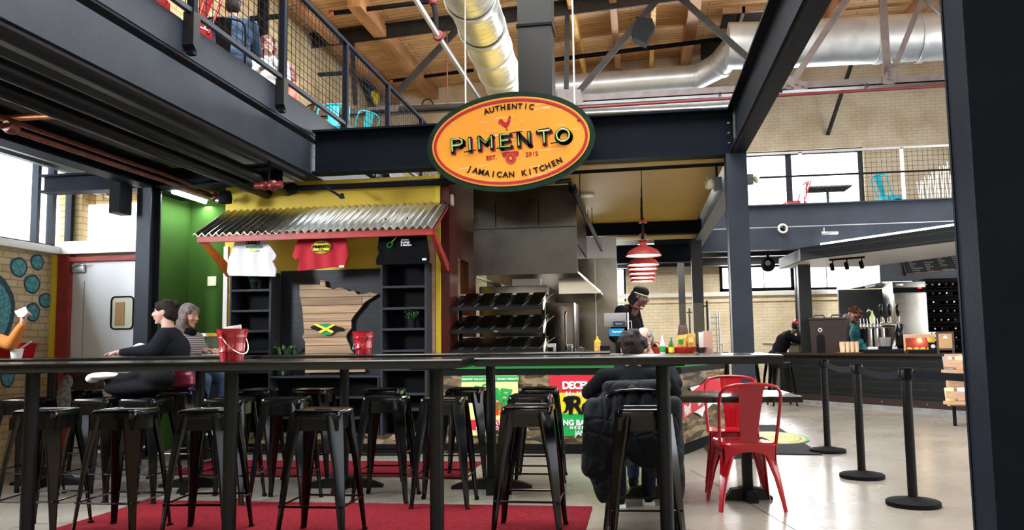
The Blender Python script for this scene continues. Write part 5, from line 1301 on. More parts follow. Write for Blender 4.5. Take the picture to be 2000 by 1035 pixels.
# things at the left end: cup with spoon, red crate, napkin
q = aY(41, 690, 6.35)
t = thing('paper_cup', 'small white cup with a plastic spoon on the left table', 'cup', (q.x, 6.3, 1.071))
MB().lathe([(0, 0), (.04, 0), (.052, .07), (.056, .072), (.056, .08), (.05, .08), (.047, .07), (0, .068)], n=24).build('cup', 'white', t)
MB().tube([(0, 0, .06), (.13, 0, .14)], [.007, .009], 6).build('spoon', 'white_gloss', t)
q = aY(30, 685, 6.7)
t = thing('tray', 'bright red serving crate on the left table behind the white cup', 'crate', (q.x - .08, 6.72, 1.071))
MB().prism([(-.2, -.1, 0), (.17, -.1, 0), (.2, -.1, .13), (-.23, -.1, .13)], (0, .2, 0)).build('body', 'red_enamel', t)
MB().box((-.24, -.11, .125), (.215, .11, .135), .003).build('rim', 'red_enamel', t)

# drink dispensers, tray and phone thing beyond the women
t = thing('side_counter', 'narrow white service stand behind the second woman', 'stand')
sc = aY(400, 690, 8.2)
MB().box((sc.x - .16, 7.95, 0), (sc.x + .17, 8.35, .98), .006).build('cabinet', 'cloth_charcoal', t); MB().box((sc.x - .18, 7.93, .98), (sc.x + .19, 8.37, 1.0), .004).build('top', 'white', t)
for i, (px_, m_, lab) in enumerate(((391, 'screen_blue', 'drink dispenser with a grey lid and blue label'), (411, 'yellow_plastic', 'drink dispenser with a yellow lid, half full of white drink'))):
    q = aY(px_, 660, 8.1 + i * .06); t = thing('drink_dispenser', lab, 'drink dispenser', (q.x, 8.1 + i * .06, 1.001))
    MB().lathe([(0, 0), (.06, 0), (.075, .03), (.085, .25), (.08, .255), (0, .255)], n=24).build('jar', 'glass_jar', t)
    MB().lathe([(0, .008), (.055, .008), (.072, .14), (0, .14)], n=24).build('drink', 'milk', t)
    MB().lathe([(0, .255), (.09, .255), (.09, .285), (0, .29)], n=24).build('lid', 'conduit' if i == 0 else 'yellow_plastic', t)
    if i == 0: MB().box((-.05, -.088, .17), (.05, -.083, .24)).build('label_patch', 'ink_blue', t)
# blue recycling bag with a white box above it, by the left shelving
q = aY(420, 760, 8.0)
t = thing('plastic_bag', 'bright blue plastic bag beside the second row pole', 'bag')
organic('bag', [('e', (q.x, 7.6, .62), (.11, .09, .17)), ('e', (q.x - .02, 7.6, .5), (.1, .08, .14)), ('e', (q.x + .06, 7.6, .76), (.05, .03, .05))], 'blue_plastic', t, .012, 3)
q2 = aY(420, 738, 7.6); MB().box((q2.x - .13, 7.52, .3), (q2.x + .1, 7.7, .43), .01).build('carton', 'white', t)
# ================================================================ COFFEE BAR
A0 = V((2.88, 15.45, 0)); B0 = V((4.42, 13.38, 0)); bd = (B0 - A0).normalized(); B1 = A0 + bd * 4.6
bn = V((bd.y, -bd.x, 0)); bn = bn if bn.y < 0 else -bn        # outward (towards the camera)
bi = -bn
def BP(s, off, z): return A0 + bd * s + bi * off + V((0, 0, z))      # s along the front, off inward
t = thing('coffee_bar', 'dark plank-clad coffee bar with an angled front at the right', 'bar counter')
def bslab(name, off, depth, z0, z1, m, s0=0., s1=4.6):
    P = [BP(s0, off, z0), BP(s1, off, z0), BP(s1, depth, z0), BP(s0 + .3, depth, z0), V((BP(s0, off, z0).x - .38, BP(s0, off, z0).y + .9, z0)), V((BP(s0, off, z0).x - .38, BP(s0, off, z0).y + .25, z0))]
    MB().prism([(p.x, p.y, z0) for p in P], (0, 0, z1 - z0)).build(name, m, t)
bslab('front_body', .0, .8, .17, .85, 'bar_cladding'); bslab('toe_band', -.01, .8, .06, .17, 'brown_plastic'); bslab('kerb', -.09, .8, 0, .06, 'concrete_step'); bslab('worktop', -.04, .85, .85, .89, 'brown_plastic')
for s in (.5, 1.6, 2.4): p = BP(s, -.012, .12); MB().cyl(p, p + bn * .01, .012).build('screw_cap', 'chrome', t)
# raised counter where the man sits
t = thing('bar_extension', 'dark high counter behind the corner column where the man in the red cap sits', 'bar counter')
MB().box((3.0, 16.3, 0), (3.6, 17.6, 1.02)).build('body', 'bar_cladding', t); MB().box((2.5, 16.2, 1.02), (3.65, 17.7, 1.07), .005).build('worktop', 'brown_plastic', t)
# canopy
C1 = V((2.78, 14.78, 0)); C2 = V((4.43, 12.42, 0)); cd = (C2 - C1).normalized(); C3 = C1 + cd * 5.2; P3 = V((2.70, 16.5, 0))
ci = V((-cd.y, cd.x, 0)); ci = ci if ci.y > 0 else -ci
t = thing('bar_canopy', 'angled dark plank canopy over the coffee bar with a white underside', 'canopy')
MB().prism([C1 + V((0, 0, 2.49)), C3 + V((0, 0, 2.49)), C3 + ci * .04 + V((0, 0, 2.49)), C1 + ci * .04 + V((.0, 0, 2.49))], (0, 0, .22)).build('front_fascia', 'bar_cladding', t)
MB().prism([C1 + V((0, 0, 2.49)), C1 + V((.05, 0, 2.49)), P3 + V((.05, 0, 2.49)), P3 + V((0, 0, 2.49))], (0, 0, .2)).build('side_fascia', 'bar_grey', t)
MB().prism([C1 + ci * .045 + V((.05, 0, 2.5)), C3 + ci * .045 + V((0, 0, 2.5)), C3 + ci * 1.5 + V((0, 0, 2.5)), V((4.4, 16.5, 2.5)), P3 + V((.06, 0, 2.5))], (0, 0, .04)).build('underside', 'canopy_white', t)
tag(MB().prism([V((p.x, p.y, 2.712)) for p in (C1 + cd * .18 + ci * .3, C3 + ci * .3, C3 + ci * .34, C1 + cd * .18 + ci * .34)], (0, 0, .07)).build('led_strip', 'led_glow'), 'long glowing white light strip on top of the bar canopy', 'lamp')
# soffit box, side walls, menu board
wall_y('wall_bar_soffit', 16.75, 16.85, aY(1719, 520, 16.75).x, 8.0, 2.22, 2.85, [], 'bar_grey', 'grey bulkhead above the fridge holding the chalk menu')
wall_y('wall_bar_back', 17.9, 18.0, aY(1640, 620, 17.9).x, 8.5, 0, 2.14, [], 'bar_grey', 'dark back wall behind the beer taps')
struct(MB().box((aY(1719, 520, 16.75).x, 17.15, 2.16), (8.0, 17.89, 2.22)), 'ceiling_bar', 'plaster', 'underside of the grey bulkhead')
a, b = aY(1762, 508, 16.7), aY(1872, 532, 16.7)
t = thing('menu_board', 'slanting chalk menu board in a red-brown frame above the fridge', 'menu board')
tp = [aY(1761, 506, 16.7), aY(1900, 494, 16.7), aY(1900, 524, 16.7), aY(1770, 538, 16.7)]
MB().prism([(p.x, 16.69, p.z) for p in tp], (0, .04, 0)).build('frame', 'dark_red', t)
c = sum(tp, V()) / 4; MB().prism([(c.x + (p.x - c.x) * .97, 16.68, c.z + (p.z - c.z) * .82) for p in tp], (0, .02, 0)).build('slate', 'blackboard', t)
W_ = ['HOT', 'RED', 'WINE', 'COFFEE', 'LATTE', 'MOCHA', 'TEA', 'COLD BREW', 'CORTADO', 'AMERICANO', 'CHAI', 'BAGEL', 'COOKIE', 'MUFFIN', 'BEIGNET', 'TOAST']
items = []; rnd = random.Random(5)
for ci_ in range(4):
    for r in range(6):
        if rnd.random() < .1: continue
        items.append((W_[(ci_ * 5 + r * 3) % len(W_)], T(tp[0].x + .1 + ci_ * .26 + r * .018, 16.672, tp[0].z - .06 - r * .042 + ci_ * .022) @ FACE, .036, dict(align='LEFT', depth=.001)))
text('chalk_lettering', items, 'chalk', t)
mbx = MB(); xa_, xb_ = aY(1719, 540, 16.75).x, aY(1634, 560, 19.5).x
mbx.prism([(xa_, 16.76, 2.2), (xb_, 19.5, 2.2), (xb_ + .05, 19.55, 2.2), (xa_ + .05, 16.76, 2.2)], (0, 0, .63))
struct(mbx, 'wall_bar_soffit_side', 'canopy_white', 'white slanting side of the bulkhead over the bar')
# fridge
t = thing('fridge', 'tall stainless fridge with a dark top panel and a red display behind the bar', 'fridge')
fx0, fx1 = aY(1746, 600, 16.4).x, aY(1811, 600, 16.4).x; fz = aY(1746, 550, 16.4).z
MB().box((fx0, 16.42, .1), (fx1, 17.1, fz), .01).build('body', 'stainless', t); MB().box((fx0 + .005, 16.38, .2), (fx1 - .005, 16.42, aY(1780, 573, 16.4).z), .01).build('door', 'stainless', t)
MB().box((fx0 + .005, 16.4, aY(1780, 571, 16.4).z), (fx1 - .005, 16.42, aY(1780, 561, 16.4).z)).build('control_panel', 'matte_black', t)
v = aY(1797, 562, 16.38); MB().box((v.x - .03, 16.385, v.z - .01), (v.x + .03, 16.4, v.z + .012)).build('display', 'led_red', t)
v = aY(1757, 556, 16.38); MB().box((v.x - .07, 16.39, v.z - .02), (v.x + .07, 16.42, v.z + .02), .005).build('badge', 'conduit', t)
# wine rack with bottles
t = thing('wine_rack', 'black rack of lying bottles right of the fridge', 'bottle rack')
wx0, wx1 = aY(1812, 600, 16.5).x, 6.6
MB().box((wx0, 16.95, .3), (wx1, 17.0, fz + .04)).build('back_panel', 'ink_black', t)
for k in range(10): z = .75 + k * .165; MB().box((wx0, 16.5, z - .01), (wx1, 16.95, z)).build('rack_shelf', 'matte_black', t)
for k in range(9):
    for j in range(5):
        if (k * 5 + j) % 7 == 3: continue
        x = wx0 + .08 + j * .12; z = .80 + k * .165; q = (x, 16.42, z)
        o = thing('wine_bottle', 'dark bottle lying neck-first in the black rack', 'bottle', q, 0, 'bottles in the black rack')
        MB().lathe([(0, 0), (.012, 0), (.013, .08), (.034, .13), (.036, .3), (0, .31)], n=10, mtx=R(-pi / 2, 'X')).build('glass', 'gloss_black', o)
        MB().lathe([(0, -.004), (.014, -.004), (.015, .03), (0, .03)], n=10, mtx=R(-pi / 2, 'X')).build('foil', ('conduit', 'dark_red', 'light_wood')[(k + j) % 3], o)
# items on the bar
def on_bar(px_, off=.25, y0=None):
    """point on the worktop below pixel column px_, `off` metres behind the front edge"""
    r = ray(px_, 660); n = bi; P = A0 + bi * off; k = (P - V((0, 0, 0))).dot(n) / (V((r.x, r.y, 0)).dot(n)); return V((r.x * k, r.y * k, .891))
rzb = atan2(bd.y, bd.x)
p = on_bar(1622, .3)
t = thing('drink_carrier', 'big brown insulated drink carrier with two handles at the left end of the bar', 'drink carrier', p, rzb + .55)
MB().prism([(-.29, -.2, 0), (.27, -.2, 0), (.3, -.2, .57), (-.31, -.2, .57)], (0, .4, 0)).build('body', 'brown_plastic', t)
MB().box((-.32, -.21, .575), (.31, .21, .62), .012).build('lid', 'brown_plastic', t)
for x in (-.16, .14): MB().tube([(x - .09, -.1, .62), (x - .08, -.1, .66), (x + .08, -.1, .66), (x + .09, -.1, .62)], .014, 8).build('handle', 'brown_plastic', t)
MB().lathe([(0, 0), (.035, 0), (.035, .01), (0, .012)], n=20, mtx=T(-.13, -.2, .4) @ R(pi / 2, 'X')).build('dial', 'white', t)
MB().lathe([(0, 0), (.02, 0), (.02, .012), (0, .013)], n=16, mtx=T(-.13, -.208, .4) @ R(pi / 2, 'X')).build('dial_centre', 'brown_plastic', t)
MB().prism([(-.2, -.205, .0), (-.06, -.205, .0), (-.06, -.205, .27), (-.09, -.205, .32), (-.17, -.205, .32), (-.2, -.205, .27)], (0, .012, 0)).build('tap_recess', 'ink_black', t)
p = on_bar(1658, .2)
tag(MB().lathe([(0, 0), (.2, 0), (.21, .012), (0, .012)], (p.x, p.y, p.z), 30).build('tray', 'light_wood'), 'round tray under the stacks of amber cups', 'tray')
for i in range(8):
    c = (p.x + (i % 4 - 1.5) * .075, p.y + (i // 4) * .09 - .04, p.z + .013)
    o = thing('cup_stack', ['left', 'second', 'third', 'right'][i % 4] + ' stack of clear amber cups in the ' + ['front', 'back'][i // 4] + ' row on the round tray', 'cups', c, 0, 'stacks of plastic cups on the bar')
    MB().lathe([(0, 0), (.028, 0), (.036, .09)] + [(x, z) for k in range(1, 6) for x, z in ((.034, .09 + k * .018 - .012), (.038, .09 + k * .018))] + [(.03, .18), (0, .17)], n=14).build('cups', 'cup_amber', o)
# tap towers
p = on_bar(1712, .55); p2 = on_bar(1740, .5)
t = thing('tap_tower', 'chrome beer tap tower with a long row of small taps', 'tap tower', (p.x, p.y, .891))
for x in (-.1, .0): MB().cyl((x, 0, 0), (x, 0, .42), .035, n=20).build('column', 'chrome', t)
MB().cyl((-.28, 0, .45), (.22, 0, .45), .045, n=20).build('manifold', 'chrome', t)
for k in range(9): MB().tube([(-.26 + k * .055, -.04, .45), (-.26 + k * .055, -.1, .44), (-.26 + k * .055, -.1, .4)], .009, 6).cyl((-.26 + k * .055, -.06, .46), (-.26 + k * .055, -.03, .58), .006, n=6).build('tap', 'chrome', t)
t = thing('beer_tap', 'chrome beer tap with three tall black handles beside the fridge', 'beer tap', (p2.x, p2.y, .891))
for x in (-.13, 0, .13):
    MB().cyl((x, 0, .42), (x, -.01, .6), .022, n=14).build('valve', 'chrome', t); MB().lathe([(0, 0), (.014, 0), (.03, .06), (.034, .16), (.022, .21), (0, .22)], (x, 0, .6), 14).build('tap_handle', 'gloss_black', t)
MB().tube([(.05, 0, 0), (.06, 0, .12), (.13, 0, .28), (.14, 0, .44), (-.14, 0, .45)], .045, 16).build('curved_column', 'chrome', t)
MB().tube([(-.12, 0, .44), (-.12, 0, 0)], .03, 16).build('column', 'chrome', t)
MB().cyl((-.16, -.03, .46), (.16, -.03, .46), .05, n=16).build('manifold', 'chrome', t)
p = on_bar(1727, .35)
t = thing('ice_bucket', 'small grey tub in front of the beer taps', 'tub', (p.x, p.y, 1.0))
MB().prism([(-.07, -.06, 0), (.07, -.06, 0), (.09, -.06, .15), (-.09, -.06, .15)], (0, .12, 0)).build('tub', 'conduit', t)
t2 = thing('drain_tray', 'white tube railing below the taps', 'drain tray', (p.x, p.y + .05, .891)); MB().cyl((-.25, 0, .07), (.35, 0, .07), .03, n=12).build('tube', 'white', t2); MB().box((-.2, -.02, 0), (.3, .02, .05)).build('stand', 'matte_black', t2)
MB().box((-.1, -.06, -.109), (.1, .06, 0)).build('stand', 'matte_black', t)
p = on_bar(1759, .28)
tag(MB().lathe([(0, 0), (.05, 0), (.075, .06), (.085, .2), (.08, .34), (.05, .4), (0, .41)], (p.x, p.y, .96), 24).build('coffee_urn', 'gloss_black'), 'glossy black rounded urn standing before the fridge', 'urn')
tag(MB().box((p.x - .1, p.y - .07, .893), (p.x + .1, p.y + .07, .958), .01).build('scale', 'matte_black'), 'black base under the glossy urn', 'base')
p = on_bar(1795, .25)
t = thing('pastry_case', 'small glowing pastry case with golden pastries on the bar', 'pastry case', (p.x, p.y, .891), rzb + .6)
MB().box((-.22, -.12, 0), (.22, .12, .04)).build('base', 'brown_plastic', t); MB().box((-.22, -.12, .24), (.22, .12, .3), .005).build('top', 'light_wood', t)
for x in (-.22, .2): MB().box((x, -.12, .04), (x + .02, .12, .24)).build('side', 'light_wood', t)
MB().box((-.2, -.118, .04), (.2, -.115, .24)).build('glass', 'pane', t); MB().box((-.2, .1, .04), (.2, .12, .24)).build('back', 'dark_red', t)
for k in range(8): organic('pastry', [('e', (-.15 + (k % 4) * .1, -.04 + (k // 4) * .08, .065), (.045, .03, .03))], 'snack', t, .012, 1)
l = bpy.data.lights.new('case_light', 'POINT'); l.energy = 2.0; l.color = (1, .75, .4); l.shadow_soft_size = .03; lo = bpy.data.objects.new('case_light', l); COL.objects.link(lo); lo.location = (p.x, p.y, .891 + .2)
p = on_bar(1825, .3)
t = thing('number_card', 'white table number card reading 13 beside the pastry case', 'number card', (p.x, p.y, .891), rzb + .6)
MB().box((-.1, 0, .2), (.1, .006, .33)).build('card', 'white', t); MB().cyl((0, .003, 0), (0, .003, .2), .008, n=6).build('stem', 'chrome', t)
text('number', [('13', T(0, -.002, .265) @ FACE, .13, dict(bold=.003))], 'ink_black', t)
p = on_bar(1819, .15)
t = thing('service_bell', 'yellow and silver coffee grinder cup on the bar', 'grinder', (p.x, p.y, .891)); MB().cyl((0, 0, 0), (0, 0, .17), .05).build('body', 'matte_black', t); MB().lathe([(0, .17), (.04, .17), (.05, .25), (0, .25)]).build('hopper', 'yellow_plastic', t); MB().lathe([(0, 0), (.03, 0), (.03, .01), (0, .01)], mtx=T(0, -.05, .11) @ R(pi / 2, 'X')).build('dial', 'white', t)
p = on_bar(1846, .12)
t = thing('framed_sign', 'wood framed kraft paper sign standing at the right end of the bar', 'sign', (p.x, p.y, .891), rzb + .7)
MB().box((-.12, 0, .05), (.12, .02, .33)).build('frame', 'leather_brown', t); MB().box((-.09, -.004, .08), (.09, .0, .3)).build('kraft_paper', 'kraft', t); MB().prism([(-.04, -.008, .23), (.04, -.008, .23), (0, -.008, .28)], (0, .003, 0)).build('triangle_mark', 'ink_white', t)
for x in (-.1, .1): MB().box((x - .012, 0, 0), (x + .012, .02, .05)).build('foot', 'leather_brown', t)
p = on_bar(1755, .12); 
tag(MB().box((-.65, -.06, 0), (.65, .06, .06), .005).build('bar_mat', 'matte_black', None, xf=T(p.x, p.y, .891) @ R(rzb, 'Z')), 'long low black drip tray along the bar front', 'drip tray')
p = on_bar(1694, .6)
t = thing('spray_bottle', 'greenish spray bottle behind the barista', 'bottle', (p.x + .1, p.y, .891)); MB().box((-.08, -.05, 0), (.08, .05, .45)).build('stand', 'matte_black', t); MB().lathe([(0, .45), (.04, .45), (.05, .6), (.02, .66), (.015, .72), (0, .72)]).build('bottle', 'poster_cream', t); MB().tube([(0, 0, .7), (-.06, 0, .74), (-.08, 0, .7)], .012, 6).build('trigger', 'white', t)
# magazine rack
t = thing('magazine_rack', 'light plywood magazine rack at the end of the bar, half behind the massive column', 'rack', (3.95, 11.5, 0), .12)
a = aY(1838, 700, 11.4); x0 = a.x - 3.95
MB().box((x0 + .12, .02, .25), (x0 + .9, .1, .92)).build('back_board', 'light_wood', t)
for k, z in enumerate((.7, .3)):
    MB().prism([(x0 + .0, -.14, z + .06), (x0 + .9, -.14, z), (x0 + .9, -.14, z + .1), (x0, -.14, z + .16)], (0, .012, 0)).build('tray_front', 'light_wood', t)
    MB().box((x0 + .03, -.13, z - .02), (x0 + .9, .02, z + .02)).build('tray_floor', 'light_wood', t)
MB().box((x0 + .14, -.02, .0), (x0 + .17, .02, .25)).build('leg', 'matte_black', t); MB().box((x0 + .8, -.02, .0), (x0 + .83, .02, .25)).build('leg', 'matte_black', t)
rnd = random.Random(2)
for k, z in enumerate((.725, .325)):
    for j in range(4):
        x = 3.95 + x0 + .09 + j * .16
        tag(MB().box((-.055, 0, 0), (.055, .012, .17), .001).build('booklet', ['conduit', 'poster_cream', 'white', 'foliage'][(j + k) % 4], None, xf=T(x, 11.42 + .02 * j, z) @ R(-.2, 'X')), '%s booklet in the %s tray of the plywood rack' % (['first', 'second', 'third', 'last'][j] , ['upper', 'lower'][k]), 'booklet', 'booklets in the plywood rack')
# track lights
a = aY(1648, 522, 14.9)
t = thing('track_light', 'black track with three spotlights under the white canopy', 'track light', (3.5, 14.6, 2.44), rzb + .3)
MB().box((-.3, -.015, .03), (.3, .015, .06)).build('track', 'matte_black', t)
for x in (-.25, 0, .25): MB().cyl((x, 0, .03), (x, 0, -.04), .01).cyl((x - .02, 0, -.03), (x + .02, -.05, -.13), .035, n=12).build('spotlight', 'matte_black', t)
# hanging dark speaker and small wall devices below the far mezzanine
p = aY(1500, 517, 15.6)
t = thing('ceiling_camera', 'dark bulky projector-like speaker hanging under the far mezzanine', 'speaker', (p.x, 15.6, p.z)); MB().ball((0, 0, 0), (.13, .12, .13)).build('body', 'matte_black', t); MB().cyl((0, 0, .1), (0, 0, 2.7 - p.z), .025).build('bracket', 'matte_black', t); MB().lathe([(0, 0), (.05, 0), (.05, .02), (0, .02)], mtx=T(-.02, -.11, .02) @ R(pi / 2, 'X')).build('lens', 'gloss_black', t)
p = aY(1529, 446, 14.82)
t = thing('security_camera', 'white ringed dome security camera on the far mezzanine beam', 'security camera', (p.x, 14.835, p.z))
MB().lathe([(0, 0), (.085, 0), (.09, -.01), (.08, .03), (0, .03)], n=24, mtx=R(pi / 2, 'X')).build('ring', 'ivory', t); MB().ball((0, -.02, 0), (.055, .05, .055)).build('dome', 'gloss_black', t)
tag(MB().cyl((.9, 14.82, p.z + .02), (8.5, 14.82, p.z + .035), .012, n=6).build('cable_conduit', 'conduit'), 'thin pale conduit running along the far mezzanine beam', 'conduit')
p = aY(1621, 455, 14.7)
t = thing('exit_light', 'small white capsule lamp below the far beam conduit', 'lamp', (p.x, 14.72, p.z)); MB().box((-.14, -.03, -.03), (.14, .03, .03), .02).build('body', 'conduit', t); MB().box((-.1, 0, .03), (-.08, .1, .1)).build('bracket', 'conduit', t)
p = aY(1402, 356, 8.8)
t = thing('emergency_light', 'grey emergency light with a round white lamp beside the corner column', 'lamp', (p.x, 8.9, p.z)); MB().box((-.035, -.05, -.07), (.05, .05, .07), .005).build('housing', 'bar_grey', t); MB().ball((-.06, -.02, -.0), (.045, .05, .055)).build('lamp_head', 'ivory', t); MB().cyl((.0, 0, .07), (.0, 0, 3.02 - p.z), .012).build('stem', 'matte_black', t)
p = aY(1464, 354, 8.6)
t = thing('emergency_light', 'round lamp head on the right side of the stall corner column', 'lamp', (1.105, 8.5, p.z)); MB().box((0, -.04, -.05), (.07, .04, .05), .005).build('housing', 'bar_grey', t); MB().ball((.1, -.02, 0), (.03, .04, .045)).build('lamp_head', 'ivory', t)
p = aZ(1383, 345, 2.995)
t = thing('ceiling_camera', 'small cream camera hanging from the yellow ceiling at its right edge', 'security camera', (aY(1382, 345, 9.3).x, 9.3, 2.999)); MB().cyl((0, 0, -.1), (0, 0, 0), .012).cyl((0, -.03, -.16), (0, .05, -.1), .03).build('body', 'ivory', t)
# speakers
p = aY(248, 385, 7.95)
t = thing('wall_speaker', 'black box speaker mounted on the column before the white door', 'speaker', (p.x - .0, 7.86, p.z)); MB().box((-.075, -.1, -.2), (.055, .1, .19), .006).build('cabinet', 'navy_light', t); MB().box((-.07, -.106, -.19), (.05, -.1, .18)).build('grille', 'matte_black', t); MB().box((-.04, .1, -.03), (.02, .15, .03)).build('bracket', 'matte_black', t)
p = aY(1256, 62, 15.35)
t = thing('roof_speaker', 'black roof speaker hanging from the truss diagonal', 'speaker', (p.x, 15.35, p.z)); t.rotation_euler = (0, .32, 0)
MB().prism([(-.16, -.15, .2), (.1, -.15, .24), (.2, -.15, .1), (.13, -.15, -.25), (-.14, -.15, -.2), (-.2, -.15, -.08)], (0, .3, 0)).build('cabinet', 'matte_black', t); MB().cyl((-.12, 0, .18), (-.22, .2, .32), .02).build('bracket', 'matte_black', t)
# white lamp high on the left
p = aX(685, 0, -2.0)
t = thing('pendant_lamp', 'white ribbed industrial lamp cut by the top edge of the picture', 'lamp', aY(686, -2, 14.2)); MB().lathe([(0, 0), (.12, .0), (.14, .06), (.13, .09), (.15, .12), (.13, .2), (.09, .3), (0, .3)], n=24).build('shade', 'white_gloss', t); MB().cyl((0, 0, .3), (0, 0, 7.6 - t.location.z), .012).build('stem', 'conduit', t)

for i, (x, y) in enumerate(((.6, 16.0), (2.4, 18.2), (-1.0, 18.0), (5.0, 18.6))):  # tube lamps added to brighten the brick under the far mezzanine
    o = thing('fluorescent_light', ['tube lamp under the far mezzanine behind the pendant lamps', 'tube lamp under the far mezzanine over the low window', 'tube lamp under the mezzanine behind the kitchen', 'tube lamp under the far mezzanine above the bar'][i], 'lamp', (x, y, 3.0), 0, 'tube lamps under the far mezzanine')
    MB().box((-.6, -.06, 0), (.6, .06, .1)).build('fitting', 'white', o); MB().cyl((-.58, 0, -.02), (.58, 0, -.02), .02).build('tube', 'tube_glow', o)
    l = bpy.data.lights.new('tube_light', 'AREA'); l.shape = 'RECTANGLE'; l.size = 1.1; l.size_y = .1; l.energy = 45; l.color = (1, .96, .86)
    lo = bpy.data.objects.new('tube_light', l); COL.objects.link(lo); lo.location = (x, y, 2.95)
# ================================================================ UPPER FLOOR THINGS
FZ = 3.42
def dcopy(root, loc, rz, lab, m=None, grp=None):
    o = place(root, loc, rz, lab, grp)
    if m:
        for c in [x for x in bpy.data.objects if x.parent == o]: c.data = c.data.copy(); c.data.materials[0] = M[m]
    return o
G = 'metal chairs on the left mezzanine'
dcopy(chair0, (-3.82, 5.7, FZ + .001), 1.2, 'red chair upstairs nearest the top left of the picture', None, G)
dcopy(chair0, (-3.82, 6.35, FZ + .001), -.3, 'red chair upstairs beside the person in jeans', None, G)
dcopy(chair0, (-3.8, 9.75, FZ + .001), .2, 'turquoise chair upstairs, nearer of the two behind the railing', 'turquoise', G)
dcopy(chair0, (-3.78, 10.6, FZ + .001), -2.0, 'turquoise chair upstairs, farther of the two behind the railing', 'turquoise', G)
dcopy(chair0, (-4.7, 9.9, FZ + .001), .4, 'black chair upstairs behind the railing left of the turquoise chairs', 'satin_black', G)
G2 = 'chairs on the far mezzanine'
dcopy(chair0, (2.95, 16.1, 3.272), -1.4, 'red chair at the far upper window, left of the round table', None, G2)
dcopy(chair0, (1.9, 16.1, 3.272), 1.4, 'red chair at the far upper window beside the corner column', None, G2)
dcopy(chair0, (4.65, 15.9, 3.272), 2.0, 'turquoise chair at the far upper window', 'turquoise', G2)
t = thing('cafe_table', 'small grey table standing before the far upper window', 'table', (3.62, 16.3, 3.272)); MB().lathe([(0, 0), (.22, 0), (.2, .02), (.03, .04), (.025, .66), (.1, .7), (0, .7)]).build('pedestal', 'bar_grey', t); MB().box((-.38, -.3, .7), (.38, .3, .73), .005).build('table_top', 'bar_grey', t)
for k in range(6):
    x = 5.0 + k * .13; h = .62 + k * .085
    o = thing('folding_chair', '%s folded white chair in the leaning row upstairs at the right' % ['leftmost and lowest', 'second', 'third', 'fourth', 'fifth', 'tallest, rightmost'][k], 'folding chair', (x, 15.35, 3.272), 0, 'folded white chairs upstairs')
    MB().tube([(-.065, 0, 0), (0, 0, h), (.065, 0, 0)], .018, 6).build('frame', 'white', o); MB().tube([(-.05, .05, h), (.0, .05, 0), (.05, .05, h)][::1], .010, 6).build('cross_frame', 'white', o)
# dark upper-floor posts and arm boxes at the left wall
for y, lab in ((9.4, 'dark upright post against the left wall upstairs'), (13.2, 'second dark post against the left wall upstairs')):
    tag(MB().box((XL, y, 3.43), (XL + .14, y + .14, 7.3)).build('wall_post', 'matte_black'), lab, 'post')

# ================================================================ ITEMS ON THE FOOD COUNTER
CT = 1.001
def cpt(px_, Y): v = aY(px_, 680, Y); return V((v.x, Y, CT))
p = cpt(1204, 9.0)
t = thing('tablet_stand', 'tablet register on a white stand with a blue card below it', 'tablet', p)
zt = aY(1204, 611, 9.0).z - CT; zb_ = aY(1204, 638, 9.0).z - CT
MB().box((-.125, -.01, zb_), (.115, .004, zt), .006).build('tablet_back', 'laptop', t); MB().box((.125, -.02, 0), (.14, .0, zt + .0), .002).build('stand_post', 'white', t); MB().box((-.1, -.04, 0), (.14, .05, .012), .002).build('stand_base', 'white', t)
MB().box((-.03, -.03, zb_ + .01), (.1, -.012, zb_ + .06), .006).build('card_reader', 'cloth_navy', t)
text('reader_lettering', [('Tabesquare', T(.035, -.033, zb_ + .03) @ FACE, .022, {})], 'ink_white', t) if False else text('reader_lettering', [('Payment', T(.035, -.033, zb_ + .03) @ FACE, .022, {})], 'ink_white', t)
MB().box((-.07, -.02, zb_ - .1), (.09, -.01, zb_ - .02)).build('blue_screen', 'ink_blue', t); text('screen_lettering', [('Payment', T(.01, -.022, zb_ - .055) @ FACE, .03, dict(bold=.001))], 'ink_white', t)
MB().tube([(.11, 0, zb_ + .05), (.165, -.02, zb_ + .06), (.17, -.02, zb_ - .03), (.15, -.01, zb_ - .07)], .004, 6).build('cable', 'white', t)
MB().box((-.01, -.008, 0), (.02, .004, zb_)).build('neck', 'matte_black', t)
p = cpt(1167, 8.75); t = thing('sauce_bottle', 'squeeze bottle with a yellow cap beside the tablet', 'bottle', p); MB().lathe([(0, 0), (.034, 0), (.034, .13), (0, .13)], n=20).build('bottle', 'snack', t); MB().lathe([(0, .13), (.035, .13), (.035, .15), (.015, .165), (.006, .2), (0, .2)], n=20).build('cap', 'yellow_plastic', t)
p = cpt(1180, 8.78); tag(MB().box((p.x - .05, p.y - .05, CT), (p.x + .06, p.y + .05, CT + .1), .004).build('napkin_box', 'matte_black'), 'small black box beside the yellow-capped bottle', 'box')
p = cpt(1316, 8.95); t = thing('wicker_basket', 'red wicker basket holding snack bags on the counter', 'basket', p)
hw = (aY(1361, 690, 8.95).x - aY(1273, 690, 8.95).x) / 2
MB().lathe([(0, 0), (.85, 0), (1, .06), (1.02, .075), (.96, .075), (.84, .012), (0, .012)], n=40, mtx=Matrix.Diagonal((hw, .12, 1, 1))).build('bowl', 'basket_red', t)
MB().tube([(hw * -.95 + .04 + .05 * cos(a), 0, .06 + .07 * sin(a)) for a in [k * pi / 8 for k in range(9)]], .008, 6).build('handle', 'basket_red', t)
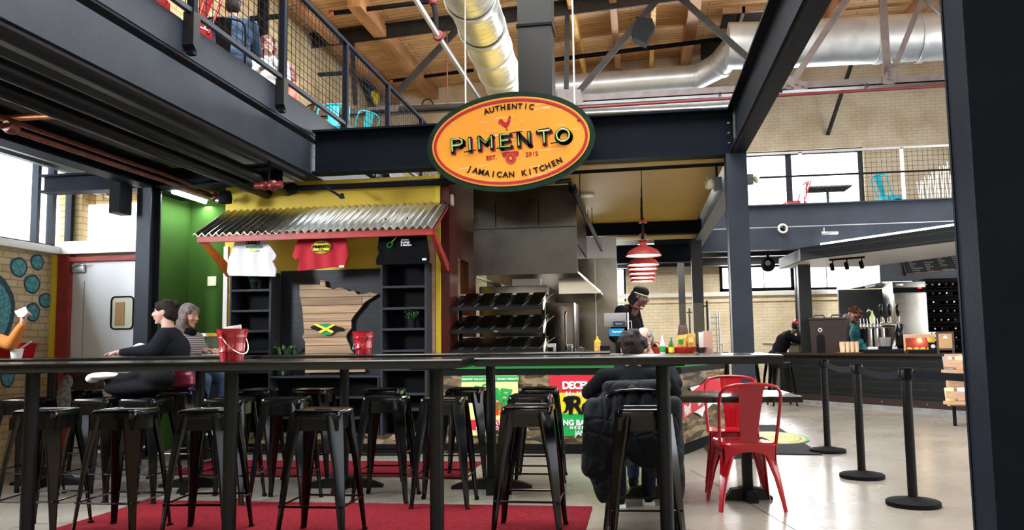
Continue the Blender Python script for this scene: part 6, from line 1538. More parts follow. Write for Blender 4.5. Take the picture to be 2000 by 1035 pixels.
for i, (px_, pyt, w, lab) in enumerate(((1332, 655, .05, 'clear snack bag with a green label, left in the basket'), (1350, 652, .045, 'orange snack bag, right in the basket'))):
    q = cpt(px_, 8.93 + i * .03); h = aY(px_, pyt, 8.93).z - CT
    o = thing('snack_bag', lab, 'snack bag', q + V((0, 0, .015)), .2 * (i * 2 - 1)); MB().loft([[(-w, -.012, 0), (w, -.012, 0), (w, .02, 0), (-w, .02, 0)], [(-w * .95, -.03, h * .4), (w * .95, -.03, h * .4), (w * .95, .03, h * .4), (-w * .95, .03, h * .4)], [(-w * 1.1, -.002, h - .015), (w * 1.05, -.002, h - .005), (w * 1.05, .002, h - .005), (-w * 1.1, .002, h - .015)]]).build('bag', 'snack', o)
    MB().box((-.03, -.032, h * .5), (.02, -.028, h * .72)).build('label_patch', ('poster_green', 'poster_cream')[i], o)
for px_, Y, pt, m_, lab in ((1294, 8.8, 655, 'white_gloss', 'white drink bottle with a green label on the counter'), (1311, 8.82, 660, 'bottle_green', 'green glass bottle on the counter')):
    q = cpt(px_, Y); h = aY(px_, pt, Y).z - CT; o = thing('drink_bottle', lab, 'bottle', q)
    MB().lathe([(0, 0), (.028, 0), (.03, .01), (.03, h * .5), (.012, h * .8), (.012, h), (0, h)], n=18).build('glass', m_, o); MB().lathe([(.0305, h * .12), (.0312, h * .14), (.0312, h * .42), (.0305, h * .44)], n=18).build('label_band', 'poster_green' if px_ < 1300 else 'flag_yellow', o)
p = cpt(1335, 9.25); t = thing('paper_bag', 'crumpled brown paper bag behind the snack basket', 'bag', p); h = aY(1335, 634, 9.25).z - CT
MB().loft([[(-.06, -.04, 0), (.06, -.04, 0), (.06, .04, 0), (-.06, .04, 0)], [(-.065, -.04, h * .6), (.06, -.045, h * .6), (.065, .04, h * .6), (-.06, .04, h * .6)], [(-.045, -.01, h), (.04, -.015, h - .01), (.045, .01, h), (-.05, .015, h - .02)]]).build('bag', 'leather_brown', t)
p = cpt(1383, 8.9); h = aY(1383, 646, 8.9).z - CT
tag(MB().box((p.x - .045, 8.86, CT), (p.x + .045, 8.95, CT + h), .003).build('napkin_box', 'skin_pale'), 'tall pinkish card stand at the right end of the counter', 'box')
p = cpt(1398, 9.1); t = thing('wooden_box', 'small pale wooden box at the right end of the counter', 'box', p); MB().box((-.13, -.04, .09), (.07, .07, .1)).box((-.13, -.04, 0), (-.12, .07, .09)).box((.06, -.04, 0), (.07, .07, .09)).build('box', 'light_wood', t)
p = cpt(1372, 9.05); t = thing('menu_holder', 'clear plastic menu holder left of the pinkish card stand', 'holder', p); MB().box((-.035, -.01, 0), (.035, .01, .23), .002).build('sheet', 'milk', t)
p = cpt(1360, 8.98); 
t = thing('bowl', 'dark brown bowl beside the red basket', 'bowl', cpt(1370, 8.8)); MB().lathe([(0, 0), (.03, 0), (.06, .07), (.055, .07), (.02, .01), (0, .01)]).build('bowl', 'brown_plastic', t)
# sneeze guard
q0_ = aY(1384, 690, 9.2); zt = aY(1384, 587, 9.2).z
t = thing('sneeze_guard', 'clear glass sneeze guard on two black posts above the counter', 'sneeze guard')
MB().cyl((q0_.x, 9.2, CT), (q0_.x, 9.2, zt), .012).cyl((q0_.x - .05, 9.2, zt - .06), (q0_.x, 9.2, zt - .06), .008).build('post', 'satin_black', t)
q1_ = aY(1346, 690, 9.6); z1_ = aY(1346, 604, 9.6).z
MB().cyl((q1_.x, 9.3, CT), (q1_.x, 9.3, z1_), .01).cyl((q1_.x - .03, 9.3, z1_ - .045), (q1_.x + .03, 9.3, z1_ - .045), .008).build('post', 'satin_black', t)
g0 = aY(1326, 600, 9.25); g1 = aY(1378, 600, 9.2)
MB().box((g0.x, 9.22, CT + .1), (g1.x, 9.226, aY(1350, 592, 9.22).z)).build('glass_panel', 'pane', t)
# white wire shelf rack far behind the counter
a = aY(1388, 690, 12.6); b = aY(1404, 608, 12.6)
t = thing('bakers_rack', 'white sheet-pan rack standing behind the counter by the rear column', 'rack', (0, 0, 0))
for x in (a.x, b.x): MB().cyl((x, 12.6, 0), (x, 12.6, b.z), .012).cyl((x, 13.0, 0), (x, 13.0, b.z), .012).build('upright', 'conduit', t)
for k in range(14): z = .3 + k * (b.z - .3) / 14; MB().box((a.x, 12.6, z), (b.x, 13.0, z + .015)).build('pan', 'conduit', t)
# kitchen small things
p = aY(1075, 680, 8.95)
t = thing('till_printer', 'small white box with a dark slot right of the wire rack', 'box', (aY(1076, 680, 8.95).x, 8.95, CT)); MB().box((-.04, -.04, 0), (.05, .06, .13), .004).build('body', 'conduit', t); MB().box((-.03, -.045, .02), (.03, -.04, .09)).build('slot', 'matte_black', t)
p = cpt(1112, 9.1); t = thing('steel_canister', 'ribbed steel canister on the counter beside the oven', 'canister', p); MB().lathe([(0, 0), (.045, 0), (.045, .03), (.04, .04), (.045, .05), (.045, .12), (0, .12)], n=20).build('body', 'chrome', t)
p = cpt(1130, 9.15); t = thing('mixing_bowl', 'steel bowl holding something red on the counter', 'bowl', p); MB().lathe([(0, 0), (.03, 0), (.07, .08), (.066, .08), (.028, .01), (0, .01)], n=24).build('bowl', 'chrome', t); MB().ball((0, 0, .07), (.05, .05, .025)).build('contents', 'dark_red', t)

# ================================================================ MURAL PATCHES ON THE LEFT BRICK
mat('mural_blue', (.03, .16, .2), .7, noise=.5, nscale=30, col2=(.12, .36, .36)); mat('mural_ink', (.02, .045, .08), .7, noise=.4, nscale=30)
def mural(px_, py_, rx, ry, lab):
    c = aX(px_, py_, XL + .004); e1 = aX(px_ + rx, py_, XL + .004); e2 = aX(px_, py_ - ry, XL + .004)
    ry_ = abs(e1.y - c.y); rz_ = abs(e2.z - c.z)
    o = thing('mural_blob', lab, 'mural', (XL + .001, c.y, c.z), 0, 'painted blue ovals on the brick')
    def el(k, n=24): return [(0, ry_ * k * cos(a) * (1 + .05 * sin(3 * a)), rz_ * k * sin(a) * (1 + .04 * cos(5 * a))) for a in [i * 2 * pi / n for i in range(n)]]
    MB().prism(el(1), (.003, 0, 0)).build('outline', 'mural_ink', o); MB().prism([(.0031, y, z) for _, y, z in el(.8)], (.002, 0, 0)).build('fill', 'mural_blue', o)
mural(37, 522, 17, 20, 'upper left blue oval painted on the brick beside the window sill'); mural(73, 512, 13, 16, 'uppermost small blue oval painted on the brick'); mural(63, 555, 16, 19, 'middle blue oval painted on the brick'); mural(89, 587, 13, 15, 'blue oval painted nearest the yellow trim'); mural(64, 610, 14, 19, 'lowest blue oval, behind the raised hand'); mural(-15, 610, 44, 75, 'largest blue painted shape, cut by the left picture edge'); mural(15, 735, 14, 22, 'blue painted leaf shape below the table top')

# ================================================================ BAGS AND COATS ON THE STOOLS
def on_stool(px_, Y): v = aY(px_, 760, Y); return V((v.x, Y, .768))
s = STOOL[20].location
b = on_stool(160, 7.0); sx = s.x - 0
t = thing('handbag', 'brown leather tote handbag on a stool under the left table', 'bag')
STOOL[20].location = (aY(157, 700, 6.99).x, 6.99, 0)
c = V((aY(157, 760, 6.9).x, 6.95, .77))
MB().loft([[(c.x - .16, c.y - .06, c.z), (c.x + .17, c.y - .06, c.z), (c.x + .17, c.y + .06, c.z), (c.x - .16, c.y + .06, c.z)], [(c.x - .19, c.y - .05, c.z + .16), (c.x + .15, c.y - .05, c.z + .17), (c.x + .15, c.y + .05, c.z + .17), (c.x - .19, c.y + .05, c.z + .16)], [(c.x - .2, c.y - .015, c.z + .22), (c.x + .11, c.y - .015, c.z + .245), (c.x + .11, c.y + .015, c.z + .245), (c.x - .2, c.y + .015, c.z + .22)]]).build('body', 'leather_brown', t, bevel=.012)
MB().tube([(c.x + .04, c.y, c.z + .23), (c.x + .09, c.y, c.z + .275), (c.x + .13, c.y - .01, c.z + .24)], .008, 6).build('strap', 'leather_brown', t)
q = aY(128, 800, 6.75)
o = organic('fur_collar', [('e', (q.x, 6.72, .69), (.065, .06, .16)), ('e', (q.x + .02, 6.73, .85), (.05, .05, .07)), ('e', (q.x - .04, 6.74, .56), (.05, .04, .1))], 'fur_grey', None, .012, 2); tag(o, 'grey fur trim hanging beside the brown tote handbag', 'fur trim')
o = organic('scarf', [('e', (q.x + .0, 6.84, .93), (.07, .05, .05)), ('e', (q.x + .08, 6.84, .96), (.05, .04, .03)), ('e', (q.x - .06, 6.84, .9), (.04, .04, .06))], 'leather_maroon', None, .012, 2); tag(o, 'maroon crumpled scarf on top of the grey fur', 'scarf')
q = aY(265, 760, 6.0)
o = organic('dark_coat', [('e', (q.x, 6.0, .83), (.27, .13, .07)), ('e', (q.x - .12, 6.0, .9), (.15, .1, .05)), ('e', (q.x + .17, 6.02, .9), (.14, .12, .09)), ('e', (q.x + .02, 6.0, .93), (.1, .07, .04))], 'cloth_black', None, .014, 3); tag(o, 'black coat heaped on a middle row stool', 'coat')
q = aY(206, 743, 5.98)
o = organic('white_scarf', [('e', (q.x, 5.96, .93), (.14, .09, .03)), ('e', (q.x - .09, 5.95, .91), (.05, .06, .035))], 'cloth_white', None, .01, 2); tag(o, 'white lining of the coat heap on the middle row stools', 'scarf')
q = aY(354, 745, 6.95)
STOOL[14].location = (q.x, 7.0, 0)
t = thing('handbag', 'maroon drawstring handbag on a stool below the two women', 'bag')
organic('body', [('e', (q.x, 6.95, .86), (.13, .09, .1)), ('e', (q.x + .01, 6.95, .94), (.09, .07, .07)), ('e', (q.x, 6.95, .82), (.14, .1, .045))], 'leather_maroon', t, .01, 2)
MB().tube([(q.x - .05 + .035 * cos(a), 6.87, 1.0 + .05 * sin(a)) for a in [k * pi / 6 for k in range(12)]], .006, 6, closed=True).build('drawstring', 'leather_maroon', t)
# ================================================================ PEOPLE
def hand_blobs(w, d, up, side, curl=.5, s=1.):
    """w wrist, d pointing direction, up = back-of-hand normal, side +1 thumb towards up x d"""
    d = V(d).normalized(); up = (V(up) - d * V(up).dot(d)).normalized(); x = d.cross(up) * side; w = V(w); B = []
    pal = w + d * .05 * s
    B.append(('c', w, pal, .024 * s, .026 * s)); B.append(('c', pal - x * .022 * s, pal + d * .035 * s - x * .024 * s, .017 * s, .014 * s)); B.append(('c', pal + x * .02 * s, pal + d * .035 * s + x * .024 * s, .017 * s, .014 * s))
    for k, (o, L) in enumerate(((-.03, .062), (-.010, .074), (.010, .07), (.029, .055))):
        b = pal + d * .036 * s + x * o * s
        d1 = (d * cos(curl * .8) - up * sin(curl * .8)).normalized(); d2 = (d * cos(curl * 2.) - up * sin(curl * 2.)).normalized()
        m = b + d1 * L * .5 * s; e = m + d2 * L * .5 * s
        B += [('c', b, m, .0095 * s, .0088 * s), ('c', m, e, .0088 * s, .0075 * s)]
    b = pal - x * .026 * s - d * .01 * s; dt = (d * .6 - x * .7 - up * .35).normalized()
    B += [('c', b, b + dt * .035 * s, .012 * s, .010 * s), ('c', b + dt * .035 * s, b + dt * .035 * s + (d * .8 - x * .3 - up * .3).normalized() * .03 * s, .010 * s, .0085 * s)]
    return B
def head_parts(t, c, yaw, pitch, skin, hair, style, lipm='lip', roll=0., glasses=False, detail=True):
    """face looks toward -Y before yaw (about Z) and pitch (chin down positive); returns blobs for the body mesh, adds children"""
    Hm = Matrix.Translation(c) @ R(yaw, 'Z') @ R(pitch, 'X') @ R(roll, 'Y')
    rot = Hm.to_3x3().to_4x4()
    def P(x, y, z): return Hm @ V((x, y, z))
    def E(x, y, z, a, b, cc): return ('e', P(x, y, z), (a, b, cc), rot)
    B = [E(0, .015, .03, .073, .092, .088), E(0, -.028, -.012, .06, .062, .078), E(0, -.04, -.07, .038, .038, .034), E(0, -.072, -.092, .018, .016, .016),
         ('c', P(0, -.088, .015), P(0, -.108, -.018), .009, .0125), E(.012, -.096, -.02, .009, .011, .008), E(-.012, -.096, -.02, .009, .011, .008),
         E(.028, -.072, .03, .024, .014, .009), E(-.028, -.072, .03, .024, .014, .009), E(.035, -.066, -.02, .022, .02, .022), E(-.035, -.066, -.02, .022, .02, .022),
         E(0, -.088, -.044, .022, .011, .007), E(0, -.086, -.056, .019, .011, .008), E(.073, .012, -.0, .009, .016, .028), E(-.073, .012, -.0, .009, .016, .028)]
    def ch(n, mb, m): o = mb.build(n, m, t); return o
    for s in (1, -1):
        ch('eye', MB().ball(P(s * .029, -.078, .012), (.0115, .008, .0065), rot, 12), 'eye_white'); ch('iris', MB().ball(P(s * .029, -.0855, .012), (.0052, .003, .0052), rot, 10), 'eye_dark')
        ch('eyebrow', MB().tube([P(s * .012, -.092, .036), P(s * .03, -.09, .042), P(s * .048, -.078, .036)], [.003, .004, .002], 6), hair if hair != 'hair_grey' else 'hair_ash')
    ch('lips', MB().ball(P(0, -.096, -.047), (.02, .0055, .0045), rot, 12).ball(P(0, -.0945, -.055), (.017, .0055, .005), rot, 12), lipm)
    if glasses:
        for s in (1, -1): ch('spectacle_lens_rim', MB().tube([P(s * .031 + .024 * cos(a), -.1, .012 + .019 * sin(a)) for a in [k * pi / 8 for k in range(16)]], .0022, 6, closed=True), 'matte_black')
    h = []
    cap = [E(0, .022, .048, .08, .094, .083), E(0, .05, .01, .078, .07, .09)]
    if style == 'bun_fringe': h = cap + [E(0, -.055, .078, .06, .03, .03), E(.0, -.068, .062, .05, .017, .022), E(.05, -.03, .05, .027, .04, .04), E(-.05, -.03, .05, .027, .04, .04), E(0, .11, .085, .035, .035, .035), E(0, .085, -.03, .05, .04, .05)]
    elif style == 'long_wavy':
        h = cap + [E(.055, -.02, .06, .03, .05, .045), E(-.055, -.02, .06, .03, .05, .045)]
        for s in (1, -1): h += [E(s * .07, .01, -.03, .028, .045, .06), E(s * .078, .02, -.1, .034, .045, .06), E(s * .07, .0, -.16, .036, .04, .05), E(s * .08, -.02, -.21, .03, .034, .045)]
        h += [E(0, .08, -.06, .07, .045, .09), E(0, .085, -.15, .075, .04, .08)]
    elif style == 'short_curly':
        h = cap[:]; r_ = random.Random(4)
        for k in range(42):
            a = r_.uniform(0, 6.28); e = r_.uniform(-.35, 1.45); x, y, z = .084 * cos(a) * cos(e), .1 * sin(a) * cos(e) + .022, .09 * sin(e) + .035
            if y < -.05 and z < .07: continue
            h.append(E(x, y, z, .022, .022, .022))
    elif style == 'balding': h = [E(.066, .02, .01, .02, .055, .05), E(-.066, .02, .01, .02, .055, .05), E(0, .08, .01, .06, .04, .06), E(.045, .0, .085, .028, .05, .022), E(-.05, .01, .075, .025, .05, .025)]
    elif style == 'locs_cap':
        h = [E(0, .05, .0, .082, .08, .09), E(0, .085, -.05, .07, .06, .07), E(0, .06, -.1, .06, .05, .05), E(.05, .06, -.06, .03, .04, .07), E(-.05, .06, -.06, .03, .04, .07)]
    elif style == 'big_curly':
        h = cap[:]; r_ = random.Random(9)
        for k in range(60):
            a = r_.uniform(0, 6.28); e = r_.uniform(-1.2, 1.45); rr_ = 1.15 + r_.random() * .25; x, y, z = .08 * rr_ * cos(a) * cos(e), .095 * rr_ * sin(a) * cos(e) + .03, .1 * rr_ * sin(e) + (.02 if e > 0 else -.0)
            if y < -.03 and z < .075: continue
            h.append(E(x, y, z, .028, .028, .03))
    elif style == 'short': h = cap
    if h: organic('hair', h, hair, t, .009, 1)
    return B, Hm, E, P
def figure(label, loc, rz, J, skin, top, bottom, hair, style, pants='denim', sleeves=True, skirt=False, voxel=.0085, build=1., headkw={}, curl=(.5, .5), handup=((0, 0, 1), (0, 0, 1)), shoe='matte_black', extra_top=[], legs=True):
    t = thing('person', label, 'person', loc, rz)
    J = {k: V(v) for k, v in J.items()}
    B, Hm, E, P = head_parts(t, J['head'], headkw.get('yaw', 0), headkw.get('pitch', 0), skin, hair, style, roll=headkw.get('roll', 0), glasses=headkw.get('glasses', False), lipm=headkw.get('lipm', 'lip'))
    b = build; sh, ne, ch, pe = (J['sl'] + J['sr']) / 2, J['neck'], J['chest'], J['pelvis']
    ax = (J['sl'] - J['sr']).normalized(); ang = atan2(ax.y, ax.x); RT = R(ang, 'Z')
    B += [('c', ne - V((0, 0, .05)), J['head'] + (Hm.to_3x3() @ V((0, .02, -.05))), .052 * b, .05), ('e', ch, (.13 * b, .09 * b, .15), RT), ('e', pe, (.14 * b, .1 * b, .12), RT), ('c', J['sl'], J['sr'], .045 * b, .045 * b)]
    for s in 'lr':
        B += [('c', J['s' + s], J['e' + s], .043 * b, .034 * b), ('c', J['e' + s], J['w' + s], .034 * b, .024)]
        d = J['h' + s] if 'h' + s in J else (J['w' + s] - J['e' + s])
        B += hand_blobs(J['w' + s], d, handup[0 if s == 'l' else 1], 1 if s == 'l' else -1, curl[0 if s == 'l' else 1])
        if legs: B += [('c', J['p' + s], J['k' + s], .07 * b, .048), ('c', J['k' + s], J['a' + s], .046, .034)]
    organic('body', B, skin, t, voxel, 2)
    C = [('e', ch, (.16 * b, .115 * b, .17), RT), ('e', (ch + pe) / 2, (.145 * b, .112 * b, .17), RT), ('e', pe + V((0, 0, .02)), (.165 * b, .125 * b, .12), RT), ('c', J['sl'], J['sr'], .062 * b, .062 * b), ('c', sh, ne - V((0, 0, .02)), .075 * b, .06)]
    for s in 'lr':
        C += [('c', J['s' + s], J['e' + s], .06 * b, .05 * b)]
        if sleeves: C += [('c', J['e' + s], J['w' + s] * .95 + J['e' + s] * .05, .05 * b, .036)]
    organic('top_garment', C + extra_top, top, t, .011, 3)
    if legs:
        C = [('e', pe - V((0, 0, .03)), (.17 * b, .13 * b, .115), RT)]
        for s in 'lr': C += [('c', J['p' + s], J['k' + s], .088 * b, .064), ('c', J['k' + s], J['a' + s], .062, .05)]
        organic('trousers', C, pants, t, .012, 3)
        for s in 'lr':
            a = J['a' + s]; d = J.get('f' + s, V((0, -1, 0))).normalized()
            organic('shoe', [('e', a - V((0, 0, .05)), (.042, .045, .05)), ('c', a - V((0, 0, .062)), a - V((0, 0, .066)) + d * .13, .04, .033)], shoe, t, .009, 2)
            MB().loft([[a + d * u + V((-d.y, d.x, 0)) * w - V((0, 0, z)) for w, z in ((-.04, .112), (.04, .112), (.042, .092), (-.042, .092))] for u in (-.05, .02, .1, .165)]).build('sole', 'white', t)
    return t, Hm, E, P
def seated(seat, lean=0., turn=0.):
    """seated on a seat at height `seat`, facing -Y"""
    s = seat
    return dict(pelvis=(0, 0, s + .1), chest=(0, -.03 - lean * .6, s + .38), neck=(0, -.02 - lean, s + .57), head=(0, -.05 - lean * 1.25, s + .7), sl=(.175, -.02 - lean, s + .5), sr=(-.175, -.02 - lean, s + .5),
                el=(.22, -.14 - lean, s + .27), er=(-.22, -.14 - lean, s + .27), wl=(.1, -.34 - lean, s + .31), wr=(-.1, -.34 - lean, s + .31),
                pl=(.09, -.02, s + .075), pr=(-.09, -.02, s + .075), kl=(.11, -.42, s + .06), kr=(-.11, -.42, s + .06), al=(.11, -.4, max(.09, s - .36)), ar=(-.11, -.34, max(.09, s - .36)))
def standing(h=1.72):
    k = h / 1.72
    d = dict(pelvis=(0, 0, .95), chest=(0, -.01, 1.25), neck=(0, 0, 1.45), head=(0, -.03, 1.59), sl=(.18, 0, 1.4), sr=(-.18, 0, 1.4), el=(.24, -.05, 1.12), er=(-.24, -.05, 1.12), wl=(.2, -.26, 1.05), wr=(-.2, -.26, 1.05),
             pl=(.09, 0, .9), pr=(-.09, 0, .9), kl=(.1, -.02, .49), kr=(-.1, -.02, .49), al=(.1, .02, .09), ar=(-.1, .02, .09))
    return {a: tuple(c * k for c in b) for a, b in d.items()}
# 1 woman in a dark sweater, profile to the left, arms along the table
w1 = aY(326, 660, 7.12)
J = seated(.77); J.update(head=(0, -.07, 1.47), neck=(0, -.02, 1.3), sl=(.19, -.02, 1.25), sr=(-.19, -.02, 1.25), el=(.25, -.1, 1.125), er=(-.25, -.1, 1.125), wl=(.16, -.4, 1.105), wr=(-.1, -.38, 1.105), al=(.11, -.42, .32), ar=(-.11, -.3, .32))
figure('woman with a dark bun and charcoal sweater, in profile at the left table', (w1.x, 7.2, 0), radians(-72), J, 'skin_pale', 'cloth_charcoal', None, 'hair_dark', 'bun_fringe', pants='denim', build=1.3, headkw=dict(yaw=-.1), handup=((0, 0, 1), (0, 0, 1)), curl=(.2, .2),
       extra_top=[('e', (0, -.1, 1.02), (.19, .14, .16)), ('e', (0, .02, 1.12), (.19, .15, .17))])
o = bpy.data.objects['person']
organic('white_shirt_front', [('e', (.10, -.25, 1.06), (.12, .1, .13)), ('e', (.05, -.17, .97), (.14, .12, .12))], 'cloth_white', o, .01, 2)
# 2 woman in striped cardigan facing right
w2 = aY(347, 640, 7.65)
J = seated(.77); J.update(head=(0, -.06, 1.46), neck=(0, -.01, 1.3), sl=(.155, -.01, 1.235), sr=(-.155, -.01, 1.235), el=(.2, -.12, 1.0), er=(-.2, -.12, 1.0), wl=(.08, -.33, 1.09), wr=(-.09, -.33, 1.09))
t2_, _, _, _ = figure('woman with wavy ash hair in a striped cardigan, looking to the right', (w2.x, 7.78, 0), radians(72), J, 'skin', 'striped_knit', None, 'hair_ash', 'long_wavy', build=1.0, headkw=dict(yaw=.15, pitch=.18), curl=(.7, .7))
organic('scarf', [('e', (0, -.07, 1.29), (.08, .06, .05))], 'cloth_black', t2_, .01, 2)
p = aY(408, 686, 7.6)
t = thing('plate', 'small dark tray with white plates held near the second woman', 'tray', (p.x, 7.62, 1.04)); MB().box((-.1, -.06, 0), (.12, .06, .015), .003).build('tray', 'matte_black', t); MB().box((-.06, -.06, .018), (.13, .06, .035), .004).build('plates', 'milk', t)
MB().box((-.02, -.02, -.07), (.02, .02, 0)).build('stem', 'matte_black', t)
# 3 person in an orange jacket at the left edge, arm raised
p = aY(-75, 660, 6.4); p.y = 6.42; e3 = aY(22, 672, 6.25) - V((p.x, p.y, 0)); h3 = aY(44, 634, 6.2) - V((p.x, p.y, 0))
J = seated(.77); J.update(head=(.0, -.06, 1.5), sl=(.17, -.02, 1.28), el=tuple(e3 + V((0, 0, .0))), wl=tuple(h3), er=(-.22, -.12, 1.03), wr=(-.05, -.3, 1.11), hl=(.25, -.1, 1))
t3, _, _, _ = figure('person in a tan orange jacket at the left edge raising a napkin', (p.x, p.y, 0), 0, J, 'skin_pale', 'cloth_orange', None, 'hair_dark', 'short', build=1.1, curl=(1.1, .4), handup=((-.3, -.9, .2), (0, 0, 1)))
n = aY(38, 612, 6.7)
tag(MB().prism([aY(x, y, 6.14) for x, y in ((28, 608), (49, 599), (54, 610), (47, 618), (35, 619))], (0, .012, 0)).build('napkin', 'white'), 'white napkin held up by the hand in the orange sleeve', 'napkin')
# 4 seated person, back to the camera
t = dcopy(chair0, (-.03, 5.42, 0), pi + .02, 'black metal chair under the seated person in dark clothes', 'gloss_black', None)
J = seated(.45); J.update(head=(0.0, -.1, 1.085), neck=(0, -.05, .97), sl=(.19, -.02, .91), sr=(-.19, -.02, .91), el=(.31, -.2, .8), er=(-.27, -.2, .8), wl=(.16, -.42, .79), wr=(-.12, -.42, .79), kl=(.13, -.42, .5), kr=(-.1, -.42, .5), al=(.12, -.4, .11), ar=(-.08, -.5, .11), pelvis=(0, 0, .56), chest=(0, -.02, .8))
figure('person with dark curly hair seated with their back to us, coat on the chair', (-.05, 5.52, 0), pi, J, 'skin', 'cloth_black', None, 'hair_dark', 'short_curly', pants='cloth_charcoal', build=1.0, headkw=dict(pitch=.35))
cb = []
for k in range(7):
    x = -.30 + k * .082; cb += [('c', (x, 5.18, .84 - abs(x + .04) * .35), (x - .02, 5.14, .5 - (.12 if k < 2 else 0)), .055, .06)]
cb += [('e', (-.27, 5.16, .5), (.085, .07, .26)), ('e', (-.25, 5.17, .36), (.07, .06, .2)), ('e', (.17, 5.18, .5), (.08, .07, .22)), ('c', (-.2, 5.2, .86), (.14, 5.2, .87), .045, .045), ('e', (.05, 5.13, .52), (.17, .05, .15)), ('e', (.2, 5.2, .32), (.05, .05, .18))]
t = thing('coat', 'black quilted winter coat draped over the back of the chair', 'coat')
o = organic('quilted_shell', cb, 'quilted', t, .012, 3)
# 5 older man across the table
J = seated(.45); J.update(head=(0, -.13, 1.135), neck=(0, -.06, 1.0), sl=(.18, -.02, .93), sr=(-.18, -.02, .93), el=(.25, -.16, .8), er=(-.25, -.16, .8), wl=(.1, -.32, .79), wr=(-.1, -.32, .79), al=(.11, -.36, .1), ar=(-.11, -.3, .1))
p = aY(1257, 668, 6.85)
dcopy(chair0, (p.x + .0, 7.08, 0), 0, 'black metal chair holding the grey-haired man at the low table', 'gloss_black')
figure('grey-haired balding man looking down at the low table, facing us', (p.x, 7.0, 0), 0, J, 'skin_pale', 'cloth_charcoal', None, 'hair_grey', 'balding', build=1.1, headkw=dict(pitch=.6))
# 6 cook
p = aY(1232, 650, 9.75)
J = standing(1.84); J['head'] = (0, -.17, 1.66); J['neck'] = (0, -.06, 1.53); J['chest'] = (0, -.02, 1.3); J['wl'] = (.15, -.28, 1.06); J['wr'] = (-.3, -.1, 1.08); J['er'] = (-.3, .05, 1.2)
t6, Hm, E, P = figure('cook in black with a dark cap and locs looking down behind the counter', (p.x - .03, 9.9, 0), radians(66), J, 'skin_dark', 'cloth_black', None, 'hair_black', 'locs_cap', pants='cloth_black', build=1.15, headkw=dict(pitch=.35, lipm='skin_dark'))
organic('cap', [E(0, .015, .065, .088, .1, .07)], 'matte_black', t6, .009, 1); MB().tube([P(.085 * cos(a), -.0 + .1 * sin(a), .04) for a in [k * pi / 10 for k in range(20)]], .006, 6, closed=True).build('cap_band', 'ivory', t6)
MB().tube([P(.075 * cos(a), .02 + .075 * sin(a), -.125 - .0 * a) for a in [k * pi / 9 for k in range(18)]], .012, 8, closed=True).build('red_collar', 'dark_red', t6)
# 7 man in the red cap at the bar extension
p = aY(1528, 650, 16.5)
J = seated(.72, lean=.16); J['head'] = (0, -.42, 1.37); J['neck'] = (0, -.26, 1.27); J['chest'] = (0, -.14, 1.08); J['sl'] = (.18, -.2, 1.2); J['sr'] = (-.18, -.2, 1.2); J['el'] = (.2, -.42, 1.1); J['er'] = (-.2, -.42, 1.1); J['wl'] = (.08, -.62, 1.11); J['wr'] = (-.08, -.62, 1.11); J['al'] = (.11, -.5, .36); J['ar'] = (-.11, -.42, .32)
t7, Hm, E, P = figure('man in a red cap and dark jacket leaning on the high counter', (p.x - .2, 16.1, 0), radians(88), J, 'skin_dark', 'cloth_black', None, 'hair_black', 'short', pants='cloth_black', build=1.2, voxel=.011, headkw=dict(pitch=.25, lipm='skin_dark'))
organic('cap', [E(0, .01, .055, .092, .104, .078), E(0, -.12, .045, .06, .06, .012)], 'red_enamel', t7, .009, 1)
o = dcopy(stool0, (p.x - .22, 16.1, 0), .2, 'metal stool under the man in the red cap', None, 'stools at the far counter')
o = dcopy(stool0, (p.x - .75, 15.7, 0), -.1, 'metal stool left of the man in the red cap', None, 'stools at the far counter')
o = dcopy(stool0, (p.x - .3, 15.0, 0), .1, 'metal stool nearest us at the far counter', None, 'stools at the far counter')
# 8 barista
p = on_bar(1676, 1.12)
J = standing(1.68); J['head'] = (0, -.08, 1.555)
t8, Hm, E, P = figure('woman with curly auburn hair in a teal apron behind the bar, facing left', (p.x, p.y, 0), radians(-70), J, 'skin_pale', 'cloth_teal', None, 'hair_auburn', 'big_curly', pants='cloth_black', build=1.05, voxel=.011)
organic('dark_sleeves', [('c', J['sl'], J['el'], .066, .056), ('c', J['sr'], J['er'], .066, .056)], 'cloth_black', t8, .012, 2)
# 9 person in red behind her
p = aY(1657, 640, 17.2)
J = standing(1.62)
figure('person in a red shirt partly hidden behind the barista', (p.x, 17.3, 0), .3, J, 'skin_pale', 'cloth_red', None, 'hair_ash', 'short', pants='cloth_black', voxel=.012)
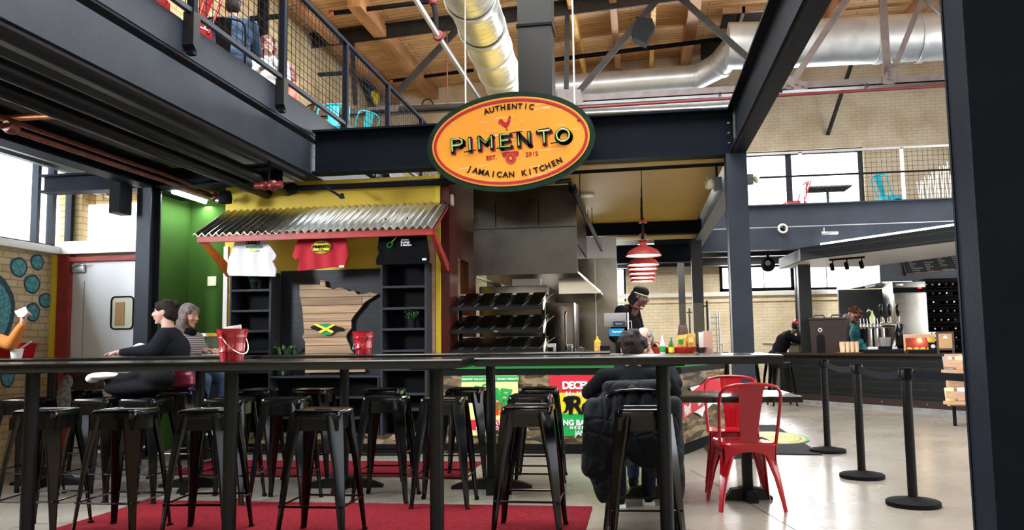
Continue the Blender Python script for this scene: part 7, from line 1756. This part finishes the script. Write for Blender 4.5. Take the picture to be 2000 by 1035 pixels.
# 10 upstairs: person in jeans with back to the railing, woman with glasses, person in coral, small one in yellow and blue
J = seated(.46, lean=.1); J['al'] = (.11, -.15, .1); J['ar'] = (-.11, -.3, .1)
figure('person in a denim shirt and jeans sitting upstairs against the railing', (-3.95, 7.45, FZ), radians(200), J, 'skin', 'denim', None, 'hair_dark', 'short', pants='denim', build=1.3, voxel=.01, shoe='fur_grey')
dcopy(chair0, (-3.95, 7.38, FZ + .001), radians(200), 'chair under the person in denim upstairs', 'satin_black')
J = seated(.46); J['wl'] = (.03, -.28, .95); J['el'] = (.2, -.2, .72)
p = aX(516, 84, -4.15)
figure('woman with glasses and long brown hair sitting upstairs behind the railing', (p.x, p.y + .1, FZ), radians(28), J, 'skin_pale', 'cloth_white', None, 'hair_auburn', 'long_wavy', voxel=.01, headkw=dict(glasses=True, pitch=.1), pants='cloth_navy')
dcopy(chair0, (p.x, p.y + .18, FZ + .001), radians(28), 'chair under the woman with glasses upstairs', 'satin_black')
p = aX(568, 150, -4.3)
figure('person in a coral sweater sitting upstairs behind the railing', (p.x, p.y, FZ), radians(-40), seated(.46), 'skin_pale', 'cloth_coral', None, 'hair_auburn', 'long_wavy', voxel=.012, pants='cloth_navy')
dcopy(chair0, (p.x, p.y + .05, FZ + .001), radians(-40), 'chair under the person in coral upstairs', 'satin_black')
t = thing('hanging_jacket', 'navy jacket and yellow bag hanging on a hook high on the left wall upstairs', 'jacket')
c = aX(724, 172, XL + .14); c2 = aX(733, 190, XL + .2)
organic('jacket', [('e', (c.x, c.y, c.z), (.1, .3, .26)), ('e', (c.x, c.y + .2, c.z - .15), (.09, .2, .35)), ('e', (c.x, c.y - .25, c.z - .02), (.09, .15, .14))], 'denim', t, .02, 2)
organic('yellow_bag', [('e', (c2.x, c2.y, c2.z), (.1, .16, .2)), ('e', (c2.x, c2.y - .2, c2.z + .03), (.07, .12, .1))], 'flag_yellow', t, .02, 2)
MB().cyl((XL, c.y, c.z + .2), (c.x, c.y, c.z + .22), .02).build('hook', 'matte_black', t)
# feet props so upstairs people are on the floor: slab is at 3.42
